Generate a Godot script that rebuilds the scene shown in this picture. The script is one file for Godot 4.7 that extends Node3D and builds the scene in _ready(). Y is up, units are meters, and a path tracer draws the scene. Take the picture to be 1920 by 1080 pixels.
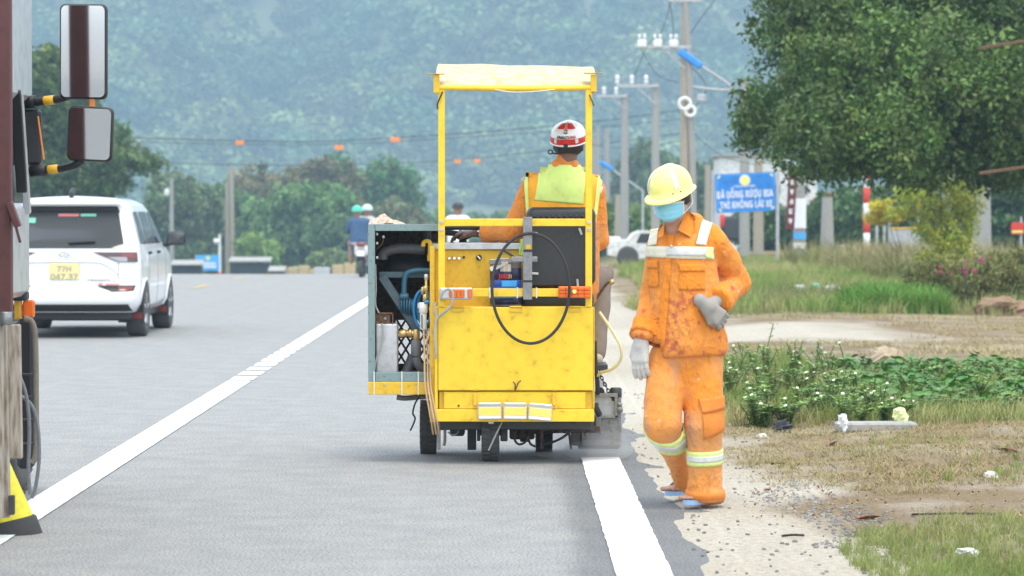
extends Node3D
# Road-marking crew at work on a country road below a forested mountain.
# World: x to the right, y up, the road runs along -z. Metres.

var rng := RandomNumberGenerator.new()
var nz := FastNoiseLite.new()
var nz2 := FastNoiseLite.new()
var M := {}
var TX := {}
var used := {}

# ---------------------------------------------------------------- helpers
func numbered(called: String) -> String:
	if not used.has(called):
		used[called] = 0
		return called
	used[called] += 1
	return "%s_%03d" % [called, used[called]]

func tag(o: Node, label := "", category := "", group := "", kind := "") -> Node:
	if label: o.set_meta("label", label)
	if category: o.set_meta("category", category)
	if group: o.set_meta("group", group)
	if kind: o.set_meta("kind", kind)
	return o

func thing(called: String, label: String, category: String, at := Vector3.ZERO, group := "") -> Node3D:
	var o := Node3D.new()
	o.name = numbered(called)
	add_child(o)
	o.position = at
	tag(o, label, category, group)
	return o

func mb() -> SurfaceTool:
	var st := SurfaceTool.new()
	st.begin(Mesh.PRIMITIVE_TRIANGLES)
	return st

func obj(called: String, st: SurfaceTool, m: Material, parent: Node = null) -> MeshInstance3D:
	st.generate_normals()
	return put_mesh(called, st.commit(), m, parent)

func put_mesh(called: String, mesh: Mesh, m: Material, parent: Node = null) -> MeshInstance3D:
	var o := MeshInstance3D.new()
	o.mesh = mesh
	o.material_override = m
	if parent == null:
		o.name = numbered(called)
		add_child(o)
	else:
		o.name = called
		parent.add_child(o, true)
	return o

func tri(st: SurfaceTool, a: Vector3, b: Vector3, c: Vector3) -> void:
	st.add_vertex(a); st.add_vertex(b); st.add_vertex(c)

func quad(st: SurfaceTool, a: Vector3, b: Vector3, c: Vector3, d: Vector3) -> void:
	tri(st, a, b, c); tri(st, a, c, d)

# box with chamfered edges; size is full size
func bx(st: SurfaceTool, c: Vector3, s: Vector3, ch := 0.004, b := Basis.IDENTITY) -> void:
	st.set_smooth_group(-1)
	var h := s * 0.5
	ch = minf(ch, minf(h.x, minf(h.y, h.z)) * 0.6)
	for ax in 3:
		var u := (ax + 1) % 3
		var v := (ax + 2) % 3
		for sg: float in [-1.0, 1.0]:
			var q := []
			for k in [[-1, -1], [1, -1], [1, 1], [-1, 1]]:
				var p := Vector3.ZERO
				p[ax] = sg * h[ax]
				p[u] = k[0] * (h[u] - ch)
				p[v] = k[1] * (h[v] - ch)
				q.append(c + b * p)
			if sg > 0: quad(st, q[3], q[2], q[1], q[0])
			else: quad(st, q[0], q[1], q[2], q[3])
		# edges parallel to ax
		for su: float in [-1.0, 1.0]:
			for sv: float in [-1.0, 1.0]:
				var e := []
				for k in [[-1, 0], [1, 0], [1, 1], [-1, 1]]:
					var p := Vector3.ZERO
					p[ax] = k[0] * (h[ax] - ch)
					p[u] = su * (h[u] - (0.0 if k[1] == 0 else ch))
					p[v] = sv * (h[v] - (ch if k[1] == 0 else 0.0))
					e.append(c + b * p)
				if su * sv > 0: quad(st, e[3], e[2], e[1], e[0])
				else: quad(st, e[0], e[1], e[2], e[3])
	for sx: float in [-1.0, 1.0]:
		for sy: float in [-1.0, 1.0]:
			for sz: float in [-1.0, 1.0]:
				var p1 := c + b * Vector3(sx * h.x, sy * (h.y - ch), sz * (h.z - ch))
				var p2 := c + b * Vector3(sx * (h.x - ch), sy * h.y, sz * (h.z - ch))
				var p3 := c + b * Vector3(sx * (h.x - ch), sy * (h.y - ch), sz * h.z)
				if sx * sy * sz > 0: tri(st, p3, p2, p1)
				else: tri(st, p1, p2, p3)

# straight bar of rectangular section between two points
func bar(st: SurfaceTool, a: Vector3, b: Vector3, w: float, d: float, ch := 0.004, upv := Vector3.UP) -> void:
	var y := (b - a).normalized()
	if absf(y.dot(upv)) > 0.95: upv = Vector3(0, 0, 1)
	var x := upv.cross(y).normalized()
	var z := x.cross(y).normalized()
	bx(st, (a + b) * 0.5, Vector3(w, a.distance_to(b), d), ch, Basis(x, y, z))

# swept tube; radius is a number or a list per point
func tube(st: SurfaceTool, pts: Array, radius, sides := 8, closed := false, caps := true) -> void:
	st.set_smooth_group(0)
	var n := pts.size()
	var rings := []
	var side := Vector3.ZERO
	for i in n:
		var a: Vector3 = pts[(i - 1 + n) % n] if (closed or i > 0) else pts[0]
		var b: Vector3 = pts[(i + 1) % n] if (closed or i < n - 1) else pts[n - 1]
		var d := (b - a).normalized()
		if side == Vector3.ZERO:
			side = d.cross(Vector3.UP if absf(d.y) < 0.9 else Vector3.RIGHT).normalized()
		side = (side - d * side.dot(d)).normalized()
		var up := d.cross(side)
		var r: float = radius[i] if radius is Array else radius
		var ring := []
		for k in sides:
			var t := TAU * k / sides
			ring.append(pts[i] + (side * cos(t) + up * sin(t)) * r)
		rings.append(ring)
	for i in (n if closed else n - 1):
		var r0: Array = rings[i]
		var r1: Array = rings[(i + 1) % n]
		for k in sides:
			var k2 := (k + 1) % sides
			quad(st, r0[k], r1[k], r1[k2], r0[k2])
	if caps and not closed:
		st.set_smooth_group(-1)
		for e: int in [0, n - 1]:
			var r: Array = rings[e]
			for k in range(1, sides - 1):
				if e == 0: tri(st, r[0], r[k], r[k + 1])
				else: tri(st, r[0], r[k + 1], r[k])

# smooth polyline through control points
func curve(pts: Array, per := 6, closed := false) -> Array:
	var out := []
	var n := pts.size()
	for i in (n if closed else n - 1):
		var p0: Vector3 = pts[(i - 1 + n) % n] if closed or i > 0 else pts[i]
		var p1: Vector3 = pts[i]
		var p2: Vector3 = pts[(i + 1) % n]
		var p3: Vector3 = pts[(i + 2) % n] if closed or i < n - 2 else p2
		for k in per:
			var t := float(k) / per
			out.append(p1.cubic_interpolate(p2, p0, p3, t))
	if not closed: out.append(pts[n - 1])
	return out

# surface of revolution; profile of (radius, height) round the local y axis
func lathe(st: SurfaceTool, xf: Transform3D, prof: Array, sides := 20, sg := 0) -> void:
	st.set_smooth_group(sg)
	for i in prof.size() - 1:
		var p: Vector2 = prof[i]
		var q: Vector2 = prof[i + 1]
		for k in sides:
			var a := TAU * k / sides
			var b := TAU * (k + 1) / sides
			var v0 := xf * Vector3(p.x * cos(a), p.y, p.x * sin(a))
			var v1 := xf * Vector3(p.x * cos(b), p.y, p.x * sin(b))
			var v2 := xf * Vector3(q.x * cos(b), q.y, q.x * sin(b))
			var v3 := xf * Vector3(q.x * cos(a), q.y, q.x * sin(a))
			if p.x > 0.0001: tri(st, v0, v1, v2)
			if q.x > 0.0001: tri(st, v0, v2, v3)

# closed cylinder with small rounded rims between two points
func cyl(st: SurfaceTool, a: Vector3, b: Vector3, r: float, sides := 14, ch := 0.003) -> void:
	var y := (b - a).normalized()
	var x := y.cross(Vector3.RIGHT if absf(y.x) < 0.8 else Vector3.BACK).normalized()
	var h := a.distance_to(b)
	st.set_smooth_group(-1)
	lathe(st, Transform3D(Basis(x, y, x.cross(y)), a), [Vector2(0, 0), Vector2(r - ch, 0)], sides, -1)
	lathe(st, Transform3D(Basis(x, y, x.cross(y)), a), [Vector2(r - ch, 0), Vector2(r, ch), Vector2(r, h - ch), Vector2(r - ch, h)], sides, 0)
	lathe(st, Transform3D(Basis(x, y, x.cross(y)), a), [Vector2(r - ch, h), Vector2(0, h)], sides, -1)

# flat polygon with thickness: points in the plane (xf.basis.x, xf.basis.y), depth along -basis.z
func slab(st: SurfaceTool, xf: Transform3D, poly: PackedVector2Array, depth: float) -> void:
	st.set_smooth_group(-1)
	var idx := Geometry2D.triangulate_polygon(poly)
	for k in range(0, idx.size(), 3):
		var a := poly[idx[k]]; var b := poly[idx[k + 1]]; var c := poly[idx[k + 2]]
		tri(st, xf * Vector3(a.x, a.y, 0), xf * Vector3(c.x, c.y, 0), xf * Vector3(b.x, b.y, 0))
		tri(st, xf * Vector3(a.x, a.y, -depth), xf * Vector3(b.x, b.y, -depth), xf * Vector3(c.x, c.y, -depth))
	for k in poly.size():
		var a := poly[k]; var b := poly[(k + 1) % poly.size()]
		quad(st, xf * Vector3(a.x, a.y, 0), xf * Vector3(b.x, b.y, 0), xf * Vector3(b.x, b.y, -depth), xf * Vector3(a.x, a.y, -depth))

# grid of points (rows of equal length) as a smooth sheet
func sheet(st: SurfaceTool, rows: Array, wrap := false, sg := 0) -> void:
	st.set_smooth_group(sg)
	for i in rows.size() - 1:
		var r0: Array = rows[i]
		var r1: Array = rows[i + 1]
		for k in (r0.size() if wrap else r0.size() - 1):
			var k2 := (k + 1) % r0.size()
			quad(st, r0[k], r0[k2], r1[k2], r1[k])

func text_mesh(s: String, h: float, depth := 0.003, bold := true, serif := false) -> TextMesh:
	var t := TextMesh.new()
	var f := SystemFont.new()
	f.font_names = PackedStringArray(["Droid Serif" if serif else "Droid Sans"])
	f.font_weight = 700 if bold else 400
	t.font = f
	t.text = s
	t.font_size = 64
	t.pixel_size = h / 64.0 / 0.72
	t.depth = depth
	return t

func text(s: String, h: float, at: Vector3, m: Material, parent: Node, called := "lettering", stretch := 1.0, turn := 0.0, bold := true) -> MeshInstance3D:
	var o := put_mesh(called, text_mesh(s, h, 0.003, bold), m, parent)
	o.position = at
	o.scale = Vector3(stretch, 1, 1)
	o.rotation.y = turn
	return o

# ---------------------------------------------------------------- materials
func lin(r: float, g: float, b: float) -> Color:
	return Color(r, g, b).linear_to_srgb()

# tileable noise as a colour map from lo to hi (multiplied with the base colour)
func tex(key: String, freq: float, oct: int, stops: Array, size := 512, kind := FastNoiseLite.TYPE_SIMPLEX_SMOOTH, sd := 1) -> NoiseTexture2D:
	if TX.has(key): return TX[key]
	var n := FastNoiseLite.new()
	n.noise_type = kind
	n.seed = sd
	n.frequency = freq
	n.fractal_octaves = oct
	var t := NoiseTexture2D.new()
	t.width = size; t.height = size
	t.seamless = true
	t.noise = n
	var g := Gradient.new()
	var offs := PackedFloat32Array()
	var cols := PackedColorArray()
	for s in stops:
		offs.append(s[0])
		var c = s[1]
		cols.append(c if c is Color else lin(c, c, c))
	g.offsets = offs
	g.colors = cols
	t.color_ramp = g
	TX[key] = t
	return t

func mat(c: Color, rough := 0.8, o := {}) -> StandardMaterial3D:
	var m := StandardMaterial3D.new()
	m.albedo_color = Color(c.r, c.g, c.b).linear_to_srgb()
	m.albedo_color.a = c.a
	m.roughness = rough
	m.metallic = o.get("metal", 0.0)
	m.metallic_specular = o.get("spec", 0.5)
	if o.has("tex"):
		m.albedo_texture = o.tex
		m.uv1_triplanar = true
		m.uv1_world_triplanar = o.get("world", false)
		m.uv1_scale = Vector3.ONE * o.get("scale", 1.0)
		if o.has("scale3"): m.uv1_scale = o.scale3
	if o.has("detail"):
		m.detail_enabled = true
		m.detail_albedo = o.detail
		m.detail_blend_mode = BaseMaterial3D.BLEND_MODE_MUL
		m.detail_uv_layer = BaseMaterial3D.DETAIL_UV_2
		m.uv2_triplanar = true
		m.uv2_world_triplanar = o.get("world", false)
		m.uv2_scale = Vector3.ONE * o.get("dscale", 0.2)
		if o.has("dscale3"): m.uv2_scale = o.dscale3
	if o.has("bump"):
		m.heightmap_enabled = true
		m.heightmap_texture = o.bump
		m.heightmap_scale = o.get("bumpcm", 0.5)
		m.uv1_triplanar = true
		m.uv1_world_triplanar = o.get("world", false)
		m.uv1_scale = Vector3.ONE * o.get("scale", 1.0)
		if o.has("scale3"): m.uv1_scale = o.scale3
	if o.has("rtex"):
		m.roughness_texture = o.rtex
	if o.get("vc", false): m.vertex_color_use_as_albedo = true
	if o.has("coat"):
		m.clearcoat_enabled = true
		m.clearcoat = o.coat
		m.clearcoat_roughness = o.get("coatr", 0.08)
	if o.has("rim"):
		m.rim_enabled = true
		m.rim = o.rim
		m.rim_tint = 0.7
	if o.has("back"):
		m.backlight_enabled = true
		m.backlight = o.back
	if o.has("sss"):
		m.subsurf_scatter_enabled = true
		m.subsurf_scatter_strength = o.sss
	if c.a < 1.0:
		m.transparency = BaseMaterial3D.TRANSPARENCY_ALPHA
	return m

func materials() -> void:
	var grain := tex("grain", 0.09, 3, [[0.0, 0.62], [0.5, 0.86], [1.0, 1.0]])
	var patch := tex("patch", 0.012, 4, [[0.0, 0.7], [0.45, 0.92], [1.0, 1.0]], 512, FastNoiseLite.TYPE_SIMPLEX_SMOOTH, 5)
	var rough := tex("rough", 0.05, 5, [[0.0, 0.0], [1.0, 1.0]], 512, FastNoiseLite.TYPE_SIMPLEX, 9)
	var speck := tex("speck", 0.25, 2, [[0.0, 0.45], [0.4, 0.8], [0.6, 0.95], [0.85, 1.0]], 512, FastNoiseLite.TYPE_SIMPLEX, 3)
	# old yellow paint: rubbed grey-brown smears and dark chips
	var yel := tex("yellow_wear", 0.011, 5, [[0.0, lin(0.62, 0.56, 0.44)], [0.2, lin(0.9, 0.88, 0.83)], [0.5, lin(0.985, 0.985, 0.98)], [0.7, Color.WHITE], [1.0, lin(0.98, 1.0, 1.3)]], 1024, FastNoiseLite.TYPE_SIMPLEX_SMOOTH, 21)
	var chips := tex("chips", 0.045, 4, [[0.0, lin(0.4, 0.33, 0.22)], [0.09, lin(0.66, 0.6, 0.5)], [0.14, lin(0.95, 0.94, 0.9)], [0.24, Color.WHITE], [1.0, Color.WHITE]], 1024, FastNoiseLite.TYPE_SIMPLEX_SMOOTH, 23)
	M.yellow = mat(Color(0.84, 0.565, 0.03), 0.46, {"tex": yel, "scale": 0.9, "detail": chips, "dscale": 1.3, "spec": 0.45})
	M.yellow_old = mat(Color(0.74, 0.46, 0.035), 0.55, {"tex": yel, "scale": 1.7, "detail": chips, "dscale": 2.4, "spec": 0.4})
	var rust := tex("rust", 0.03, 5, [[0.0, lin(0.35, 0.16, 0.07)], [0.3, lin(0.62, 0.45, 0.33)], [0.48, lin(0.95, 0.95, 0.93)], [1.0, Color.WHITE]], 512, FastNoiseLite.TYPE_SIMPLEX_SMOOTH, 31)
	M.grey_green = mat(Color(0.2, 0.28, 0.28), 0.5, {"tex": tex("frame_wear", 0.03, 5, [[0.0, lin(0.4, 0.25, 0.15)], [0.16, lin(0.8, 0.74, 0.68)], [0.3, lin(0.96, 0.97, 0.97)], [1.0, Color.WHITE]], 512, FastNoiseLite.TYPE_SIMPLEX_SMOOTH, 33), "scale": 2.2})
	M.cabinet_in = mat(Color(0.035, 0.036, 0.04), 0.7, {"tex": patch, "scale": 1.5})
	M.rusty = mat(Color(0.15, 0.085, 0.045), 0.8, {"tex": rust, "scale": 2.0})
	M.steel = mat(Color(0.33, 0.335, 0.34), 0.42, {"metal": 0.75, "tex": patch, "scale": 3.0, "detail": grain, "dscale": 2.0})
	M.alu = mat(Color(0.55, 0.56, 0.57), 0.38, {"metal": 0.7, "tex": patch, "scale": 2.0})
	M.dirty_metal = mat(Color(0.3, 0.295, 0.285), 0.6, {"metal": 0.4, "tex": patch, "scale": 3.0, "detail": grain, "dscale": 1.0})
	M.dark_metal = mat(Color(0.05, 0.05, 0.052), 0.55, {"metal": 0.3, "tex": patch, "scale": 4.0})
	M.black = mat(Color(0.012, 0.012, 0.014), 0.5)
	M.vinyl = mat(Color(0.022, 0.022, 0.025), 0.42, {"tex": grain, "scale": 3.0, "bump": rough, "bumpcm": 0.08})
	M.rubber = mat(Color(0.035, 0.034, 0.033), 0.8, {"tex": patch, "scale": 4.0})
	M.tyre = mat(Color(0.075, 0.073, 0.07), 0.85, {"tex": patch, "scale": 5.0})
	M.blue_pipe = mat(Color(0.03, 0.11, 0.17), 0.4)
	M.blue_hose = mat(Color(0.03, 0.2, 0.45), 0.4)
	M.white_plastic = mat(Color(0.72, 0.7, 0.64), 0.45, {"tex": patch, "scale": 3.0})
	M.brass = mat(Color(0.55, 0.4, 0.16), 0.4, {"metal": 0.8})
	M.tan_hose = mat(Color(0.5, 0.34, 0.18), 0.55)
	M.clear_hose = mat(Color(0.62, 0.56, 0.33), 0.35)
	M.orange_lens = mat(Color(0.85, 0.2, 0.012), 0.2, {"spec": 0.6, "back": Color(0.8, 0.3, 0.05)})
	M.grey_lens = mat(Color(0.55, 0.55, 0.53), 0.25)
	M.chrome = mat(Color(0.75, 0.75, 0.76), 0.18, {"metal": 1.0})
	M.white_paint = mat(Color(0.8, 0.8, 0.79), 0.5)
	M.grain = null
	TX.grain_t = grain; TX.patch_t = patch; TX.rough_t = rough; TX.speck_t = speck; TX.rust_t = rust

# ---------------------------------------------------------------- plants
# one clump of leaves (kites, slightly folded) inside a ball of radius 1
func leaf_clump(n: int, leaf: float, aspect: float, up_bias: float, tint := 0.25) -> ArrayMesh:
	var v := PackedVector3Array()
	var nm := PackedVector3Array()
	var c := PackedColorArray()
	var ix := PackedInt32Array()
	for i in n:
		var p := Vector3(rng.randfn(), rng.randfn(), rng.randfn()).normalized() * pow(rng.randf(), 0.45)
		var nrm := (p * 0.9 + Vector3(rng.randfn(), rng.randfn(), rng.randfn()) * 0.55 + Vector3(0, up_bias, 0)).normalized()
		var d := Vector3(rng.randfn(), rng.randfn() - 0.5, rng.randfn()) + p * 0.7
		d = (d - nrm * d.dot(nrm)).normalized()
		var s := nrm.cross(d)
		var l := leaf * rng.randf_range(0.65, 1.25)
		var w := l * aspect
		var b := v.size()
		v.append(p - d * l * 0.5)
		v.append(p + s * w * 0.5 - d * l * 0.05 - nrm * l * 0.08)
		v.append(p + d * l * 0.5 - nrm * l * 0.12)
		v.append(p - s * w * 0.5 - d * l * 0.05 - nrm * l * 0.08)
		var k := rng.randf_range(1.0 - tint, 1.0 + tint)
		var col := Color(k * rng.randf_range(0.85, 1.2), k, k * rng.randf_range(0.8, 1.1))
		for q in 4:
			nm.append(nrm); c.append(col)
		ix.append_array([b, b + 1, b + 2, b, b + 2, b + 3])
	return arrays_mesh(v, nm, c, ix)

func arrays_mesh(v: PackedVector3Array, nm: PackedVector3Array, c: PackedColorArray, ix: PackedInt32Array) -> ArrayMesh:
	var a := []
	a.resize(Mesh.ARRAY_MAX)
	a[Mesh.ARRAY_VERTEX] = v
	a[Mesh.ARRAY_NORMAL] = nm
	a[Mesh.ARRAY_COLOR] = c
	a[Mesh.ARRAY_INDEX] = ix
	var m := ArrayMesh.new()
	m.add_surface_from_arrays(Mesh.PRIMITIVE_TRIANGLES, a)
	return m

func many(called: String, mesh: Mesh, m: Material, places: Array, cols: Array, parent: Node = null) -> MultiMeshInstance3D:
	var mm := MultiMesh.new()
	mm.transform_format = MultiMesh.TRANSFORM_3D
	mm.use_colors = true
	mm.mesh = mesh
	mm.instance_count = places.size()
	for i in places.size():
		mm.set_instance_transform(i, places[i])
		mm.set_instance_color(i, cols[i])
	var o := MultiMeshInstance3D.new()
	o.multimesh = mm
	o.material_override = m
	if parent:
		o.name = called
		parent.add_child(o, true)
	else:
		o.name = numbered(called)
		add_child(o)
	return o

func rand_basis(s: float) -> Basis:
	var q := Quaternion(rng.randfn(), rng.randfn(), rng.randfn(), rng.randfn()).normalized()
	return Basis(q).scaled(Vector3.ONE * s)

# a tree: lobes are [centre offset, radii]; clumps thickest near the surface of the lobes
func tree(called: String, label: String, group: String, at: Vector3, trunk_top: Vector3, trunk_r: float, lobes: Array, n: int, clump_r: float, clump: Mesh, col: Color, spread := 0.3, limbs := true, cat := "tree") -> Node3D:
	var t := thing(called, label, cat, at, group)
	var st := mb()
	var mid := trunk_top * 0.5 + Vector3(rng.randf_range(-1, 1), 0, rng.randf_range(-1, 1)) * trunk_r * 1.2
	tube(st, curve([Vector3(0, -0.3, 0), mid, trunk_top], 5), [trunk_r * 1.5, trunk_r * 1.15, trunk_r * 1.05, trunk_r, trunk_r * 0.97, trunk_r * 0.93, trunk_r * 0.9, trunk_r * 0.85, trunk_r * 0.8, trunk_r * 0.75, trunk_r * 0.7], 9)
	if limbs:
		for l in lobes:
			var e: Vector3 = l[0]
			var b := trunk_top * rng.randf_range(0.6, 0.95)
			tube(st, curve([b, b.lerp(e, 0.5) + Vector3(0, rng.randf_range(-0.1, 0.15) * e.length() * 0.3, 0), e], 4), [trunk_r * 0.5, trunk_r * 0.42, trunk_r * 0.36, trunk_r * 0.3, trunk_r * 0.26, trunk_r * 0.22, trunk_r * 0.18, trunk_r * 0.14, trunk_r * 0.08], 6)
	obj("trunk", st, M.bark, t)
	var vol := 0.0
	for l in lobes: vol += l[1].x * l[1].y + l[1].y * l[1].z
	var places := []
	var cols := []
	for l in lobes:
		var k: int = int(n * (l[1].x * l[1].y + l[1].y * l[1].z) / vol)
		var shade := rng.randf_range(1.0 - spread * 0.5, 1.0 + spread * 0.5)
		for i in k:
			var d := Vector3(rng.randfn(), rng.randfn(), rng.randfn()).normalized()
			var r := pow(rng.randf(), 0.38)
			var bump := 1.0 + 0.24 * nz.get_noise_3dv((d * 40.0 + l[0] * 13.0))
			var p: Vector3 = l[0] + d * l[1] * r * bump
			places.append(Transform3D(rand_basis(clump_r * rng.randf_range(0.6, 1.25)), p))
			var s := shade * rng.randf_range(1.0 - spread, 1.0 + spread)
			cols.append(Color(col.r * s * rng.randf_range(0.9, 1.2), col.g * s, col.b * s * rng.randf_range(0.85, 1.1)))
	many("crown", clump, M.leaf, places, cols, t).set_meta("kind", "stuff")
	return t

# a tuft of grass blades, base at the origin
func grass_tuft(n: int, h: float, w: float, lean: float, spread_r: float) -> ArrayMesh:
	var v := PackedVector3Array()
	var nm := PackedVector3Array()
	var c := PackedColorArray()
	var ix := PackedInt32Array()
	for i in n:
		var a := rng.randf() * TAU
		var out := Vector3(cos(a), 0, sin(a))
		var side := Vector3(-sin(a), 0, cos(a)).rotated(Vector3.UP, rng.randf_range(-1.2, 1.2))
		var p := Vector3(rng.randfn(), 0, rng.randfn()) * spread_r * 0.5
		var hh := h * rng.randf_range(0.45, 1.15)
		var ln := lean * rng.randf_range(0.2, 1.3)
		var k := rng.randf_range(0.75, 1.25)
		var col := Color(k * rng.randf_range(0.9, 1.15), k, k * rng.randf_range(0.8, 1.1))
		var b := v.size()
		for q in 3:
			var t := q / 2.0
			var pos := p + Vector3(0, hh * (t - 0.25 * ln * t * t), 0) + out * ln * hh * t * t
			var ww := w * (1.0 - t * 0.85) * 0.5
			v.append(pos - side * ww); v.append(pos + side * ww)
			var nn := side.cross(Vector3(0, 1, 0) + out * ln * t * 2.0).normalized()
			nm.append(nn); nm.append(nn)
			c.append(col); c.append(col)
		ix.append_array([b, b + 2, b + 1, b + 1, b + 2, b + 3, b + 2, b + 4, b + 3, b + 3, b + 4, b + 5])
	return arrays_mesh(v, nm, c, ix)

func smooth(a: float, b: float, x: float) -> float:
	var t := clampf((x - a) / (b - a), 0.0, 1.0)
	return t * t * (3.0 - 2.0 * t)

# height of the land: level at the works, the road drops away beyond a crest
func land(x: float, z: float) -> float:
	var d := -z
	var y := 0.0
	if d > 66.0:
		var t := d - 66.0
		y = -0.00045 * t * t if t < 29.0 else -0.378 - 0.0261 * (t - 29.0)
		y = maxf(y, -5.2)
		if d > 330.0: y += minf((d - 330.0) * 0.012, 9.0)
		y *= 1.0 - smooth(1.0, 6.0, x) * (1.0 - smooth(130.0, 200.0, d))
	if x > 0.7:
		var w := smooth(1.6, 3.5, x)
		y += w * (0.06 * nz.get_noise_2d(x * 18.0, z * 9.0) + 0.05)
	return y

func road_edge(z: float) -> float:
	return 0.79 + 0.05 * nz2.get_noise_2d(z * 60.0, 3.0) + 0.06 * nz2.get_noise_2d(z * 14.0, 9.0)

func lay_ground() -> void:
	# x columns and z rows, fine near the works
	var xs := PackedFloat32Array()
	var x := -900.0
	while x < 900.0:
		xs.append(x)
		var step := 0.06 if x > 0.55 and x < 2.6 else 0.12 if x >= 2.6 and x < 5.0 else 0.2 if x > 0.3 and x < 0.6 else maxf(0.3, absf(x - 2.0) * 0.12)
		x = x + step if x > 0.5 or x + step < 0.56 else 0.56
	xs.append(900.0)
	var zs := PackedFloat32Array()
	var z := 60.0
	while z > -11.0:
		zs.append(z)
		z -= 6.0 if z > 0.0 else 1.0
	z = -11.0
	while z > -1300.0:
		zs.append(z)
		z *= 1.0055 if z > -45.0 else 1.012
	var v := PackedVector3Array()
	var c := PackedColorArray()
	var ix := PackedInt32Array()
	var nx := xs.size()
	var sand := Color(0.56, 0.51, 0.43)
	var pale := Color(0.66, 0.62, 0.55)
	var straw := Color(0.33, 0.255, 0.15)
	var dirt := Color(0.27, 0.20, 0.135)
	var green := Color(0.13, 0.165, 0.05)
	var far := Color(0.10, 0.12, 0.05)
	for zz in zs:
		var d := -zz
		for xx in xs:
			var y := land(xx, zz)
			var e := road_edge(zz)
			if xx < e + 0.3 and xx > -13.0:
				y += clampf((xx - e) * 0.25, -0.03, 0.006)
			else:
				y += 0.006
			var n1 := nz.get_noise_2d(xx * 22.0, zz * 12.0)
			var n2 := nz2.get_noise_2d(xx * 60.0, zz * 40.0)
			if xx > 0.8 and d < 60.0: y += 0.012 * n2 + 0.02 * n1 * smooth(1.2, 2.0, xx)
			v.append(Vector3(xx, y, zz))
			var col := sand.lerp(pale, clampf(0.5 + n1 * 1.2, 0.0, 1.0))
			if xx > 0.7:
				# the straw and dirt strip beside the sandy shoulder
				var inner := 1.75 - 0.35 * smooth(15.0, 19.0, d) + 0.45 * smooth(24.0, 30.0, d) - 0.5 * smooth(12.5, 15.5, d) * (1.0 - smooth(15.5, 17.0, d)) + 0.3 * n1 + 0.12 * n2
				var w := smooth(inner - 0.12, inner + 0.3, xx)
				var dry := straw.lerp(dirt, clampf(0.45 + n1 * 1.3 + n2 * 0.7, 0.0, 1.0))
				dry = dry.lerp(sand, clampf(0.15 + n2 * 0.9, 0.0, 0.75))
				col = col.lerp(dry, w)
				# pale track across the verge
				var tr := smooth(34.5, 35.5, d + n2 * 0.6) * (1.0 - smooth(39.0, 40.5, d + n2 * 0.6)) * (1.0 - smooth(4.0, 5.2, xx + n1))
				col = col.lerp(pale, tr * 0.9)
				# meadow beyond
				var g := smooth(42.5, 45.0, d + n1 * 2.0) * smooth(1.9, 3.0, xx - 0.02 * (d - 45.0) + n1 * 0.6)
				col = col.lerp(green.lerp(straw, clampf(0.35 + nz.get_noise_2d(xx * 9.0, zz * 5.0) * 2.2, 0.0, 1.0)), g)
				col = col.lerp(far, smooth(110.0, 140.0, d))
			elif xx < -12.0 or d > 100.0:
				col = dirt.lerp(far, smooth(60.0, 140.0, d))
			c.append(col)
	for j in zs.size() - 1:
		for i in nx - 1:
			var a := j * nx + i
			ix.append_array([a, a + nx, a + 1, a + 1, a + nx, a + nx + 1])
	var o := put_mesh("ground", flat_mesh(v, c, ix), M.ground)
	tag(o, "sandy road shoulder and dry grassy verge beside the asphalt", "ground", "", "structure")

func flat_mesh(v: PackedVector3Array, c: PackedColorArray, ix: PackedInt32Array) -> ArrayMesh:
	var nm := PackedVector3Array()
	nm.resize(v.size())
	for k in range(0, ix.size(), 3):
		var a := v[ix[k]]
		var n := (v[ix[k + 2]] - a).cross(v[ix[k + 1]] - a)
		nm[ix[k]] += n; nm[ix[k + 1]] += n; nm[ix[k + 2]] += n
	for k in nm.size(): nm[k] = nm[k].normalized()
	return arrays_mesh(v, nm, c, ix)

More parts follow.
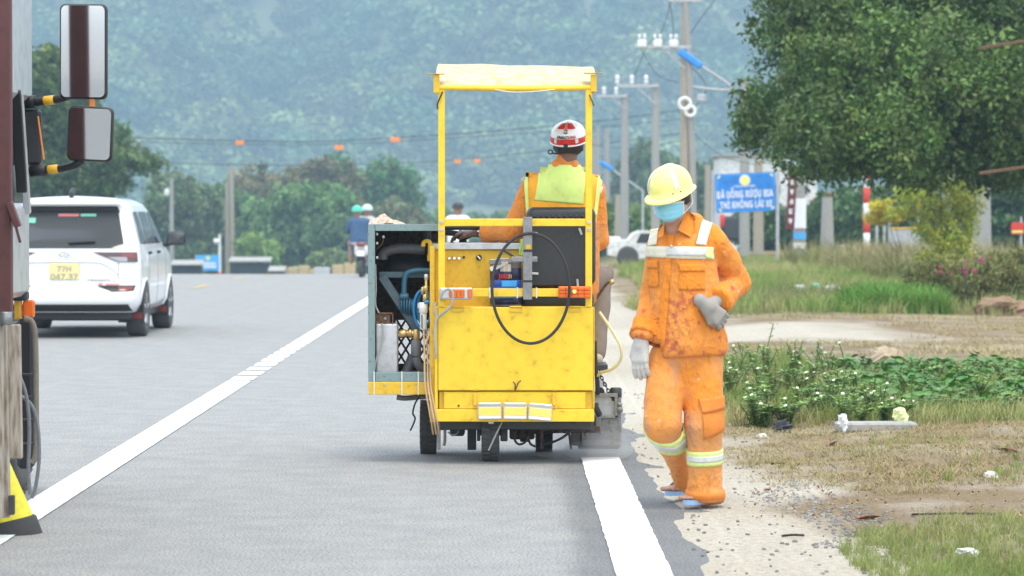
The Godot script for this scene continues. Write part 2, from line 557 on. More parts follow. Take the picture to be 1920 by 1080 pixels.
func lay_road() -> void:
	var v := PackedVector3Array()
	var c := PackedColorArray()
	var ix := PackedInt32Array()
	var zs := []
	var z := 60.0
	while z > -12.0:
		zs.append(z); z -= 4.0
	z = -12.0
	while z > -190.0:
		zs.append(z); z -= maxf(0.5, -z * 0.015)
	var cols := [-12.5, -12.0, -9.0, -6.0, -4.0, -2.31, -1.0, 0.0, 0.2, 0.26, 0.31, 0.36, 0.5, 0.72, 0.9, 1.2]
	for zz in zs:
		for xx in cols:
			v.append(Vector3(xx, land(minf(xx, 0.6), zz), zz))
			# a strip of cleaner, darker asphalt under and beside the edge line
			var dk := clampf((xx - 0.24 + 0.05 * nz2.get_noise_2d(zz * 30.0, 1.0)) / 0.1, 0.0, 1.0)
			c.append(Color.WHITE.lerp(Color(0.6, 0.61, 0.63), dk))
	var nx := cols.size()
	for j in zs.size() - 1:
		for i in nx - 1:
			var a := j * nx + i
			ix.append_array([a, a + nx, a + 1, a + 1, a + nx, a + nx + 1])
	var o := put_mesh("road", flat_mesh(v, c, ix), M.asphalt)
	tag(o, "grey asphalt road running away over a crest", "road", "", "structure")
	# painted lines lie 4 mm above the asphalt
	var st := mb()
	st.set_smooth_group(0)
	stripe(st, -2.31, 0.2, 40.0, -27.6, 0.003)
	for k in 9: stripe(st, -2.31, 0.2, -27.75 - k * 0.86, -28.35 - k * 0.86, 0.006)
	stripe(st, -2.31, 0.2, -35.4, -300.0, 0.006)
	tag(obj("lane_line", st, M.line_old), "white lane line between the lanes with a short ladder of bars", "road marking", "", "structure")
	st = mb()
	st.set_smooth_group(0)
	stripe(st, 0.55, 0.225, 30.0, -18.95, 0.006)
	tag(obj("edge_line", st, M.line_new), "freshly laid bright white edge line behind the machine", "road marking", "", "structure")
	st = mb()
	st.set_smooth_group(0)
	z = -30.0
	while z > -110.0:
		stripe(st, -6.05, 0.15, z - 4.8, z - 7.6, 0.0)
		z -= 9.0
	tag(obj("centre_line", st, M.line_yellow), "faded yellow dashes along the middle of the road", "road marking", "", "structure")

func stripe(st: SurfaceTool, x: float, w: float, z0: float, z1: float, jag: float) -> void:
	var z := z0
	var a: Array = []
	while true:
		var y := land(0.0, z) + 0.006
		var j1 := jag * nz2.get_noise_2d(z * 220.0, x * 50.0)
		var j2 := jag * nz2.get_noise_2d(z * 220.0, x * 50.0 + 400.0)
		var b := [Vector3(x - w * 0.5 + j1, y, z), Vector3(x + w * 0.5 + j2, y, z)]
		if a: quad(st, a[0], a[1], b[1], b[0])
		a = b
		if z <= z1: break
		z = maxf(z1, z - (0.05 if z < -12.0 and z > -21.0 else 0.15 if z < -10.0 and z > -40.0 else 1.0))

# ---------------------------------------------------------------- bodies and clothes as smooth fields
class Field:
	var o: Vector3
	var nx: int
	var ny: int
	var nz: int
	var h: float
	var d: PackedFloat32Array

	func _init(lo: Vector3, hi: Vector3, cell: float) -> void:
		o = lo
		h = cell
		nx = int((hi.x - lo.x) / cell) + 2
		ny = int((hi.y - lo.y) / cell) + 2
		nz = int((hi.z - lo.z) / cell) + 2
		d = PackedFloat32Array()
		d.resize(nx * ny * nz)
		d.fill(1.0)

	# tapered capsule, joined smoothly over k; sz flattens it front to back
	func cap(a: Vector3, b: Vector3, ra: float, rb: float, k := 0.03, sz := 1.0) -> void:
		var r := maxf(ra, rb) + k + h * 2.0
		var lo := (a.min(b) - Vector3.ONE * r - o) / h
		var hi := (a.max(b) + Vector3.ONE * r - o) / h
		var iz := 1.0 / sz
		var ax := a.x; var ay := a.y; var az := a.z * iz
		var ex := b.x - ax; var ey := b.y - ay; var ez := b.z * iz - az
		var ll := maxf(ex * ex + ey * ey + ez * ez, 1e-9)
		for z in range(maxi(0, int(lo.z)), mini(nz, int(hi.z) + 2)):
			var pz := (o.z + z * h) * iz - az
			for y in range(maxi(0, int(lo.y)), mini(ny, int(hi.y) + 2)):
				var py := o.y + y * h - ay
				var row := (z * ny + y) * nx
				var q := py * py + pz * pz
				var e := py * ey + pz * ez
				for x in range(maxi(0, int(lo.x)), mini(nx, int(hi.x) + 2)):
					var px := o.x + x * h - ax
					var t := clampf((px * ex + e) / ll, 0.0, 1.0)
					var dx := px - ex * t; var dy := py - ey * t; var dz := pz - ez * t
					var v := sqrt(dx * dx + dy * dy + dz * dz) - (ra + (rb - ra) * t)
					var w := d[row + x]
					var s := k - absf(v - w)
					d[row + x] = minf(v, w) - (s * s * 0.25 / k if s > 0.0 else 0.0)

	# cut away what lies beyond a plane, within reach of its point
	func cut(p: Vector3, n: Vector3, reach: float) -> void:
		var lo := (p - Vector3.ONE * reach - o) / h
		var hi := (p + Vector3.ONE * reach - o) / h
		for z in range(maxi(0, int(lo.z)), mini(nz, int(hi.z) + 2)):
			for y in range(maxi(0, int(lo.y)), mini(ny, int(hi.y) + 2)):
				var row := (z * ny + y) * nx
				for x in range(maxi(0, int(lo.x)), mini(nx, int(hi.x) + 2)):
					var v := (o.x + x * h - p.x) * n.x + (o.y + y * h - p.y) * n.y + (o.z + z * h - p.z) * n.z
					if v > d[row + x]: d[row + x] = v

	func at(p: Vector3) -> float:
		var q := (p - o) / h
		var x := int(floor(q.x)); var y := int(floor(q.y)); var z := int(floor(q.z))
		if x < 0 or y < 0 or z < 0 or x >= nx - 1 or y >= ny - 1 or z >= nz - 1: return 1.0
		var f := q - Vector3(x, y, z)
		var i := (z * ny + y) * nx + x
		var j := i + nx * ny
		var a := lerpf(lerpf(d[i], d[i + 1], f.x), lerpf(d[i + nx], d[i + nx + 1], f.x), f.y)
		var b := lerpf(lerpf(d[j], d[j + 1], f.x), lerpf(d[j + nx], d[j + nx + 1], f.x), f.y)
		return lerpf(a, b, f.z)

	func hit(p: Vector3, dir: Vector3, far := 0.6) -> Vector3:
		var t := 0.0
		while t < far:
			if at(p + dir * t) < 0.0: break
			t += 0.004
		var lo := t - 0.004
		for k in 6:
			var m := (lo + t) * 0.5
			if at(p + dir * m) < 0.0: t = m
			else: lo = m
		return p + dir * t

	func vert(c: int, v: PackedVector3Array, map: PackedInt32Array) -> int:
		if map[c] >= 0: return map[c]
		var x := c % nx
		var y := (c / nx) % ny
		var z := c / (nx * ny)
		var s := Vector3.ZERO
		var n := 0
		var st: Array[int] = [1, nx, nx * ny]
		var ax: Array[Vector3] = [Vector3(1, 0, 0), Vector3(0, 1, 0), Vector3(0, 0, 1)]
		for e in 3:
			var u := (e + 1) % 3
			var w := (e + 2) % 3
			for k in 4:
				var i := c + (st[u] if k & 1 else 0) + (st[w] if k & 2 else 0)
				var a := d[i]
				var b := d[i + st[e]]
				if (a < 0.0) != (b < 0.0):
					var p := ax[e] * (a / (a - b))
					if k & 1: p += ax[u]
					if k & 2: p += ax[w]
					s += p
					n += 1
		map[c] = v.size()
		v.append(o + (Vector3(x, y, z) + s / maxf(n, 1.0)) * h)
		return map[c]

	# surface nets: one vertex per crossed cell, one quad per crossed edge
	func surface(v: PackedVector3Array, ix: PackedInt32Array) -> Array:
		var map := PackedInt32Array()
		map.resize(d.size())
		map.fill(-1)
		var st: Array[int] = [1, nx, nx * ny]
		for z in range(1, nz - 1):
			for y in range(1, ny - 1):
				var i := (z * ny + y) * nx + 1
				for x in range(1, nx - 1):
					var a := d[i] < 0.0
					for e in 3:
						if (d[i + st[e]] < 0.0) != a:
							var su := st[(e + 1) % 3]
							var sw := st[(e + 2) % 3]
							var q0 := vert(i - su - sw, v, map)
							var q1 := vert(i - sw, v, map)
							var q2 := vert(i, v, map)
							var q3 := vert(i - su, v, map)
							if a: ix.append_array([q0, q2, q1, q0, q3, q2])
							else: ix.append_array([q0, q1, q2, q0, q2, q3])
					i += 1
		return [v, ix]

# mesh of one or more fields: disp(p, n) -> metres along the normal, tint(p) -> colour
func field_mesh(fields: Array, disp = null, tint = null) -> ArrayMesh:
	var v := PackedVector3Array()
	var ix := PackedInt32Array()
	for f: Field in fields:
		var r := f.surface(v, ix)
		v = r[0]; ix = r[1]
	var nm := normals_of(v, ix)
	if disp:
		for k in v.size(): v[k] += nm[k] * disp.call(v[k], nm[k])
		nm = normals_of(v, ix)
	var c := PackedColorArray()
	c.resize(v.size())
	if tint:
		for k in v.size(): c[k] = tint.call(v[k], nm[k])
	else:
		c.fill(Color.WHITE)
	return arrays_mesh(v, nm, c, ix)

func normals_of(v: PackedVector3Array, ix: PackedInt32Array) -> PackedVector3Array:
	var nm := PackedVector3Array()
	nm.resize(v.size())
	for k in range(0, ix.size(), 3):
		var a := v[ix[k]]
		var n := (v[ix[k + 2]] - a).cross(v[ix[k + 1]] - a)
		nm[ix[k]] += n; nm[ix[k + 1]] += n; nm[ix[k + 2]] += n
	for k in nm.size(): nm[k] = nm[k].normalized()
	return nm

func wm(called: String, mesh: Mesh, m: Material, parent: Node3D) -> MeshInstance3D:
	var o := put_mesh(called, mesh, m, parent)
	o.global_position = Vector3.ZERO
	return o

# a patch laid on a field: rows of [origin, direction]; off metres proud, with a turned-in rim
func lay_on(f: Field, rays: Array, off: float, disp = null, wrap := false) -> SurfaceTool:
	var st := mb()
	var rows := []
	for r in rays:
		var row := []
		for q in r:
			var p := f.hit(q[0], q[1])
			var e := 0.006
			var n := Vector3(f.at(p + Vector3(e, 0, 0)) - f.at(p - Vector3(e, 0, 0)), f.at(p + Vector3(0, e, 0)) - f.at(p - Vector3(0, e, 0)), f.at(p + Vector3(0, 0, e)) - f.at(p - Vector3(0, 0, e))).normalized()
			var s := off
			if disp: s += disp.call(p, n)
			row.append(p + n * s)
		rows.append(row)
	# rim: repeat first and last row sunk into the cloth
	var first := []
	var last := []
	for k in rows[0].size():
		var d0: Vector3 = rays[0][k][1]
		var d1: Vector3 = rays[rays.size() - 1][k][1]
		first.append(rows[0][k] + d0 * (off + 0.004))
		last.append(rows[rows.size() - 1][k] + d1 * (off + 0.004))
	rows.push_front(first)
	rows.append(last)
	sheet(st, rows, wrap)
	return st

# rays for a band round the axis a-b between heights t0 and t1 along it
func ring_rays(a: Vector3, b: Vector3, t0: float, t1: float, nr := 4, na := 40, reach := 0.3, tilt := Vector3.ZERO) -> Array:
	var y := (b - a).normalized()
	var x := y.cross(Vector3(0, 0, 1)).normalized()
	var z := x.cross(y)
	var out := []
	for j in nr + 1:
		var row := []
		for i in na:
			var th := TAU * i / na
			var dir := x * cos(th) + z * sin(th)
			var c := a.lerp(b, lerpf(t0, t1, float(j) / nr)) + y * tilt.dot(dir)
			row.append([c + dir * reach, -dir])
		out.append(row)
	return out

# rays for a patch seen from direction -dir: corners tl, tr, br, bl given in space
func quad_rays(tl: Vector3, tr: Vector3, br: Vector3, bl: Vector3, dir: Vector3, nr := 6, nc := 6, back := 0.35) -> Array:
	var out := []
	for j in nr + 1:
		var row := []
		for i in nc + 1:
			var u := float(i) / nc
			var v := float(j) / nr
			row.append([tl.lerp(tr, u).lerp(bl.lerp(br, u), v) - dir * back, dir])
		out.append(row)
	return out

# ---------------------------------------------------------------- the road-marking machine
# shapes are drawn in world coordinates and handed to their thing or part
func w(called: String, st: SurfaceTool, m: Material, parent: Node3D) -> MeshInstance3D:
	var o := obj(called, st, m, parent)
	o.global_position = Vector3.ZERO
	return o

# box spanning two corners (left-top-front, right-bottom-back)
func bb(st: SurfaceTool, a: Vector3, b: Vector3, ch := 0.004) -> void:
	bx(st, (a + b) * 0.5, (a - b).abs(), ch)

func one_box(called: String, a: Vector3, b: Vector3, m: Material, parent: Node3D, ch := 0.004) -> MeshInstance3D:
	var st := mb()
	bb(st, a, b, ch)
	return w(called, st, m, parent)

func one_tube(called: String, pts: Array, r, m: Material, parent: Node3D, sides := 8, smoothing := 6) -> MeshInstance3D:
	var st := mb()
	tube(st, curve(pts, smoothing) if smoothing > 1 else pts, r, sides)
	return w(called, st, m, parent)

func bolt(at: Vector3, r: float, m: Material, parent: Node3D, dir := Vector3(0, 0, 1)) -> void:
	var st := mb()
	cyl(st, at - dir * 0.004, at + dir * 0.007, r, 6, 0.002)
	w("bolt", st, m, parent)

func ring_pts(c: Vector3, rx: float, ry: float, n := 48, z_wave := 0.0) -> Array:
	var out := []
	for k in n:
		var t := TAU * k / n
		out.append(c + Vector3(rx * cos(t), ry * sin(t), z_wave * sin(2.0 * t + 0.6)))
	return out

# wheel with its axis along x
func wheel(c: Vector3, r: float, wd: float, parent: Node3D, m_rim: Material, lugs := 26) -> void:
	var h := wd * 0.5
	var b := Basis(Vector3(0, 1, 0), Vector3(1, 0, 0), Vector3(0, 0, -1))
	var hub := Node3D.new()
	hub.name = "wheel"
	parent.add_child(hub, true)
	hub.global_position = Vector3.ZERO
	var st := mb()
	var xf := Transform3D(b, c)
	lathe(st, xf, [Vector2(r * 0.55, -h * 0.8), Vector2(r * 0.8, -h), Vector2(r * 0.93, -h * 0.95), Vector2(r * 0.975, -h * 0.7), Vector2(r * 0.98, 0), Vector2(r * 0.975, h * 0.7), Vector2(r * 0.93, h * 0.95), Vector2(r * 0.8, h), Vector2(r * 0.55, h * 0.8)], 36)
	w("tyre", st, M.tyre, hub)
	st = mb()
	for k in lugs:
		var t := TAU * k / lugs
		var rb := Basis(Vector3(1, 0, 0), t)
		for s: float in [-1.0, 1.0]:
			bx(st, c + rb * Vector3(s * h * 0.5, r * 0.985, s * r * 0.05), Vector3(h * 0.9, r * 0.06, r * TAU / lugs * 0.62), r * 0.015, rb * Basis(Vector3(0, 1, 0), s * 0.25))
	w("tread", st, M.tyre, hub)
	st = mb()
	lathe(st, xf, [Vector2(0, h * 0.45), Vector2(r * 0.2, h * 0.5), Vector2(r * 0.22, h * 0.3), Vector2(r * 0.5, h * 0.3), Vector2(r * 0.56, h * 0.8)], 24)
	lathe(st, xf, [Vector2(0, -h * 0.45), Vector2(r * 0.2, -h * 0.5), Vector2(r * 0.22, -h * 0.3), Vector2(r * 0.5, -h * 0.3), Vector2(r * 0.56, -h * 0.8)], 24)
	w("rim", st, m_rim, hub)

func machine() -> void:
	var t := thing("road_marking_machine", "yellow ride-on road marking machine with canopy frame, laying a white line", "road machine", Vector3(0.02, 0, -18.9))
	var st: SurfaceTool
	# --- main body
	one_box("body", Vector3(-0.417, 0.91, -18.53), Vector3(0.497, 0.249, -18.53) - Vector3(0, 0, 0.94), M.yellow, t, 0.006)
	one_box("side_panel", Vector3(-0.447, 1.259, -18.49), Vector3(-0.419, 0.242, -18.49) - Vector3(0, 0, 0.7), M.yellow_old, t, 0.003)
	for q in [[815.0, 821.0], [1112.5, 1114.5]]:
		one_box("corner_post", Vector3((q[0] - 951.0) * 0.00308, 0.909, -18.45), Vector3((q[1] - 951.0) * 0.00308, 0.321, -18.525), M.yellow, t, 0.003)
	one_box("drawer_case", Vector3(-0.394, 0.422, -18.47), Vector3(0.491, 0.317, -18.525), M.yellow_old, t, 0.003)
	var hatch := one_box("rear_hatch", Vector3(-0.398, 0.909, -18.438), Vector3(0.495, 0.428, -18.462), M.yellow, t, 0.005)
	for x: float in [-0.286, 0.049, 0.39]:
		st = mb()
		bb(st, Vector3(x - 0.038, 0.903, -18.431), Vector3(x + 0.038, 0.882, -18.437), 0.001)
		cyl(st, Vector3(x - 0.036, 0.911, -18.434), Vector3(x + 0.036, 0.911, -18.434), 0.006, 8)
		w("hinge", st, M.yellow_old, hatch)
	st = mb()
	tube(st, curve([Vector3(0.034, 0.48, -18.42), Vector3(0.046, 0.462, -18.415), Vector3(0.046, 0.431, -18.42), Vector3(0.064, 0.474, -18.42), Vector3(0.08, 0.486, -18.42)], 4), 0.004, 6)
	w("hatch_pull", st, M.rusty, hatch)
	one_box("bottom_beam", Vector3(-0.421, 0.319, -18.436), Vector3(0.502, 0.248, -18.462), M.yellow, t, 0.004)
	one_box("drawer_front", Vector3(-0.366, 0.42, -18.447), Vector3(0.452, 0.322, -18.466), M.yellow, t, 0.004)
	st = mb()
	cyl(st, Vector3(-0.28, 0.34, -18.441), Vector3(-0.28, 0.34, -18.449), 0.006, 10, 0.001)
	w("keyhole", st, M.black, t)
	for x: float in [891.0, 1039.0]:
		var px := (x - 951.0) * 0.003073
		var l := Vector3(px, 0, 0)
		st = mb()
		bb(st, l + Vector3(-0.011, 0.412, -18.425), l + Vector3(0.011, 0.35, -18.436), 0.003)
		cyl(st, l + Vector3(-0.008, 0.347, -18.43), l + Vector3(0.008, 0.347, -18.43), 0.009, 10)
		bb(st, l + Vector3(-0.012, 0.439, -18.428), l + Vector3(0.012, 0.427, -18.438), 0.002)
		w("latch", st, M.yellow_old, t)
	# --- three marker lamps tied to the bottom beam
	var k := 0
	for q in [[Vector3(-0.101, 0.311, -18.42), 0.01], [Vector3(0.045, 0.311, -18.42), -0.01], [Vector3(0.19, 0.305, -18.42), -0.09]]:
		var b := Basis(Vector3(0, 0, 1), q[1])
		var c: Vector3 = q[0]
		st = mb()
		bx(st, c, Vector3(0.136, 0.098, 0.022), 0.008, b)
		var lamp := w("marker_lamp", st, M.lamp_case, t)
		st = mb()
		bx(st, c + b * Vector3(0, 0.0385, 0.0085), Vector3(0.128, 0.018, 0.012), 0.004, b)
		w("reflector", st, M.alu, lamp)
		st = mb()
		for r in 8:
			bx(st, c + b * Vector3(0, 0.018 - r * 0.0056, 0.0095), Vector3(0.124, 0.0052, 0.009), 0.0018, b)
		w("lens", st, M.lamp_yellow, lamp)
		st = mb()
		bx(st, c + b * Vector3(0, -0.0355, 0.0095), Vector3(0.124, 0.017, 0.008), 0.003, b)
		w("lens_rim", st, M.lamp_white, lamp)
		k += 1
	# --- canopy frame
	for x: float in [-0.378, 0.47]:
		var post := one_box("post", Vector3(x - 0.019, 2.17, -18.431), Vector3(x + 0.019, 0.91, -18.469), M.yellow, t, 0.004)
		for yy: float in [1.398, 1.355]:
			bolt(Vector3(x, yy, -18.431), 0.0115, M.alu, post)
	one_box("crossbar", Vector3(-0.36, 1.419, -18.436), Vector3(0.452, 1.376, -18.464), M.yellow, t, 0.003)
	one_box("crossbar", Vector3(-0.359, 1.017, -18.432), Vector3(0.452, 0.97, -18.46), M.yellow, t, 0.003)
	# canvas roof rising towards the front, with a rolled rear hem
	st = mb()
	var rows := []
	for j in 15:
		var row := []
		var f := j / 14.0
		for i in 29:
			var u := i / 28.0
			var zz := -18.44 - f * 0.82
			var xx := lerpf(-0.415, 0.516, u)
			if f > 0.5: xx = lerpf(xx, 0.046, 0.02 * (f - 0.5))
			var yy := 2.185 + 0.165 * (1.0 - pow(1.0 - f, 1.6)) - 0.02 * f * u
			yy += 0.006 * nz.get_noise_2d(xx * 260.0, zz * 300.0) + 0.004 * sin(u * 17.0 + f * 3.0) * f * (1.0 - f) * 4.0
			row.append(Vector3(xx, yy, zz))
		rows.append(row)
	var under := []
	for j in 15:
		var row := []
		for p in rows[14 - j]: row.append(p - Vector3(0, 0.008, 0))
		under.append(row)
	rows.append_array(under)
	rows.append(rows[0])
	sheet(st, rows)
	var roof := w("canvas_roof", st, M.canvas, t)
	one_tube("hem_bar", [Vector3(-0.418, 2.175, -18.44), Vector3(-0.157, 2.171, -18.44), Vector3(0.181, 2.169, -18.44), Vector3(0.513, 2.175, -18.44)], 0.0165, M.yellow, roof, 12)
	one_tube("tie_cord", [Vector3(-0.071, 2.162, -18.42), Vector3(0.028, 2.147, -18.42), Vector3(0.15, 2.15, -18.42), Vector3(0.273, 2.162, -18.42)], 0.003, M.white_plastic, roof, 6)
	for s in [[Vector3(-0.424, 2.248, -18.42), Vector3(-0.389, 2.142, -18.45), Vector3(-0.463, 2.253, -18.4), Vector3(-0.361, 2.251, -18.52)], [Vector3(0.48, 2.248, -18.42), Vector3(0.515, 2.148, -18.45), Vector3(0.442, 2.258, -18.4), Vector3(0.553, 2.256, -18.52)]]:
		st = mb()
		bb(st, s[0], s[1], 0.003)
		bb(st, s[2], s[3], 0.001)
		w("roof_bracket", st, M.yellow_old, t)
	for x: float in [-0.397, 0.495]:
		one_box("roof_rail", Vector3(x - 0.012, 2.15, -18.47), Vector3(x + 0.012, 2.175, -19.25), M.yellow_old, t, 0.003)
	one_tube("tie_wire", [Vector3(-0.371, 2.15, -18.42), Vector3(-0.39, 2.107, -18.42), Vector3(-0.402, 2.076, -18.42), Vector3(-0.399, 2.049, -18.42)], 0.005, M.black, t, 6)
	one_tube("tie_wire", [Vector3(0.473, 2.132, -18.42), Vector3(0.488, 2.095, -18.42), Vector3(0.5, 2.067, -18.42)], 0.004, M.dark_metal, t, 6)
	# --- control box
	one_box("control_box", Vector3(-0.422, 1.238, -18.7), Vector3(0.106, 0.901, -18.7) - Vector3(0, 0, 0.5), M.yellow_old, t, 0.005)
	var top := one_box("top_plate", Vector3(-0.448, 1.276, -18.68), Vector3(0.121, 1.238, -18.68) - Vector3(0, 0, 0.55), M.alu, t, 0.004)
	for x: float in [842.5, 852.0, 861.0]:
		var px := (x - 951.0) * 0.003115
		st = mb()
		cyl(st, Vector3(px, 1.188, -18.701), Vector3(px, 1.188, -18.684), 0.011, 12)
		w("push_button", st, M.chrome, t)
	st = mb()
	cyl(st, Vector3(-0.254, 1.193, -18.7) , Vector3(-0.254, 1.193, -18.692), 0.008, 10, 0.001)
	w("button_hole", st, M.black, t)
	st = mb()
	cyl(st, Vector3(-0.165, 1.191, -18.703), Vector3(-0.165, 1.192, -18.683), 0.017, 16)
	var knob := w("selector_knob", st, M.black, t)
	st = mb()
	bx(st, Vector3(-0.165, 1.192, -18.678), Vector3(0.008, 0.026, 0.012), 0.002, Basis(Vector3(0, 0, 1), 0.7))
	w("pointer", st, M.white_paint, knob)
	st = mb()
	bb(st, Vector3(-0.321, 1.033, -18.69), Vector3(-0.287, 1.014, -18.702), 0.001)
	w("catch_plate", st, M.yellow_old, t)
	# wrenches and rags on the top plate
	st = mb()
	bb(st, Vector3(-0.342, 1.278, -18.8), Vector3(-0.312, 1.27, -18.9), 0.002)
	bb(st, Vector3(-0.417, 1.284, -18.8), Vector3(-0.387, 1.27, -18.9), 0.002)
	bb(st, Vector3(-0.003, 1.287, -18.75), Vector3(0.066, 1.271, -18.82), 0.003)
	w("clip", st, M.dark_metal, top)
	one_tube("shelf_cable", [Vector3(-0.019, 1.232, -18.66), Vector3(0.012, 1.214, -18.62), Vector3(0.034, 1.199, -18.6)], 0.007, M.dark_metal, t, 6)
	# steering column and wheel in front of the driver
	var stc: Vector3 = Vector3(-0.266, 1.335, -19.25)
	st = mb()
	lathe(st, Transform3D(Basis.IDENTITY, stc - Vector3(0, 0.065, 0)), [Vector2(0.028, 0), Vector2(0.022, 0.02), Vector2(0.06, 0.04), Vector2(0.062, 0.055), Vector2(0, 0.06)], 16)
	var col := w("steering_column", st, M.black, t)
	st = mb()
	var rim := []
	for q in 36: rim.append(stc + Vector3(cos(TAU * q / 36.0) * 0.17, 0.01 + 0.02 * sin(TAU * q / 36.0), sin(TAU * q / 36.0) * 0.17))
	tube(st, rim, 0.014, 8, true)
	for q in 3:
		var a := TAU * q / 3.0 + 0.4
		bar(st, stc - Vector3(0, 0.012, 0), stc + Vector3(cos(a) * 0.165, 0.01, sin(a) * 0.165), 0.012, 0.03, 0.003)
	w("steering_wheel", st, M.black, col)
	# --- seat
	var seat := one_box("seat_back", Vector3(0.115, 1.4, -18.6), Vector3(0.463, 1.027, -18.64), M.black_board, t, 0.008)
	st = mb()
	rounded(st, Vector3(0.314, 1.257, -18.72), Vector3(0.405, 0.46, 0.13), 0.045)
	w("back_cushion", st, M.vinyl, seat)
	for q in 11:
		var px := 0.127 + q * 0.0345
		st = mb()
		lathe(st, Transform3D(Basis(Vector3(1, 0, 0), PI / 2), Vector3(px, 1.431, -18.652)), [Vector2(0.011, -0.003), Vector2(0.01, 0.003), Vector2(0, 0.005)], 8)
		w("cushion_stud", st, M.vinyl, seat)
	for q in [[Vector3(0.155, 1.335, -18.593), 1.5], [Vector3(0.425, 1.345, -18.593), 0.35], [Vector3(0.161, 1.1, -18.593), 1.5], [Vector3(0.409, 1.047, -18.593), 0.1]]:
		st = mb()
		bx(st, q[0], Vector3(0.013, 0.042, 0.006), 0.003, Basis(Vector3(0, 0, 1), q[1]))
		w("slot_plate", st, M.alu, seat)
	st = mb()
	rounded(st, Vector3(0.295, 0.948, -18.82), Vector3(0.42, 0.1, 0.42), 0.035)
	w("seat_cushion", st, M.vinyl, t)
	# steel strap with a can clamp
	var strap := one_box("steel_strap", Vector3(0.092, 1.429, -18.412), Vector3(0.144, 0.953, -18.424), M.steel, t, 0.002)
	for yy: float in [1.235, 1.06]:
		st = mb()
		bb(st, Vector3(0.092, yy - 0.006, -18.404), Vector3(0.146, yy + 0.006, -18.411), 0.001)
		w("band", st, M.rubber, strap)
	one_box("label", Vector3(0.107, 1.269, -18.404), Vector3(0.138, 1.244, -18.411), M.yellow_old, strap, 0.001)
	st = mb()
	bb(st, Vector3(0.021, 1.201, -18.42), Vector3(0.175, 1.17, -18.45), 0.004)
	bb(st, Vector3(-0.043, 1.192, -18.43), Vector3(0.012, 1.173, -18.47), 0.003)
	bb(st, Vector3(-0.101, 1.186, -18.45), Vector3(-0.034, 1.154, -18.49), 0.004)
	w("clamp_arm", st, M.steel, t)
	# --- turn lamps
	st = mb()
	bb(st, Vector3(-0.388, 1.022, -18.395), Vector3(-0.198, 0.952, -18.43), 0.006)
	var il := w("turn_lamp", st, M.alu, t)
	one_box("clear_lens", Vector3(-0.38, 1.015, -18.386), Vector3(-0.337, 0.961, -18.4), M.grey_lens, il, 0.003)
	st = mb()
	for q in 4: bb(st, Vector3(-0.333 + q * 0.0215, 1.013, -18.384), Vector3(-0.333 + q * 0.0215 + 0.021, 0.963, -18.4), 0.004)
	w("amber_lens", st, M.orange_lens, il)
	one_box("grey_lens", Vector3(-0.245, 1.015, -18.386), Vector3(-0.23, 0.962, -18.4), M.grey_lens, il, 0.003)
	st = mb()
	bb(st, Vector3(-0.227, 1.015, -18.384), Vector3(-0.202, 0.961, -18.4), 0.004)
	w("amber_lens", st, M.orange_lens, il)
	st = mb()
	bb(st, Vector3(0.294, 1.031, -18.4), Vector3(0.481, 0.963, -18.43), 0.005)
	var ir := w("turn_lamp", st, M.orange_lens, t)
	st = mb()
	for q in 5:
		for r in 3:
			bb(st, Vector3(0.3 + q * 0.0356, 1.025 - r * 0.0205, -18.39), Vector3(0.3 + q * 0.0356 + 0.034, 1.025 - r * 0.0205 - 0.0185, -18.402), 0.004)
	w("amber_lens", st, M.orange_lens, ir)
	st = mb()
	cyl(st, Vector3(0.386, 1, -18.38), Vector3(0.386, 0.999, -18.395), 0.013, 12)
	w("bulb_cover", st, M.lamp_yellow, ir)
	# plastic ties on the lower crossbar
	for x: float in [0.058, 0.169, -0.101]:
		one_box("cable_tie", Vector3(x - 0.004, 1.023, -18.424), Vector3(x + 0.004, 0.962, -18.432), M.white_plastic, t, 0.001)
	# grey cable looped round the left turn lamp
	one_tube("lamp_cable", [Vector3(-0.383, 0.96, -18.37), Vector3(-0.37, 0.997, -18.36), Vector3(-0.34, 1.016, -18.355), Vector3(-0.315, 1, -18.355), Vector3(-0.312, 0.954, -18.36), Vector3(-0.331, 0.908, -18.37), Vector3(-0.371, 0.873, -18.4), Vector3(-0.402, 0.854, -18.42), Vector3(-0.418, 0.891, -18.42), Vector3(-0.411, 0.94, -18.42)], 0.0075, M.grey_cable, t, 8)
	one_tube("lamp_cable", [Vector3(-0.377, 0.873, -18.4), Vector3(-0.408, 0.83, -18.42), Vector3(-0.416, 0.744, -18.42), Vector3(-0.411, 0.652, -18.42), Vector3(-0.415, 0.615, -18.43)], 0.0075, M.grey_cable, t, 8)
	# black power cable ring hung over the frame
	st = mb()
	tube(st, ring_pts(Vector3(0.135, 1.019, -18.36), 0.222, 0.316, 60, 0.02), 0.0088, 10, true)
	w("cable_ring", st, M.rubber, t)
	# --- engine cabinet on the left
	var cab := Node3D.new()
	cab.name = "engine_cabinet"
	t.add_child(cab, true)
	cab.global_position = Vector3(-0.623, 0.47, -18.6)
	st = mb()
	bb(st, Vector3(-0.807, 1.388, -18.55), Vector3(-0.767, 0.473, -18.55) - Vector3(0, 0, 0.035), 0.002)
	bb(st, Vector3(-0.765, 1.388, -18.55), Vector3(-0.399, 1.348, -18.55) - Vector3(0, 0, 0.035), 0.002)
	bb(st, Vector3(-0.765, 0.529, -18.55), Vector3(-0.448, 0.473, -18.55) - Vector3(0, 0, 0.035), 0.002)
	w("door_frame", st, M.grey_green, cab)
	one_box("side_wall", Vector3(-0.807, 1.379, -18.59), Vector3(-0.795, 0.477, -18.59) - Vector3(0, 0, 0.75), M.cabinet_in, cab, 0.001)
	one_box("roof_plate", Vector3(-0.807, 1.385, -18.59), Vector3(-0.387, 1.373, -18.59) - Vector3(0, 0, 0.75), M.grey_green, cab, 0.001)
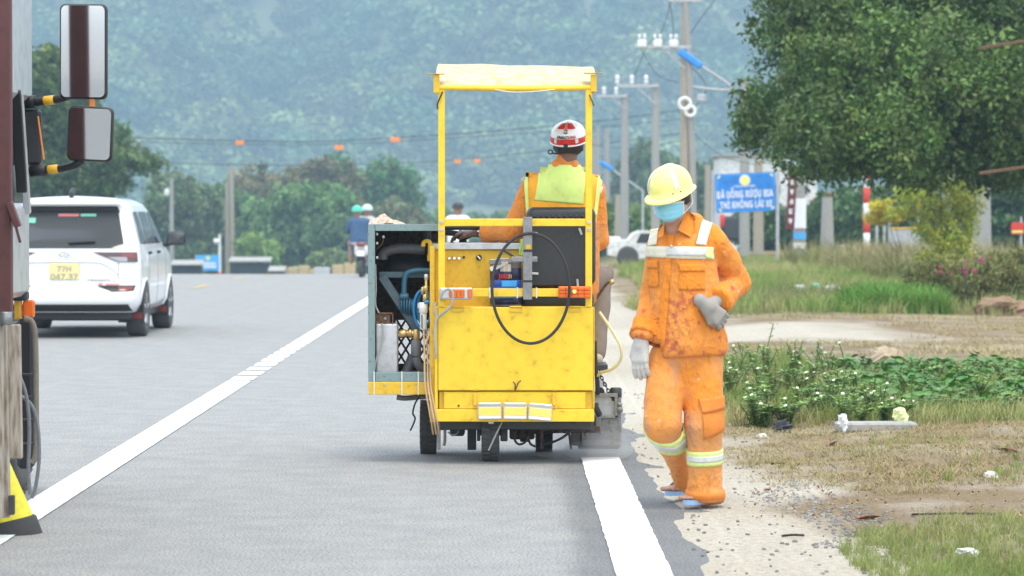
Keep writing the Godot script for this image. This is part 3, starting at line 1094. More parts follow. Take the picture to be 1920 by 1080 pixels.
	one_box("floor_plate", Vector3(-0.793, 0.502, -18.59), Vector3(-0.449, 0.474, -18.59) - Vector3(0, 0, 0.75), M.rusty, cab, 0.001)
	one_box("yellow_rail", Vector3(-0.806, 0.472, -18.54), Vector3(-0.442, 0.399, -18.54) - Vector3(0, 0, 0.06), M.yellow_old, cab, 0.003)
	for x: float in [700.0, 752.0, 783.0]:
		var px := (x - 951.0) * 0.00309
		one_box("cable_tie", Vector3(px, 0.533, -18.536), Vector3(px + 0.008, 0.397, -18.545), M.white_plastic, cab, 0.001)
	bolt(Vector3(-0.711, 0.458, -18.54), 0.008, M.alu, cab)
	# front wall of the cabinet with a lattice window
	st = mb()
	bb(st, Vector3(-0.82, 1.363, -19.3), Vector3(-0.39, 0.806, -19.32), 0.001)
	bb(st, Vector3(-0.82, 0.807, -19.3), Vector3(-0.673, 0.465, -19.32), 0.001)
	bb(st, Vector3(-0.672, 0.543, -19.3), Vector3(-0.448, 0.465, -19.32), 0.001)
	w("front_wall", st, M.rusty_dark, cab)
	for s: float in [-1.0, 1.0]:
		for q in 9:
			var x0 := -0.695 + q * 0.055
			var y0 := 0.542
			var y1 := 0.806
			var dx := (y1 - y0) * 0.62 * s
			st = mb()
			bar(st, Vector3(x0 - dx * 0.5, y0, -19.31 - 0.004 * s), Vector3(x0 + dx * 0.5, y1, -19.31 - 0.004 * s), 0.013, 0.006, 0.001, Vector3(0, 0, 1))
			w("lattice_bar", st, M.rusty, cab)
	# exhaust pipe, muffler, brace, pump, hoses, tank
	one_tube("exhaust_pipe", [Vector3(-0.732, 1.177, -18.85), Vector3(-0.729, 1.214, -18.85), Vector3(-0.688, 1.233, -18.85), Vector3(-0.625, 1.243, -18.85), Vector3(-0.487, 1.236, -18.85)], [0.028, 0.029, 0.03, 0.03, 0.03, 0.03, 0.03, 0.03, 0.03, 0.03, 0.03, 0.03, 0.03, 0.03, 0.03, 0.03, 0.03, 0.03, 0.03, 0.03, 0.03, 0.03, 0.03, 0.03, 0.03], M.pipe_grey, cab, 12)
	st = mb()
	cyl(st, Vector3(-0.708, 1.117, -19.05), Vector3(-0.479, 1.117, -19.05), 0.075, 18, 0.012)
	cyl(st, Vector3(-0.51, 1.323, -19), Vector3(-0.453, 1.323, -19), 0.06, 16, 0.01)
	w("muffler", st, M.dark_metal, cab)
	st = mb()
	bar(st, Vector3(-0.749, 1.091, -18.72), Vector3(-0.446, 1.091, -18.72), 0.036, 0.03, 0.003, Vector3(0, 0, 1))
	bar(st, Vector3(-0.732, 1.082, -18.7), Vector3(-0.517, 0.758, -18.7), 0.05, 0.03, 0.003, Vector3(0, 0, 1))
	w("brace", st, M.brace_teal, cab)
	one_tube("coolant_pipe", [Vector3(-0.6, 0.952, -18.66), Vector3(-0.6, 1.046, -18.66), Vector3(-0.585, 1.099, -18.66), Vector3(-0.532, 1.117, -18.66), Vector3(-0.451, 1.117, -18.66)], 0.0165, M.blue_pipe, cab, 10)
	st = mb()
	cyl(st, Vector3(-0.625, 0.965, -18.66), Vector3(-0.575, 0.965, -18.66), 0.02, 12)
	for q in 6:
		cyl(st, Vector3(-0.62, 0.915, -18.68) + Vector3(q * 0.0155, -q * 0.003, 0), Vector3(-0.62, 0.915, -18.68) + Vector3(q * 0.0155 + 0.009, -q * 0.003, 0), 0.055 - absf(q - 2.5) * 0.004, 18)
	cyl(st, Vector3(-0.626, 0.905, -18.7), Vector3(-0.52, 0.914, -18.7), 0.035, 14)
	w("pump", st, M.blue_pipe, cab)
	st = mb()
	tube(st, ring_pts(Vector3(-0.494, 0.891, -18.64), 0.05, 0.11, 36), 0.009, 8, true)
	tube(st, ring_pts(Vector3(-0.479, 0.896, -18.66), 0.045, 0.1, 36), 0.009, 8, true)
	w("air_hose_coil", st, M.blue_hose, cab)
	st = mb()
	rounded(st, Vector3(-0.701, 0.653, -18.68), Vector3(0.128, 0.31, 0.16), 0.012)
	var tank := w("metal_tank", st, M.tank_alu, cab)
	one_box("tank_lip", Vector3(-0.769, 0.508, -18.6), Vector3(-0.624, 0.494, -18.62), M.steel, tank, 0.002)
	st = mb()
	bb(st, Vector3(-0.775, 0.867, -18.61), Vector3(-0.68, 0.804, -18.64), 0.003)
	bb(st, Vector3(-0.753, 0.873, -18.6), Vector3(-0.662, 0.863, -18.64), 0.001)
	bb(st, Vector3(-0.67, 0.873, -18.6), Vector3(-0.662, 0.81, -18.64), 0.001)
	w("bracket", st, M.rusty, cab)
	bolt(Vector3(-0.71, 0.839, -18.6), 0.01, M.steel, cab)
	one_tube("wire", [Vector3(-0.728, 0.812, -18.58), Vector3(-0.722, 0.753, -18.585), Vector3(-0.734, 0.676, -18.585), Vector3(-0.762, 0.598, -18.585), Vector3(-0.771, 0.536, -18.585)], 0.0055, M.grey_cable, cab, 6)
	one_tube("wire", [Vector3(-0.766, 1.155, -18.6), Vector3(-0.763, 1.016, -18.6), Vector3(-0.766, 0.923, -18.6), Vector3(-0.747, 0.873, -18.6)], 0.005, M.grey_cable, cab, 6)
	one_tube("wire", [Vector3(-0.719, 1.304, -18.6), Vector3(-0.729, 1.27, -18.62), Vector3(-0.76, 1.242, -18.62)], 0.003, M.rusty, cab, 6)
	for q in [Vector3(-0.719, 1.307, -18.6), Vector3(-0.756, 1.27, -18.6), Vector3(-0.756, 1.323, -18.6), Vector3(-0.756, 1.186, -18.6)]:
		st = mb()
		cyl(st, q, q + Vector3(0, 0.012, 0.012), 0.007, 8)
		w("screw_cap", st, M.white_plastic, cab)
	# fittings between the cabinet and the body
	st = mb()
	cyl(st, Vector3(-0.631, 0.745, -18.64), Vector3(-0.587, 0.751, -18.64), 0.024, 14)
	cyl(st, Vector3(-0.593, 0.751, -18.64), Vector3(-0.525, 0.748, -18.64), 0.019, 12)
	cyl(st, Vector3(-0.575, 0.751, -18.64), Vector3(-0.556, 0.751, -18.64), 0.026, 8)
	cyl(st, Vector3(-0.531, 0.773, -18.64), Vector3(-0.531, 0.704, -18.64), 0.022, 12)
	w("brass_elbow", st, M.brass, cab)
	st = mb()
	cyl(st, Vector3(-0.531, 0.711, -18.64), Vector3(-0.531, 0.617, -18.64), 0.03, 16)
	w("grey_sleeve", st, M.pipe_grey, cab)
	one_tube("drain_hose", [Vector3(-0.531, 0.617, -18.64), Vector3(-0.522, 0.573, -18.65), Vector3(-0.489, 0.535, -18.68), Vector3(-0.447, 0.512, -18.75)], 0.026, M.pipe_grey, cab, 12)
	one_tube("drain_hose", [Vector3(-0.553, 0.613, -18.74), Vector3(-0.572, 0.563, -18.74), Vector3(-0.603, 0.494, -18.74)], 0.03, M.pipe_grey, cab, 12)
	st = mb()
	cyl(st, Vector3(-0.486, 0.916, -18.52), Vector3(-0.486, 0.777, -18.52), 0.02, 16)
	cyl(st, Vector3(-0.486, 0.935, -18.52), Vector3(-0.486, 0.873, -18.52), 0.026, 16)
	bb(st, Vector3(-0.519, 0.931, -18.53), Vector3(-0.467, 0.899, -18.56), 0.004)
	var filt := w("air_filter", st, M.white_plastic, cab)
	one_box("filter_window", Vector3(-0.496, 0.864, -18.497), Vector3(-0.49, 0.784, -18.505), M.black, filt, 0.001)
	st = mb()
	cyl(st, Vector3(-0.469, 1.08, -18.52), Vector3(-0.469, 0.931, -18.52), 0.009, 10)
	cyl(st, Vector3(-0.472, 1.03, -18.52), Vector3(-0.472, 0.999, -18.52), 0.016, 10)
	cyl(st, Vector3(-0.475, 0.981, -18.52), Vector3(-0.475, 0.941, -18.52), 0.015, 8)
	cyl(st, Vector3(-0.491, 1.024, -18.52), Vector3(-0.491, 0.981, -18.52), 0.008, 8)
	w("brass_valve", st, M.brass, cab)
	st = mb()
	cyl(st, Vector3(-0.469, 1.098, -18.52), Vector3(-0.469, 1.064, -18.52), 0.013, 10)
	w("valve_cap", st, M.alu, cab)
	st = mb()
	cyl(st, Vector3(-0.481, 0.932, -18.5), Vector3(-0.453, 0.941, -18.5), 0.009, 8)
	cyl(st, Vector3(-0.478, 0.777, -18.52), Vector3(-0.478, 0.759, -18.52), 0.012, 10)
	w("hose_nipple", st, M.blue_hose, cab)
	for q in [[794.0, 0.0], [799.5, 0.02], [804.5, 0.01]]:
		var px: float = (q[0] - 951.0) * 0.003086
		one_tube("paint_hose", [Vector3(px, 0.787, -18.51 - q[1]), Vector3(px + 0.006, 0.648, -18.5 - q[1]), Vector3(px + 0.01, 0.464, -18.47), Vector3(px + 0.03, 0.342, -18.45 + q[1]), Vector3(px + 0.048, 0.244, -18.44 + q[1]), Vector3(px + 0.056, 0.173, -18.5)], 0.0058, M.tan_hose, t, 8)
	one_tube("paint_hose", [Vector3(-0.447, 0.91, -18.5), Vector3(-0.435, 0.802, -18.5), Vector3(-0.447, 0.756, -18.5), Vector3(-0.466, 0.71, -18.5)], 0.0075, M.tan_hose, t, 8)
	# hook on the corner of the control box
	one_tube("hook", [Vector3(-0.488, 1.257, -18.66), Vector3(-0.488, 1.279, -18.66), Vector3(-0.47, 1.288, -18.66), Vector3(-0.451, 1.276, -18.66), Vector3(-0.451, 1.201, -18.66)], 0.013, M.yellow_old, t, 8)
	one_box("hook_plate", Vector3(-0.466, 1.208, -18.64), Vector3(-0.448, 1.17, -18.68), M.yellow_old, t, 0.004)
	# --- underside
	wheel(Vector3(-0.476, 0.161, -19.3), 0.161, 0.1, t, M.dark_metal)
	wheel(Vector3(0.224, 0.155, -19.45), 0.155, 0.105, t, M.dark_metal)
	wheel(Vector3(-0.098, 0.168, -18.72), 0.168, 0.105, t, M.dark_metal)
	one_box("chassis", Vector3(-0.394, 0.238, -18.6), Vector3(0.493, 0.191, -18.6) - Vector3(0, 0, 0.95), M.dark_metal, t, 0.004)
	st = mb()
	bb(st, Vector3(-0.237, 0.209, -19), Vector3(-0.184, 0.043, -19.06), 0.004)
	bb(st, Vector3(-0.342, 0.209, -19), Vector3(-0.254, 0.125, -19.3), 0.01)
	bb(st, Vector3(-0.04, 0.205, -18.68), Vector3(0.003, 0.117, -18.78), 0.006)
	bb(st, Vector3(-0.178, 0.219, -18.7), Vector3(-0.157, 0.117, -18.78), 0.004)
	w("axle_bracket", st, M.dark_metal, t)
	st = mb()
	cyl(st, Vector3(-0.5, 0.161, -19.35), Vector3(0.3, 0.16, -19.42), 0.024, 12)
	cyl(st, Vector3(-0.17, 0.168, -18.72), Vector3(-0.02, 0.168, -18.72), 0.02, 10)
	w("axle", st, M.dark_metal, t)
	st = mb()
	bb(st, Vector3(0.013, 0.203, -18.9), Vector3(0.163, 0.112, -19.2), 0.01)
	bb(st, Vector3(0.076, 0.136, -18.95), Vector3(0.131, 0.094, -19.1), 0.006)
	cyl(st, Vector3(0.123, 0.165, -18.9), Vector3(0.422, 0.177, -18.9), 0.022, 12)
	bb(st, Vector3(0.191, 0.212, -18.75), Vector3(0.213, 0.065, -18.8), 0.004)
	bb(st, Vector3(0.328, 0.206, -18.9), Vector3(0.351, 0.149, -18.95), 0.004)
	bb(st, Vector3(0.295, 0.193, -18.85), Vector3(0.548, 0.157, -18.88), 0.004)
	w("drive_unit", st, M.rusty_dark, t)
	one_box("stay", Vector3(-0.408, 0.235, -18.6), Vector3(-0.388, 0.074, -18.63), M.dirty_metal, t, 0.003)
	one_tube("stay", [Vector3(-0.365, 0.216, -18.7), Vector3(-0.365, 0.125, -18.7), Vector3(-0.371, 0.091, -18.7)], 0.009, M.dirty_metal, t, 8)
	one_tube("loose_cable", [Vector3(-0.347, 0.166, -18.75), Vector3(-0.321, 0.152, -18.72), Vector3(-0.296, 0.158, -18.72), Vector3(-0.284, 0.175, -18.75)], 0.005, M.grey_cable, t, 6)
	one_tube("loose_cable", [Vector3(-0.031, 0.24, -18.52), Vector3(-0.065, 0.17, -18.5), Vector3(-0.108, 0.078, -18.5)], 0.005, M.grey_cable, t, 6)
	one_tube("loose_cable", [Vector3(0.047, 0.185, -18.7), Vector3(0.041, 0.135, -18.7), Vector3(0.065, 0.1, -18.7), Vector3(0.103, 0.11, -18.7), Vector3(0.122, 0.147, -18.7), Vector3(0.134, 0.104, -18.7), Vector3(0.165, 0.085, -18.7)], 0.007, M.rubber, t, 8)
	one_tube("loose_cable", [Vector3(0.394, 0.235, -18.6), Vector3(0.357, 0.169, -18.65), Vector3(0.293, 0.122, -18.7), Vector3(0.209, 0.094, -18.75)], 0.008, M.rubber, t, 8)
	one_tube("loose_cable", [Vector3(-0.514, 0.378, -18.7), Vector3(-0.539, 0.337, -18.7), Vector3(-0.552, 0.281, -18.7), Vector3(-0.539, 0.247, -18.7), Vector3(-0.567, 0.178, -18.7)], 0.006, M.rubber, t, 6)
	one_tube("exhaust_tail", [Vector3(-0.647, 0.372, -18.75), Vector3(-0.597, 0.366, -18.75), Vector3(-0.504, 0.373, -18.78), Vector3(-0.442, 0.372, -18.8)], 0.016, M.pipe_grey, t, 10)
	st = mb()
	for q in 3: cyl(st, Vector3(-0.108, 0.251, -18.45) + Vector3(q * 0.01, -0.004 - absf(q - 1) * -0.004, 0), Vector3(-0.108, 0.251, -18.45) + Vector3(q * 0.01 + 0.008, -0.016, 0), 0.006, 8)
	w("wing_nut", st, M.alu, t)
	# --- paint shoe with its hopper on the right
	var shoe := Node3D.new()
	shoe.name = "paint_shoe"
	t.add_child(shoe, true)
	shoe.global_position = Vector3(0.519, 0.057, -19)
	st = mb()
	bb(st, Vector3(0.439, 0.247, -18.95), Vector3(0.66, 0.067, -18.95) - Vector3(0, 0, 0.3), 0.006)
	bb(st, Vector3(0.383, 0.215, -19), Vector3(0.443, 0.069, -19) - Vector3(0, 0, 0.25), 0.006)
	w("shoe_box", st, M.dirty_metal, shoe)
	st = mb()
	bx(st, Vector3(0.37, 0.128, -18.98), Vector3(0.012, 0.14, 0.26), 0.002, Basis(Vector3(0, 0, 1), 0.12))
	w("side_plate", st, M.dark_metal, shoe)
	one_box("skid_plate", Vector3(0.423, 0.074, -18.93), Vector3(0.663, 0.055, -18.93) - Vector3(0, 0, 0.34), M.dark_metal, shoe, 0.002)
	st = mb()
	bb(st, Vector3(0.511, 0.384, -18.93), Vector3(0.654, 0.363, -18.96), 0.002)
	bb(st, Vector3(0.637, 0.365, -18.93), Vector3(0.654, 0.24, -18.96), 0.002)
	bb(st, Vector3(0.511, 0.254, -18.93), Vector3(0.654, 0.237, -18.96), 0.002)
	w("hopper_frame", st, M.dirty_metal, shoe)
	st = mb()
	bb(st, Vector3(0.512, 0.369, -18.965), Vector3(0.642, 0.246, -18.965) - Vector3(0, 0, 0.22), 0.003)
	w("hopper", st, M.hopper_white, shoe)
	st = mb()
	cyl(st, Vector3(0.534, 0.316, -18.955), Vector3(0.534, 0.315, -18.97), 0.009, 10)
	w("hopper_hole", st, M.black, shoe)
	st = mb()
	cyl(st, Vector3(0.645, 0.349, -18.98), Vector3(0.645, 0.416, -18.98), 0.036, 18, 0.008)
	cyl(st, Vector3(0.645, 0.337, -18.98), Vector3(0.645, 0.381, -18.98), 0.03, 16)
	w("filler_cap", st, M.dark_metal, shoe)
	st = mb()
	bb(st, Vector3(0.655, 0.36, -18.95), Vector3(0.677, 0.064, -18.98), 0.003)
	cyl(st, Vector3(0.653, 0.289, -18.93), Vector3(0.685, 0.289, -18.93), 0.018, 10)
	cyl(st, Vector3(0.653, 0.324, -18.93), Vector3(0.681, 0.314, -18.93), 0.012, 10)
	bb(st, Vector3(0.523, 0.252, -18.92), Vector3(0.553, 0.168, -18.95), 0.003)
	w("lever_arm", st, M.dirty_metal, shoe)
	for q in [Vector3(0.467, 0.225, -18.945), Vector3(0.613, 0.215, -18.945), Vector3(0.559, 0.149, -18.945), Vector3(0.619, 0.168, -18.945), Vector3(0.47, 0.14, -18.945), Vector3(0.628, 0.092, -18.945)]:
		bolt(q, 0.009, M.steel, shoe)
	one_tube("delivery_pipe", [Vector3(0.513, 0.327, -18.88), Vector3(0.529, 0.292, -18.88), Vector3(0.545, 0.259, -18.9)], 0.019, M.rubber, shoe, 10)
	st = mb()
	bb(st, Vector3(0.516, 0.39, -18.98), Vector3(0.568, 0.364, -19.05), 0.006)
	cyl(st, Vector3(0.553, 0.394, -18.97), Vector3(0.555, 0.391, -19.03), 0.025, 12)
	w("pivot", st, M.dark_metal, shoe)
	# chain holding the shoe up
	var a: Vector3 = Vector3(0.526, 0.543, -18.9)
	var b2: Vector3 = Vector3(0.613, 0.37, -18.95)
	for q in 9:
		var m0 := a.lerp(b2, (q + 0.5) / 9.0)
		var dd := (b2 - a).normalized()
		var sd := Vector3(0, 0, 1) if q % 2 == 0 else dd.cross(Vector3(0, 0, 1)).normalized()
		var pts := []
		for r in 12:
			var th := TAU * r / 12.0
			pts.append(m0 + dd * cos(th) * 0.015 + sd * sin(th) * 0.008)
		st = mb()
		tube(st, pts, 0.0036, 6, true)
		w("chain_link", st, M.dark_metal, shoe)
	one_tube("feed_hose", [Vector3(0.512, 0.7, -18.75), Vector3(0.52, 0.541, -18.8), Vector3(0.531, 0.47, -18.85), Vector3(0.536, 0.384, -18.92)], 0.014, M.rubber, t, 10)
	one_tube("spray_hose", [Vector3(0.539, 0.873, -18.7), Vector3(0.582, 0.812, -18.68), Vector3(0.634, 0.728, -18.66), Vector3(0.666, 0.657, -18.66), Vector3(0.66, 0.588, -18.68), Vector3(0.615, 0.539, -18.72), Vector3(0.56, 0.517, -18.78), Vector3(0.53, 0.496, -18.82)], 0.009, M.clear_hose, t, 8)
	# foot step and its bracket
	one_box("foot_board", Vector3(0.495, 0.555, -18.9), Vector3(0.595, 0.52, -19.3), M.dark_metal, t, 0.003)
	one_tube("brake_lever", [Vector3(0.526, 0.946, -18.9), Vector3(0.587, 1.035, -18.85), Vector3(0.619, 1.048, -18.85)], 0.008, M.rusty, t, 8)
	st = mb()
	cyl(st, Vector3(0.603, 1.038, -18.85), Vector3(0.628, 1.051, -18.85), 0.016, 10)
	w("lever_knob", st, M.brass, t)

	# --- things that lie or stand on the machine
	var can := thing("paint_can", "blue paint can with a light blue band, clamped behind the seat", "paint can", Vector3(-0.009, 0.909, -18.6))
	st = mb()
	var cx := Transform3D(Basis.IDENTITY, Vector3(-0.009, 0.909, -18.6))
	lathe(st, cx, [Vector2(0, 0), Vector2(0.088, 0), Vector2(0.0925, 0.004), Vector2(0.0915, 0.012), Vector2(0.0915, 0.248), Vector2(0.095, 0.255), Vector2(0.095, 0.262), Vector2(0.085, 0.266), Vector2(0.08, 0.26), Vector2(0, 0.26)], 36)
	var cb := w("can_body", st, M.steel, can)
	for q in [[0.012, 0.05, M.can_navy], [0.05, 0.075, M.can_cyan], [0.075, 0.115, M.can_blue], [0.115, 0.155, M.can_blue], [0.155, 0.225, M.can_navy]]:
		st = mb()
		lathe(st, cx, [Vector2(0.0918, q[0]), Vector2(0.0928, q[0] + 0.001), Vector2(0.0928, q[1] - 0.001), Vector2(0.0918, q[1])], 36)
		w("print_band", st, q[2], can)
	st = mb()
	band_arc(st, cx, 0.0934, 0.118, 0.152, -0.25, 0.75, 12)
	w("print_band", st, M.can_cyan, can)
	st = mb()
	band_arc(st, cx, 0.0934, 0.205, 0.247, -0.35, 0.35, 10)
	w("print_band", st, M.alu, can)
	st = mb()
	band_arc(st, cx, 0.0938, 0.205, 0.25, -0.02, 0.14, 10)
	w("print_band", st, M.brass, can)
	var word := "Joton"
	for q in 5:
		var th := -0.38 + q * 0.165
		var L := text(word[q], 0.03, Vector3(-0.009, 0.909, -18.6) + Vector3(sin(th) * 0.0935, 0.179, cos(th) * 0.0935), M.red_print if q < 4 else M.brass, can, "lettering", 0.85, th)
		L.global_position = Vector3(-0.009, 0.909, -18.6) + Vector3(sin(th) * 0.0935, 0.179, cos(th) * 0.0935)
	st = mb()
	rounded(st, Vector3(-0.049, 1.148, -18.49), Vector3(0.11, 0.03, 0.02), 0.01, Basis(Vector3(0, 0, 1), 0.45))
	w("white_tape", st, M.white_paint, can)
	# rag
	var rag := thing("rag", "crumpled dirty white rag lying on the engine cabinet", "rag", Vector3(-0.709, 1.384, -18.75))
	st = mb()
	var rr := []
	for j in 13:
		var row := []
		for i in 25:
			var u := i / 24.0
			var v := j / 12.0
			var hh := pow(maxf(0.0, sin(PI * v)), 0.6) * (0.045 * exp(-pow((u - 0.38) / 0.16, 2.0)) + 0.02 * exp(-pow((u - 0.1) / 0.15, 2.0)) + 0.014 * exp(-pow((u - 0.7) / 0.2, 2.0)))
			hh += pow(maxf(0.0, sin(PI * v) * sin(PI * minf(1.0, u * 1.02))), 0.5) * (0.012 + 0.014 * nz.get_noise_2d(u * 420.0, v * 300.0))
			row.append(Vector3(-0.808, 1.385, -18.64) + Vector3(u * 0.21 + 0.008 * nz.get_noise_2d(v * 500.0, u * 90.0), hh + 0.002, -v * 0.2 + 0.01 * nz.get_noise_2d(u * 400.0, 7.0)))
		rr.append(row)
	sheet(st, rr)
	w("cloth", st, M.rag, rag)
	st = mb()
	bb(st, Vector3(-0.717, 1.394, -18.62), Vector3(-0.662, 1.383, -18.66), 0.003)
	tag(w("stone", st, M.rusty, rag), "brown lump under the rag")
	var glove := thing("folded_cloth", "pale yellow-green cloth tucked beside the strap on the machine", "cloth", Vector3(0.089, 1.21, -18.5))
	st = mb()
	var gr := []
	for j in 9:
		var row := []
		for i in 7:
			row.append(Vector3(0.068, 1.302, -18.5) + Vector3(0.004 * i + 0.012 * (1.0 - j / 8.0) * 0.5, -0.0115 * j, -0.012 + 0.008 * sin(i * 1.7 + j)))
		gr.append(row)
	sheet(st, gr)
	var back := []
	w("cloth_fold", st, M.lime, glove)

func band_arc(st: SurfaceTool, xf: Transform3D, r: float, y0: float, y1: float, a0: float, a1: float, n: int) -> void:
	st.set_smooth_group(0)
	for k in n:
		var a := lerpf(a0, a1, float(k) / n)
		var b := lerpf(a0, a1, float(k + 1) / n)
		quad(st, xf * Vector3(r * sin(a), y0, r * cos(a)), xf * Vector3(r * sin(a), y1, r * cos(a)), xf * Vector3(r * sin(b), y1, r * cos(b)), xf * Vector3(r * sin(b), y0, r * cos(b)))

# box with generously rounded edges (superellipsoid-like, by pushing a subdivided cube)
func rounded(st: SurfaceTool, c: Vector3, s: Vector3, r: float, b := Basis.IDENTITY, n := 8) -> void:
	st.set_smooth_group(0)
	var h := s * 0.5
	var inner := h - Vector3.ONE * r
	for ax in 3:
		for sg: float in [-1.0, 1.0]:
			var rows := []
			for j in n + 1:
				var row := []
				for i in n + 1:
					var p := Vector3.ZERO
					p[ax] = sg * h[ax]
					var u := (ax + 1) % 3
					var v := (ax + 2) % 3
					p[u] = edge_pos(i, n, h[u], r)
					p[v] = edge_pos(j, n, h[v], r)
					var q := p.clamp(-inner, inner)
					row.append(c + b * (q + (p - q).normalized() * r))
				rows.append(row if sg > 0 else row)
			if sg < 0: rows.reverse()
			sheet(st, rows)

func edge_pos(i: int, n: int, h: float, r: float) -> float:
	var k := n / 2 - 1
	if i <= k: return -h + r * pow(float(i) / k, 1.0) * 1.0
	if i >= n - k: return h - r * float(n - i) / k
	return 0.0

func machine_materials() -> void:
	M.lamp_case = mat(Color(0.6, 0.55, 0.5), 0.25, {"spec": 0.6})
	M.lamp_yellow = mat(Color(0.95, 0.72, 0.12), 0.25, {"spec": 0.7, "coat": 0.6})
	M.lamp_white = mat(Color(0.85, 0.83, 0.78), 0.25, {"coat": 0.5})
	var cv := tex("canvas_t", 0.014, 5, [[0.0, lin(0.9, 0.7, 0.35)], [0.35, lin(0.96, 0.88, 0.7)], [0.55, lin(0.98, 0.96, 0.92)], [1.0, Color.WHITE]], 512, FastNoiseLite.TYPE_SIMPLEX_SMOOTH, 81)
	M.canvas = mat(Color(0.5, 0.435, 0.32), 0.85, {"tex": cv, "scale": 1.3})
	M.black_board = mat(Color(0.03, 0.031, 0.034), 0.5, {"tex": TX.patch_t, "scale": 3.0})
	M.grey_cable = mat(Color(0.36, 0.36, 0.35), 0.5)
	M.rusty_dark = mat(Color(0.075, 0.05, 0.036), 0.75, {"tex": TX.rust_t, "scale": 2.0})
	M.pipe_grey = mat(Color(0.16, 0.165, 0.175), 0.55, {"tex": TX.patch_t, "scale": 4.0})
	M.brace_teal = mat(Color(0.075, 0.12, 0.14), 0.5, {"tex": TX.patch_t, "scale": 4.0})
	M.tank_alu = mat(Color(0.52, 0.52, 0.53), 0.45, {"metal": 0.35, "tex": TX.patch_t, "scale": 3.0})
	M.hopper_white = mat(Color(0.5, 0.52, 0.55), 0.5, {"tex": TX.patch_t, "scale": 2.5})
	M.can_navy = mat(Color(0.012, 0.014, 0.06), 0.3)
	M.can_blue = mat(Color(0.02, 0.09, 0.42), 0.3)
	M.can_cyan = mat(Color(0.06, 0.42, 0.85), 0.3)
	M.red_print = mat(Color(0.6, 0.03, 0.02), 0.4)
	M.rag = mat(Color(0.56, 0.48, 0.4), 0.9, {"tex": TX.rust_t, "scale": 3.0})
	M.lime = mat(Color(0.55, 0.72, 0.2), 0.8)

# ---------------------------------------------------------------- people
func people_materials() -> void:
	var weave := tex("weave", 0.2, 2, [[0.0, 0.8], [0.5, 0.95], [1.0, 1.0]], 256, FastNoiseLite.TYPE_SIMPLEX, 91)
	var soil := tex("soil", 0.018, 5, [[0.0, lin(0.78, 0.74, 0.7)], [0.3, lin(0.93, 0.92, 0.91)], [0.55, Color.WHITE], [1.0, Color.WHITE]], 512, FastNoiseLite.TYPE_SIMPLEX_SMOOTH, 93)
	var cr := FastNoiseLite.new()
	cr.noise_type = FastNoiseLite.TYPE_SIMPLEX_SMOOTH
	cr.fractal_type = FastNoiseLite.FRACTAL_RIDGED
	cr.frequency = 0.006
	cr.fractal_octaves = 3
	var crease := NoiseTexture2D.new()
	crease.width = 512; crease.height = 512
	crease.seamless = true
	crease.noise = cr
	M.cloth = mat(Color(1, 1, 1), 0.85, {"vc": true, "tex": weave, "bump": crease, "bumpcm": 1.1, "scale3": Vector3(5.0, 2.6, 5.0), "detail": soil, "dscale": 1.6, "spec": 0.25, "rim": 0.25})
	M.skin = mat(Color(0.42, 0.23, 0.15), 0.55, {"sss": 0.15, "vc": true})
	M.orange_cloth = mat(Color(0.83, 0.27, 0.034), 0.85, {"tex": weave, "bump": crease, "bumpcm": 1.0, "scale3": Vector3(5.0, 2.6, 5.0), "detail": soil, "dscale": 1.6, "spec": 0.25, "rim": 0.25})
	M.tape = mat(Color(0.62, 0.62, 0.60), 0.45, {"tex": soil, "scale": 3.0})
	M.tape_lime = mat(Color(0.66, 0.78, 0.28), 0.6, {"tex": soil, "scale": 3.0})
	M.tape_cream = mat(Color(0.72, 0.68, 0.52), 0.6, {"tex": soil, "scale": 3.0})
	M.helmet_yellow = mat(Color(0.86, 0.80, 0.26), 0.35, {"tex": tex("helm", 0.02, 5, [[0.0, lin(0.7, 0.66, 0.55)], [0.25, lin(0.95, 0.94, 0.9)], [1.0, Color.WHITE]], 512, FastNoiseLite.TYPE_SIMPLEX_SMOOTH, 95), "scale": 4.0})
	M.helmet_white = mat(Color(0.78, 0.77, 0.74), 0.25, {"coat": 0.4})
	M.helmet_red = mat(Color(0.55, 0.02, 0.015), 0.25, {"coat": 0.4})
	M.mask_blue = mat(Color(0.27, 0.62, 0.76), 0.8, {"rim": 0.3})
	M.mask_white = mat(Color(0.8, 0.8, 0.8), 0.8)
	M.glove = mat(Color(0.60, 0.58, 0.55), 0.95, {"tex": tex("knit", 0.06, 4, [[0.0, lin(0.4, 0.38, 0.35)], [0.4, lin(0.85, 0.84, 0.82)], [1.0, Color.WHITE]], 512, FastNoiseLite.TYPE_SIMPLEX, 97), "scale": 4.0})
	M.glove_grey = mat(Color(0.33, 0.31, 0.28), 0.95, {"tex": weave, "scale": 8.0})
	M.sandal = mat(Color(0.26, 0.42, 0.66), 0.5)
	M.hair = mat(Color(0.012, 0.011, 0.01), 0.5)
	M.trouser_grey = mat(Color(0.22, 0.17, 0.135), 0.9, {"tex": soil, "scale": 3.0})
	M.vest_lime = mat(Color(0.66, 0.80, 0.22), 0.8, {"tex": soil, "scale": 1.2})
	M.vest_orange = mat(Color(0.92, 0.40, 0.02), 0.8, {"tex": soil, "scale": 1.6})
	M.shoe = mat(Color(0.5, 0.42, 0.3), 0.8)

func folds(p: Vector3, sx: float, sy: float, sz: float, sd: float) -> float:
	var n := nz.get_noise_3d(p.x * sx + sd, p.y * sy, p.z * sz)
	return 1.0 - 2.2 * absf(n)

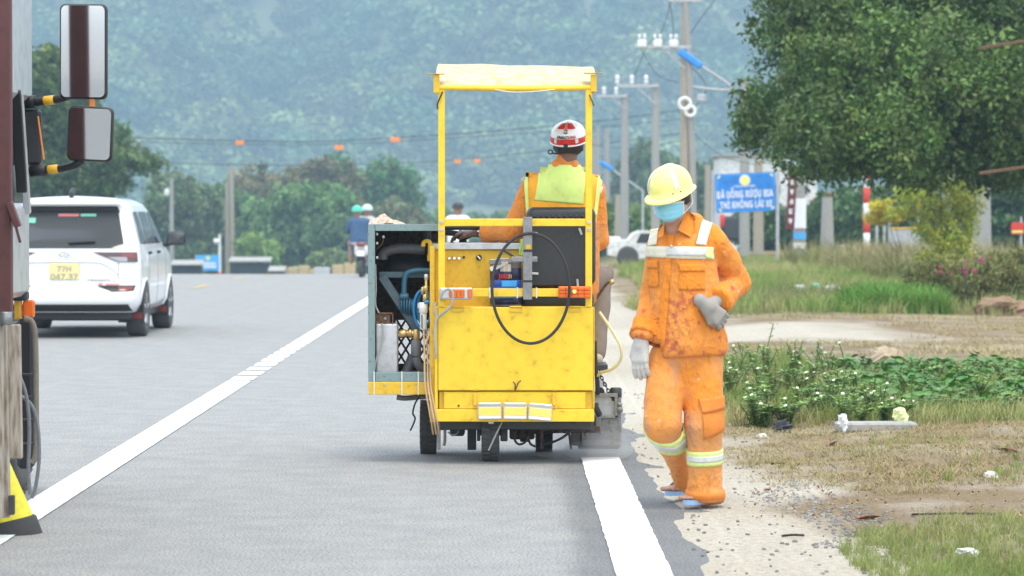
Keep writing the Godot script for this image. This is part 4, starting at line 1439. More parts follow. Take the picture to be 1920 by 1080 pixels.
# hard-hat shell in its own axes: +z is the front, y up; returns rows for a sheet
func helmet_rows(a: float, c: float, hgt: float, brim: float, peak: float) -> Array:
	var rows := []
	for j in 15:
		var row := []
		var t := j / 12.0
		for i in 48:
			var th := TAU * i / 48.0
			var f := Vector2(sin(th), cos(th))
			var p: Vector3
			if j <= 12:
				var q := sin(t * PI / 2.0)
				q = pow(q, 0.9)
				var y := hgt * pow(maxf(0.0, cos(t * PI / 2.0)), 0.75)
				var ridge := 0.006 * exp(-pow(f.x * q / 0.22, 2.0)) * (1.0 - t * 0.5)
				p = Vector3(f.x * a * q, y + ridge, f.y * c * q)
			else:
				var e := (j - 12) * 0.5
				var pk := pow(maxf(0.0, f.y), 1.6)
				var r := brim * e + peak * pk * e
				p = Vector3(f.x * (a + r * 0.8), -0.004 - 0.012 * e * pk - 0.004 * e, f.y * (c + r))
			row.append(p)
		rows.append(row)
	return rows

func helmet_mesh(called: String, xf: Transform3D, a: float, c: float, hgt: float, brim: float, peak: float, m: Material, parent: Node3D) -> MeshInstance3D:
	var st := mb()
	var rows := helmet_rows(a, c, hgt, brim, peak)
	var inner := []
	for r in rows:
		var row := []
		for p: Vector3 in r: row.append(xf * (p * 0.96 - Vector3(0, 0.003, 0)))
		inner.push_front(row)
	var outer := []
	for r in rows:
		var row := []
		for p: Vector3 in r: row.append(xf * p)
		outer.append(row)
	outer.append_array(inner)
	sheet(st, outer, true)
	return w(called, st, m, parent)

# band lying on a helmet: list of (theta, t) pairs for the middle, with half width
func helmet_patch(xf: Transform3D, a: float, c: float, hgt: float, th0: float, th1: float, t0: float, t1: float, up: float, n := 10) -> SurfaceTool:
	var st := mb()
	var rows := []
	for j in n + 1:
		var row := []
		for i in n + 1:
			var th := lerpf(th0, th1, float(i) / n)
			var t := lerpf(t0, t1, float(j) / n)
			var q := pow(sin(t * PI / 2.0), 0.9)
			var y := hgt * pow(maxf(0.0, cos(t * PI / 2.0)), 0.75)
			var p := Vector3(sin(th) * a * q, y + 0.006 * exp(-pow(sin(th) * q / 0.22, 2.0)) * (1.0 - t * 0.5), cos(th) * c * q)
			row.append(xf * (p + p.normalized() * up))
		rows.append(row)
	sheet(st, rows)
	return st

# head in its own grid: c is the middle of the skull, fwd where it looks
func head_field(c: Vector3, b: Basis, cell := 0.005) -> Field:
	var f := Field.new(c - Vector3(0.15, 0.2, 0.15), c + Vector3(0.15, 0.14, 0.15), cell)
	var q := func(x: float, y: float, z: float) -> Vector3: return c + b * Vector3(x, y, z)
	f.cap(q.call(0, 0.03, -0.03), q.call(0, 0.03, 0.025), 0.078, 0.074, 0.02)
	f.cap(q.call(0, -0.01, 0.02), q.call(0, -0.055, 0.035), 0.066, 0.048, 0.03)
	f.cap(q.call(0, -0.075, 0.045), q.call(0, -0.085, 0.062), 0.03, 0.02, 0.03)
	f.cap(q.call(0, 0.005, 0.092), q.call(0, -0.035, 0.108), 0.009, 0.014, 0.015)
	f.cap(q.call(-0.04, 0.02, 0.078), q.call(0.04, 0.02, 0.078), 0.012, 0.012, 0.015)
	f.cap(q.call(-0.018, -0.062, 0.083), q.call(0.018, -0.062, 0.083), 0.008, 0.008, 0.01)
	for s: float in [-1.0, 1.0]:
		f.cap(q.call(s * 0.076, -0.025, -0.012), q.call(s * 0.083, 0.012, -0.018), 0.009, 0.014, 0.006)
		f.cap(q.call(s * 0.03, 0.0, 0.084), q.call(s * 0.034, 0.0, 0.083), 0.011, 0.011, 0.006)
	f.cap(q.call(0, -0.05, -0.015), c + b * Vector3(0, -0.06, -0.01) - Vector3(0, 0.09, 0), 0.052, 0.05, 0.03)
	return f

# a hand: wrist, direction of the fingers, back of the hand, thumb side sign
func hand_field(wr: Vector3, dir: Vector3, back: Vector3, s: float, curl: float, r := 1.0) -> Field:
	var f := Field.new(wr - Vector3.ONE * 0.19, wr + dir * 0.06 + Vector3.ONE * 0.19, 0.0045)
	dir = dir.normalized()
	back = (back - dir * back.dot(dir)).normalized()
	var side := dir.cross(back) * s
	f.cap(wr - dir * 0.05, wr + dir * 0.01, 0.03 * r, 0.028 * r, 0.01)
	for k in 4:
		var off := (k - 1.5) * 0.021
		var k0 := wr + dir * 0.085 + side * off
		f.cap(wr + side * off * 0.6, k0, 0.016 * r, 0.0135 * r, 0.014)
		var l: float = [0.032, 0.038, 0.042, 0.039][k]
		var dd := dir
		var p := k0
		for q in 3:
			dd = (dd * cos(curl) - back * sin(curl)).normalized() if q > 0 else (dir * cos(curl * 0.7) - back * sin(curl * 0.7)).normalized().lerp(side * off * 4.0, 0.06)
			var ang := curl * (q + 0.7)
			dd = (dir * cos(ang) - back * sin(ang) + side * off * 2.5).normalized()
			var p2 := p + dd * l * (1.0 - q * 0.22)
			f.cap(p, p2, 0.0105 * r - q * 0.0008, 0.0098 * r - q * 0.0008, 0.004)
			p = p2
	var t0 := wr + dir * 0.02 + side * 0.028
	var t1 := wr + dir * 0.062 + side * 0.05 - back * 0.012
	f.cap(t0, t1, 0.016 * r, 0.012 * r, 0.012)
	f.cap(t1, t1 + (dir * 0.9 - side * 0.15 - back * 0.4).normalized() * 0.036, 0.0115 * r, 0.0095 * r, 0.005)
	return f

func worker() -> void:
	var t := thing("person", "worker standing on the shoulder in stained orange work clothes, yellow helmet and blue mask", "person", Vector3(0.947, -0.021, -16.05))
	var st: SurfaceTool
	# joints
	var hb := Basis(Vector3(0, 1, 0), -0.4) * Basis(Vector3(1, 0, 0), 0.30)
	var head: Vector3 = Vector3(0.829, 1.514, -16.04)
	var neck: Vector3 = Vector3(0.87, 1.364, -16.12)
	var sl: Vector3 = Vector3(0.766, 1.283, -16.12)
	var sr: Vector3 = Vector3(1.041, 1.299, -16.14)
	var el: Vector3 = Vector3(0.74, 1.04, -16.2)
	var er: Vector3 = Vector3(1.165, 1.105, -16.3)
	var wl: Vector3 = Vector3(0.685, 0.84, -16.06)
	var wr: Vector3 = Vector3(1.021, 0.986, -15.99)
	var hl: Vector3 = Vector3(0.809, 0.708, -16.12)
	var hr: Vector3 = Vector3(0.987, 0.708, -16.14)
	var kl: Vector3 = Vector3(0.782, 0.419, -16.02)
	var kr: Vector3 = Vector3(0.989, 0.405, -16.08)
	var al: Vector3 = Vector3(0.932, 0.058, -16.5)
	var ar: Vector3 = Vector3(1.001, 0.024, -16.14)
	# --- body under the clothes
	var bf := Field.new(Vector3(0.617, 1.337, -16.9), Vector3(1.261, 1.345, -15.8) + Vector3(0, 0.1, 0) , 0.014)
	bf = Field.new(Vector3(0.55, 0.02, -16.75), Vector3(1.3, 1.45, -15.8), 0.014)
	bf.cap(neck, (hl + hr) * 0.5, 0.06, 0.07, 0.05)
	bf.cap(sl, sr, 0.045, 0.045, 0.05)
	bf.cap(hl, hr, 0.06, 0.06, 0.04)
	for q in [[sl, el, 0.042, 0.034], [el, wl, 0.034, 0.026], [sr, er, 0.042, 0.034], [er, wr, 0.034, 0.026], [hl, kl, 0.07, 0.05], [kl, al, 0.045, 0.032], [hr, kr, 0.07, 0.05], [kr, ar, 0.045, 0.032]]:
		bf.cap(q[0], q[1], q[2], q[3], 0.03)
	bf.cap(neck, head - Vector3(0, 0.07, 0), 0.05, 0.05, 0.03)
	# feet with toes
	var feet := []
	for q in [[ar, Vector3(-0.72, 0, 0.69), 0.024], [al, Vector3(-0.75, 0, 0.66), 0.036]]:
		var a: Vector3 = q[0]
		var fw: Vector3 = q[1].normalized()
		var sd := Vector3(fw.z, 0, -fw.x)
		var base := Vector3(a.x, q[2], a.z) - fw * 0.065
		var ff := Field.new(base - Vector3(0.25, 0.03, 0.25), base + Vector3(0.25, 0.16, 0.25), 0.006)
		ff.cap(a, base + Vector3(0, 0.05, 0), 0.03, 0.036, 0.02)
		ff.cap(base + Vector3(0, 0.05, 0), base + fw * 0.13 + Vector3(0, 0.034, 0), 0.036, 0.026, 0.03)
		for k in 5:
			var o2 := (k - 2.0) * 0.0185
			var e2: float = [0.205, 0.2, 0.192, 0.18, 0.165][k]
			ff.cap(base + fw * 0.12 + sd * o2 * 0.8 + Vector3(0, 0.032, 0), base + fw * e2 + sd * o2 + Vector3(0, 0.027, 0), 0.014, 0.012 if k == 0 else 0.0095, 0.006)
		feet.append(ff)
		# sandal: sole and two crossing straps
		var sole := PackedVector2Array()
		for k in 28:
			var th := TAU * k / 28.0
			sole.append(Vector2((0.05 + 0.008 * cos(th)) * sin(th), -0.132 * cos(th)))
		st = mb()
		var sb := Basis(sd, -fw, Vector3.UP)
		slab(st, Transform3D(sb, base + fw * 0.082 + Vector3(0, 0.017, 0)), sole, 0.022)
		var sn := w("sandal", st, M.sandal, t)
		for k: float in [-1.0, 1.0]:
			st = mb()
			var rows := []
			for i in 9:
				var u := i / 8.0
				var th := lerpf(-1.45, 1.45, u)
				var mid := base + fw * (0.105 + k * 0.03 * (u - 0.5) * 2.0) + Vector3(0, 0.018, 0)
				var p := mid + sd * sin(th) * 0.051 + Vector3(0, cos(th) * 0.052, 0)
				rows.append([p - fw * 0.021, p + Vector3(0, 0.002, 0), p + fw * 0.021, p + fw * 0.021 - Vector3(0, 0.005, 0), p - fw * 0.021 - Vector3(0, 0.005, 0)])
			sheet(st, rows, true)
			w("strap", st, M.sandal, sn)
	var hf := head_field(head, hb)
	wm("body", field_mesh([bf, hf] + feet), M.skin, t)
	# hair at the nape and temple
	st = mb()
	lathe(st, Transform3D(hb, head + hb * Vector3(0, 0.02, -0.008)), [Vector2(0.09, -0.035), Vector2(0.094, 0.0), Vector2(0.09, 0.04), Vector2(0.06, 0.075), Vector2(0, 0.085)], 24)
	w("hair", st, M.hair, t)
	# --- jacket
	var jf := Field.new(Vector3(0.58, 0.68, -16.62), Vector3(1.3, 1.47, -15.82), 0.009)
	jf.cap(Vector3(0.797, 1.284, -16.1), Vector3(0.835, 0.838, -16.1), 0.076, 0.09, 0.05, 0.95)
	jf.cap(Vector3(0.97, 1.294, -16.13), Vector3(0.991, 0.837, -16.12), 0.076, 0.094, 0.05, 0.95)
	jf.cap(Vector3(0.881, 1.263, -16.06), Vector3(0.907, 0.808, -16.06), 0.094, 0.1, 0.05, 0.9)
	jf.cap(Vector3(0.835, 0.806, -16.1), Vector3(0.856, 0.672, -16.1), 0.092, 0.096, 0.04, 0.95)
	jf.cap(Vector3(0.997, 0.805, -16.12), Vector3(0.991, 0.671, -16.12), 0.096, 0.1, 0.04, 0.95)
	jf.cap(Vector3(0.825, 1.343, -16.12), Vector3(1.02, 1.348, -16.15), 0.045, 0.048, 0.05)
	jf.cap(Vector3(0.859, 1.383, -16.15), Vector3(0.947, 1.396, -16.18), 0.052, 0.05, 0.03)
	jf.cap(sl, el, 0.06, 0.05, 0.02)
	jf.cap(el, wl, 0.05, 0.046, 0.02)
	jf.cap(sr, Vector3(1.111, 1.207, -16.22), 0.066, 0.062, 0.03)
	jf.cap(Vector3(1.111, 1.207, -16.22), er, 0.062, 0.06, 0.025)
	jf.cap(er, wr.lerp(er, 0.35), 0.06, 0.054, 0.02)
	jf.cut(Vector3(0.91, 0.75, -16.1), Vector3(0.03, -1, 0.02), 0.34)
	jf.cut(wl - Vector3(0, 0.004, 0), Vector3(-0.2, -1, 0.2).normalized(), 0.1)
	jf.cut(Vector3(0.846, 1.445, -16.02), Vector3(-0.2, 0.75, 0.75).normalized(), 0.075)
	var orange := Color(0.84, 0.275, 0.035)
	var stain := Color(0.42, 0.045, 0.075)
	var jd := func(p: Vector3, n: Vector3) -> float:
		var a := 0.005 * folds(p, 420.0, 260.0, 420.0, 3.0)
		var low := smooth(1.15, 0.85, p.y)
		a += 0.009 * low * folds(p + Vector3(p.y * 0.5, 0, 0), 330.0, 80.0, 300.0, 40.0)
		var da := p.distance_to(er)
		a += 0.011 * exp(-da * da / 0.012) * folds(Vector3(p.x + p.y, p.y - p.x, p.z), 160.0, 640.0, 160.0, 71.0)
		var dl := p.distance_to(el)
		a += 0.007 * exp(-dl * dl / 0.01) * folds(p, 120.0, 600.0, 120.0, 93.0)
		return a
	var jt := func(p: Vector3, n: Vector3) -> Color:
		var c := orange
		c = c.lerp(Color(0.78, 0.33, 0.09), clampf(0.3 + 0.7 * nz2.get_noise_3d(p.x * 160.0, p.y * 160.0, p.z * 160.0), 0.0, 0.6))
		if n.z > 0.1:
			var low := smooth(1.28, 0.98, p.y)
			var mid := exp(-pow((p.x - 0.86) / 0.1, 2.0)) + 0.55 * smooth(0.92, 0.84, p.y)
			var s := 0.6 * nz2.get_noise_3d(p.x * 420.0, p.y * 300.0, 5.0) + 0.8 * nz.get_noise_3d(p.x * 2300.0, p.y * 2000.0, 9.0)
			c = c.lerp(stain, clampf((s - 0.32 + 0.22 * low * mid) * 3.0, 0.0, 0.6) * low)
			var wsp := nz.get_noise_3d(p.x * 3100.0, p.y * 3100.0, 77.0)
			if wsp > 0.6: c = c.lerp(Color(0.75, 0.68, 0.6), 0.6)
		return c
	var jacket := wm("jacket", field_mesh([jf], jd, jt), M.cloth, t)
	# sleeve turn-ups
	st = lay_on(jf, ring_rays(el, wl, 0.66, 0.97, 4, 28, 0.12), 0.010, jd, true)
	w("cuff", st, M.orange_cloth, jacket)
	var cu := Field.new(wr - Vector3.ONE * 0.16, wr + Vector3.ONE * 0.18, 0.007)
	cu.cap(er, wr.lerp(er, 0.12), 0.06, 0.068, 0.01)
	cu.cut(wr.lerp(er, 0.22), (wr - er).normalized(), 0.2)
	cu.cut(wr.lerp(er, 0.52), (er - wr).normalized(), 0.3)
	wm("cuff", field_mesh([cu], jd, func(p: Vector3, n: Vector3) -> Color: return orange.lerp(stain, clampf((nz2.get_noise_3d(p.x * 420.0, p.y * 300.0, 5.0) - 0.35) * 5.0, 0.0, 0.7))), M.cloth, jacket)
	# chest band, shoulder straps, placket, pockets
	var fw := Vector3(0.12, 0, -1).normalized()
	var tx := [[Vector3(0.714, 1.286, -16.1), Vector3(1.028, 1.278, -16.1), Vector3(1.028, 1.222, -16.1), Vector3(0.714, 1.233, -16.1)]]
	w("chest_band", lay_on(jf, quad_rays(Vector3(0.706, 1.286, -16.1), Vector3(1.036, 1.281, -16.1), Vector3(1.036, 1.219, -16.1), Vector3(0.706, 1.233, -16.1), fw, 4, 30), 0.006, jd), M.tape_cream, jacket)
	w("chest_tape", lay_on(jf, quad_rays(Vector3(0.818, 1.276, -16.1), Vector3(1.001, 1.27, -16.1), Vector3(1.001, 1.235, -16.1), Vector3(0.818, 1.241, -16.1), fw, 3, 18), 0.009, jd), M.tape, jacket)
	w("lime_tab", lay_on(jf, quad_rays(Vector3(0.998, 1.278, -16.1), Vector3(1.028, 1.276, -16.1), Vector3(1.028, 1.222, -16.1), Vector3(0.998, 1.225, -16.1), fw, 4, 4), 0.0095, jd), M.tape_lime, jacket)
	w("shoulder_tape", lay_on(jf, quad_rays(Vector3(0.985, 1.418, -16.1), Vector3(1.036, 1.412, -16.1), Vector3(0.993, 1.284, -16.1), Vector3(0.939, 1.281, -16.1), Vector3(0, -0.12, -1).normalized(), 14, 4), 0.0075, jd), M.tape_cream, jacket)
	w("shoulder_tape", lay_on(jf, quad_rays(Vector3(0.738, 1.396, -16.1), Vector3(0.778, 1.402, -16.1), Vector3(0.759, 1.286, -16.1), Vector3(0.719, 1.281, -16.1), Vector3(0, -0.12, -1).normalized(), 14, 4), 0.0075, jd), M.tape_cream, jacket)
	for q in [[Vector3(0.88, 1.198, -16.1), Vector3(0.99, 1.198, -16.1), Vector3(0.993, 1.072, -16.1), Vector3(0.877, 1.072, -16.1)], [Vector3(0.722, 1.214, -16.1), Vector3(0.775, 1.214, -16.1), Vector3(0.775, 1.085, -16.1), Vector3(0.727, 1.085, -16.1)]]:
		var pk := wm("chest_pocket", lay_field(lay_on(jf, quad_rays(q[0], q[1], q[2], q[3], fw, 10, 10), 0.0055, jd)), M.orange_cloth, jacket)
		w("pocket_flap", lay_on(jf, quad_rays(q[0], q[1], q[1].lerp(q[2], 0.28), q[0].lerp(q[3], 0.28), fw, 4, 10), 0.010, jd), M.orange_cloth, pk)
	w("placket", lay_on(jf, quad_rays(Vector3(0.818, 1.343, -16.1), Vector3(0.851, 1.343, -16.1), Vector3(0.808, 0.774, -16.1), Vector3(0.77, 0.774, -16.1), fw, 30, 4), 0.005, jd), M.orange_cloth, jacket)
	st = mb()
	cyl(st, Vector3(0.823, 1.287, -15.99), Vector3(0.822, 1.288, -15.965), 0.006, 10)
	w("button", st, M.tape_cream, jacket)
	# collar: stand and two points
	st = mb()
	var stand := []
	for i in 25:
		var th := lerpf(-0.6, TAU - 1.5, i / 24.0)
		var cc: Vector3 = Vector3(0.875, 1.386, -16.1)
		var e := Vector3(sin(th) * 0.074, 0, cos(th) * 0.07)
		var up := 0.034 + 0.022 * (1.0 - cos(th)) * 0.5
		var dn := -0.045 * maxf(0.0, cos(th))
		stand.append([cc + e * 1.12 + Vector3(0, dn - 0.012, 0), cc + e * 1.06 + Vector3(0, dn + up, 0), cc + e * 0.98 + Vector3(0, dn + up, 0), cc + e * 0.98 + Vector3(0, dn - 0.012, 0)])
	sheet(st, stand)
	w("collar_stand", st, M.orange_cloth, jacket)
	for q in [[Vector3(0.903, 1.461, -16.08), Vector3(0.941, 1.439, -16.13), Vector3(0.945, 1.396, -16.06), Vector3(0.919, 1.33, -15.99), Vector3(0.854, 1.365, -15.965), Vector3(0.86, 1.344, -15.97)], [Vector3(0.794, 1.397, -16.04), Vector3(0.775, 1.386, -16.08), Vector3(0.762, 1.364, -16.04), Vector3(0.752, 1.325, -15.99), Vector3(0.785, 1.336, -15.97), Vector3(0.812, 1.328, -15.97)]]:
		st = mb()
		var cn: Vector3 = (q[0] + q[1] + q[2] + q[3] + q[4]) / 5.0
		var rows := []
		for layer: float in [0.0, 0.007]:
			var row := []
			for p: Vector3 in q.slice(0, 5): row.append(p + Vector3(0, 0, -layer))
			rows.append(row)
		for layer in 2:
			for k in 5:
				tri(st, cn + Vector3(0, 0.0, 0.008 - layer * 0.01), rows[layer][k], rows[layer][(k + 1) % 5])
		sheet(st, rows, true)
		w("collar_point", st, M.orange_cloth, jacket)
	# --- trousers
	var tf := Field.new(Vector3(0.58, 0.0, -16.72), Vector3(1.2, 0.92, -15.8), 0.009)
	tf.cap(Vector3(0.841, 0.792, -16.12), Vector3(0.987, 0.791, -16.14), 0.092, 0.095, 0.04)
	tf.cap(Vector3(0.894, 0.752, -16.1), Vector3(0.889, 0.542, -16.11), 0.09, 0.05, 0.04)
	tf.cap(hl, kl, 0.092, 0.08, 0.025)
	tf.cap(kl, Vector3(0.871, 0.229, -16.28), 0.08, 0.054, 0.02)
	tf.cap(Vector3(0.871, 0.229, -16.28), al, 0.054, 0.042, 0.02)
	tf.cap(hr, kr, 0.092, 0.086, 0.025)
	tf.cap(kr, Vector3(0.996, 0.216, -16.1), 0.085, 0.07, 0.02)
	tf.cap(Vector3(0.996, 0.216, -16.1), Vector3(0.999, 0.005, -16.12), 0.07, 0.076, 0.02)
	tf.cut(Vector3(0.91, 0.785, -16.1), Vector3(0, 1, 0), 0.4)
	tf.cut(Vector3(0.999, 0.034, -16.12), Vector3(0.02, -1, 0.1), 0.16)
	tf.cut(al - Vector3(0, 0.01, 0), Vector3(0.3, -0.9, -0.3).normalized(), 0.09)
	var td := func(p: Vector3, n: Vector3) -> float:
		var a := 0.004 * folds(p, 330.0, 200.0, 330.0, 13.0)
		a += 0.009 * folds(p + Vector3(p.y * 0.35, 0, 0), 260.0, 60.0, 260.0, 55.0)
		var dk := p.distance_to(kl)
		a += 0.008 * exp(-dk * dk / 0.02) * folds(Vector3(p.x + p.y * 0.6, p.y, p.z), 140.0, 420.0, 140.0, 88.0)
		var dc := p.y - 0.06
		a += 0.008 * exp(-dc * dc / 0.008) * folds(p, 110.0, 520.0, 110.0, 21.0)
		return a
	var tt := func(p: Vector3, n: Vector3) -> Color:
		var c := Color(0.82, 0.285, 0.042)
		c = c.lerp(Color(0.70, 0.36, 0.15), clampf(0.3 + 0.8 * nz2.get_noise_3d(p.x * 130.0, p.y * 110.0, p.z * 130.0 + 40.0), 0.0, 0.6))
		var e := nz2.get_noise_3d(p.x * 240.0 + 70.0, p.y * 240.0, 3.0)
		if n.z > 0.0 and p.y > 0.3: c = c.lerp(Color(0.30, 0.24, 0.22), clampf((e - 0.15) * 1.4, 0.0, 0.4))
		var wsp := nz.get_noise_3d(p.x * 2900.0, p.y * 2900.0, 177.0)
		if wsp > 0.6: c = c.lerp(Color(0.7, 0.66, 0.6), 0.6)
		return c
	var trousers := wm("trousers", field_mesh([tf], td, tt), M.cloth, t)
	var la := kl
	var lb: Vector3 = Vector3(0.871, 0.229, -16.28)
	for q in [[la, lb, 0.12, 0.52, Vector3(0.05, 0, 0.0)], [kr, Vector3(0.996, 0.216, -16.1), 0.62, 1.0, Vector3.ZERO]]:
		var band := w("leg_band", lay_on(tf, ring_rays(q[0], q[1], q[2], q[3], 6, 36, 0.105, q[4]), 0.006, td, true), M.tape_lime, trousers)
		w("leg_tape", lay_on(tf, ring_rays(q[0], q[1], lerpf(q[2], q[3], 0.3), lerpf(q[2], q[3], 0.72), 4, 36, 0.105, q[4]), 0.0085, td, true), M.tape, band)
	var pd := Vector3(-0.25, 0, -1).normalized()
	var cp := wm("cargo_pocket", lay_field(lay_on(tf, quad_rays(Vector3(0.953, 0.532, -16.1), Vector3(1.055, 0.546, -16.1), Vector3(1.063, 0.387, -16.1), Vector3(0.958, 0.347, -16.1), pd, 10, 10), 0.010, td)), M.trouser_orange, trousers)
	w("pocket_flap", lay_on(tf, quad_rays(Vector3(0.947, 0.535, -16.1), Vector3(1.055, 0.551, -16.1), Vector3(1.057, 0.489, -16.1), Vector3(0.958, 0.463, -16.1), pd, 5, 10), 0.017, td), M.trouser_orange, cp)
	w("turn_up", lay_on(tf, ring_rays(Vector3(0.996, 0.216, -16.1), Vector3(0.999, 0.005, -16.12), 0.62, 0.83, 3, 32, 0.14), 0.008, td, true), M.trouser_orange, trousers)
	# --- gloves
	var gl := hand_field(wl - Vector3(0.006, 0.03, 0), Vector3(-0.06, -1, 0.12), Vector3(-0.5, 0, 0.85), 1.0, 0.32, 1.25)
	wm("glove", field_mesh([gl]), M.glove, t)
	var gr := hand_field(Vector3(0.998, 0.992, -15.97), Vector3(0.72, -0.62, -0.2), Vector3(0.1, 0.2, 1.0), 1.0, 0.7, 1.05)
	gr.cap(wr.lerp(er, 0.3), Vector3(0.998, 0.992, -15.975), 0.033, 0.034, 0.02)
	wm("glove", field_mesh([gr]), M.glove_grey, t)
	# --- helmet and mask
	var hx := Transform3D(hb * Basis(Vector3(0, 0, 1), 0.1), head + hb * Vector3(0, 0.046, 0.002))
	var hm := helmet_mesh("helmet", hx, 0.109, 0.126, 0.125, 0.018, 0.04, M.helmet_yellow, t)
	for s: float in [-1.0, 1.0]:
		w("helmet_tape", helmet_patch(hx, 0.109, 0.126, 0.125, s * 0.7 - 0.08, s * 0.94 - 0.08, 0.3, 0.92, 0.0025), M.tape, hm)
	for s: float in [-0.95, 0.5, 0.85]:
		st = mb()
		var pp := hx * Vector3(sin(s) * 0.111, 0.012, cos(s) * 0.128)
		cyl(st, pp, pp + (hx.basis * Vector3(sin(s), 0, cos(s))) * 0.002, 0.004, 8, 0.0005)
		w("helmet_rivet", st, M.dark_metal, hm)
	st = mb()
	var mrows := []
	for j in 17:
		var row := []
		var v := j / 16.0
		for i in 21:
			var u := i / 10.0 - 1.0
			var th := u * 1.12 * (1.0 - 0.16 * pow(v, 2.0))
			var y := lerpf(0.002 + 0.012 * (1.0 - u * u), -0.1 + 0.02 * u * u, v)
			var r := 0.1 - 0.012 * pow(absf(v - 0.35) * 1.4, 2.0) + 0.022 * exp(-u * u * 5.0) * (1.0 - absf(v - 0.4)) - 0.03 * smooth(0.75, 1.0, v)
			r += 0.0022 * sin(v * 30.0) * (0.5 + 0.5 * sin(u * 2.0 + v * 3.0))
			row.append(head + hb * Vector3(sin(th) * r * 0.86, y, 0.004 + cos(th) * r))
		mrows.append(row)
	sheet(st, mrows)
	var mask := w("face_mask", st, M.mask_blue, t)
	for q in [0, 16]:
		st = mb()
		var edge := []
		for p in mrows[q]: edge.append(p)
		tube(st, edge, 0.0035, 6)
		w("mask_hem", st, M.mask_white if q == 0 else M.mask_blue, mask)
	for s: float in [-1.0, 1.0]:
		var k := 0 if s < 0 else 20
		st = mb()
		tube(st, curve([mrows[0][k], head + hb * Vector3(s * 0.088, 0.028, -0.02), head + hb * Vector3(s * 0.094, 0.0, -0.032), head + hb * Vector3(s * 0.09, -0.035, -0.018), mrows[16][k]], 5), 0.0026, 6)
		tube(st, [mrows[0][k], mrows[5][k], mrows[11][k], mrows[16][k]], 0.003, 6)
		w("ear_loop", st, M.mask_white, mask)
	t.position += Vector3(-0.024, 0.004, 0.4)

func lay_field(st: SurfaceTool) -> ArrayMesh:
	st.generate_normals()
	return st.commit()

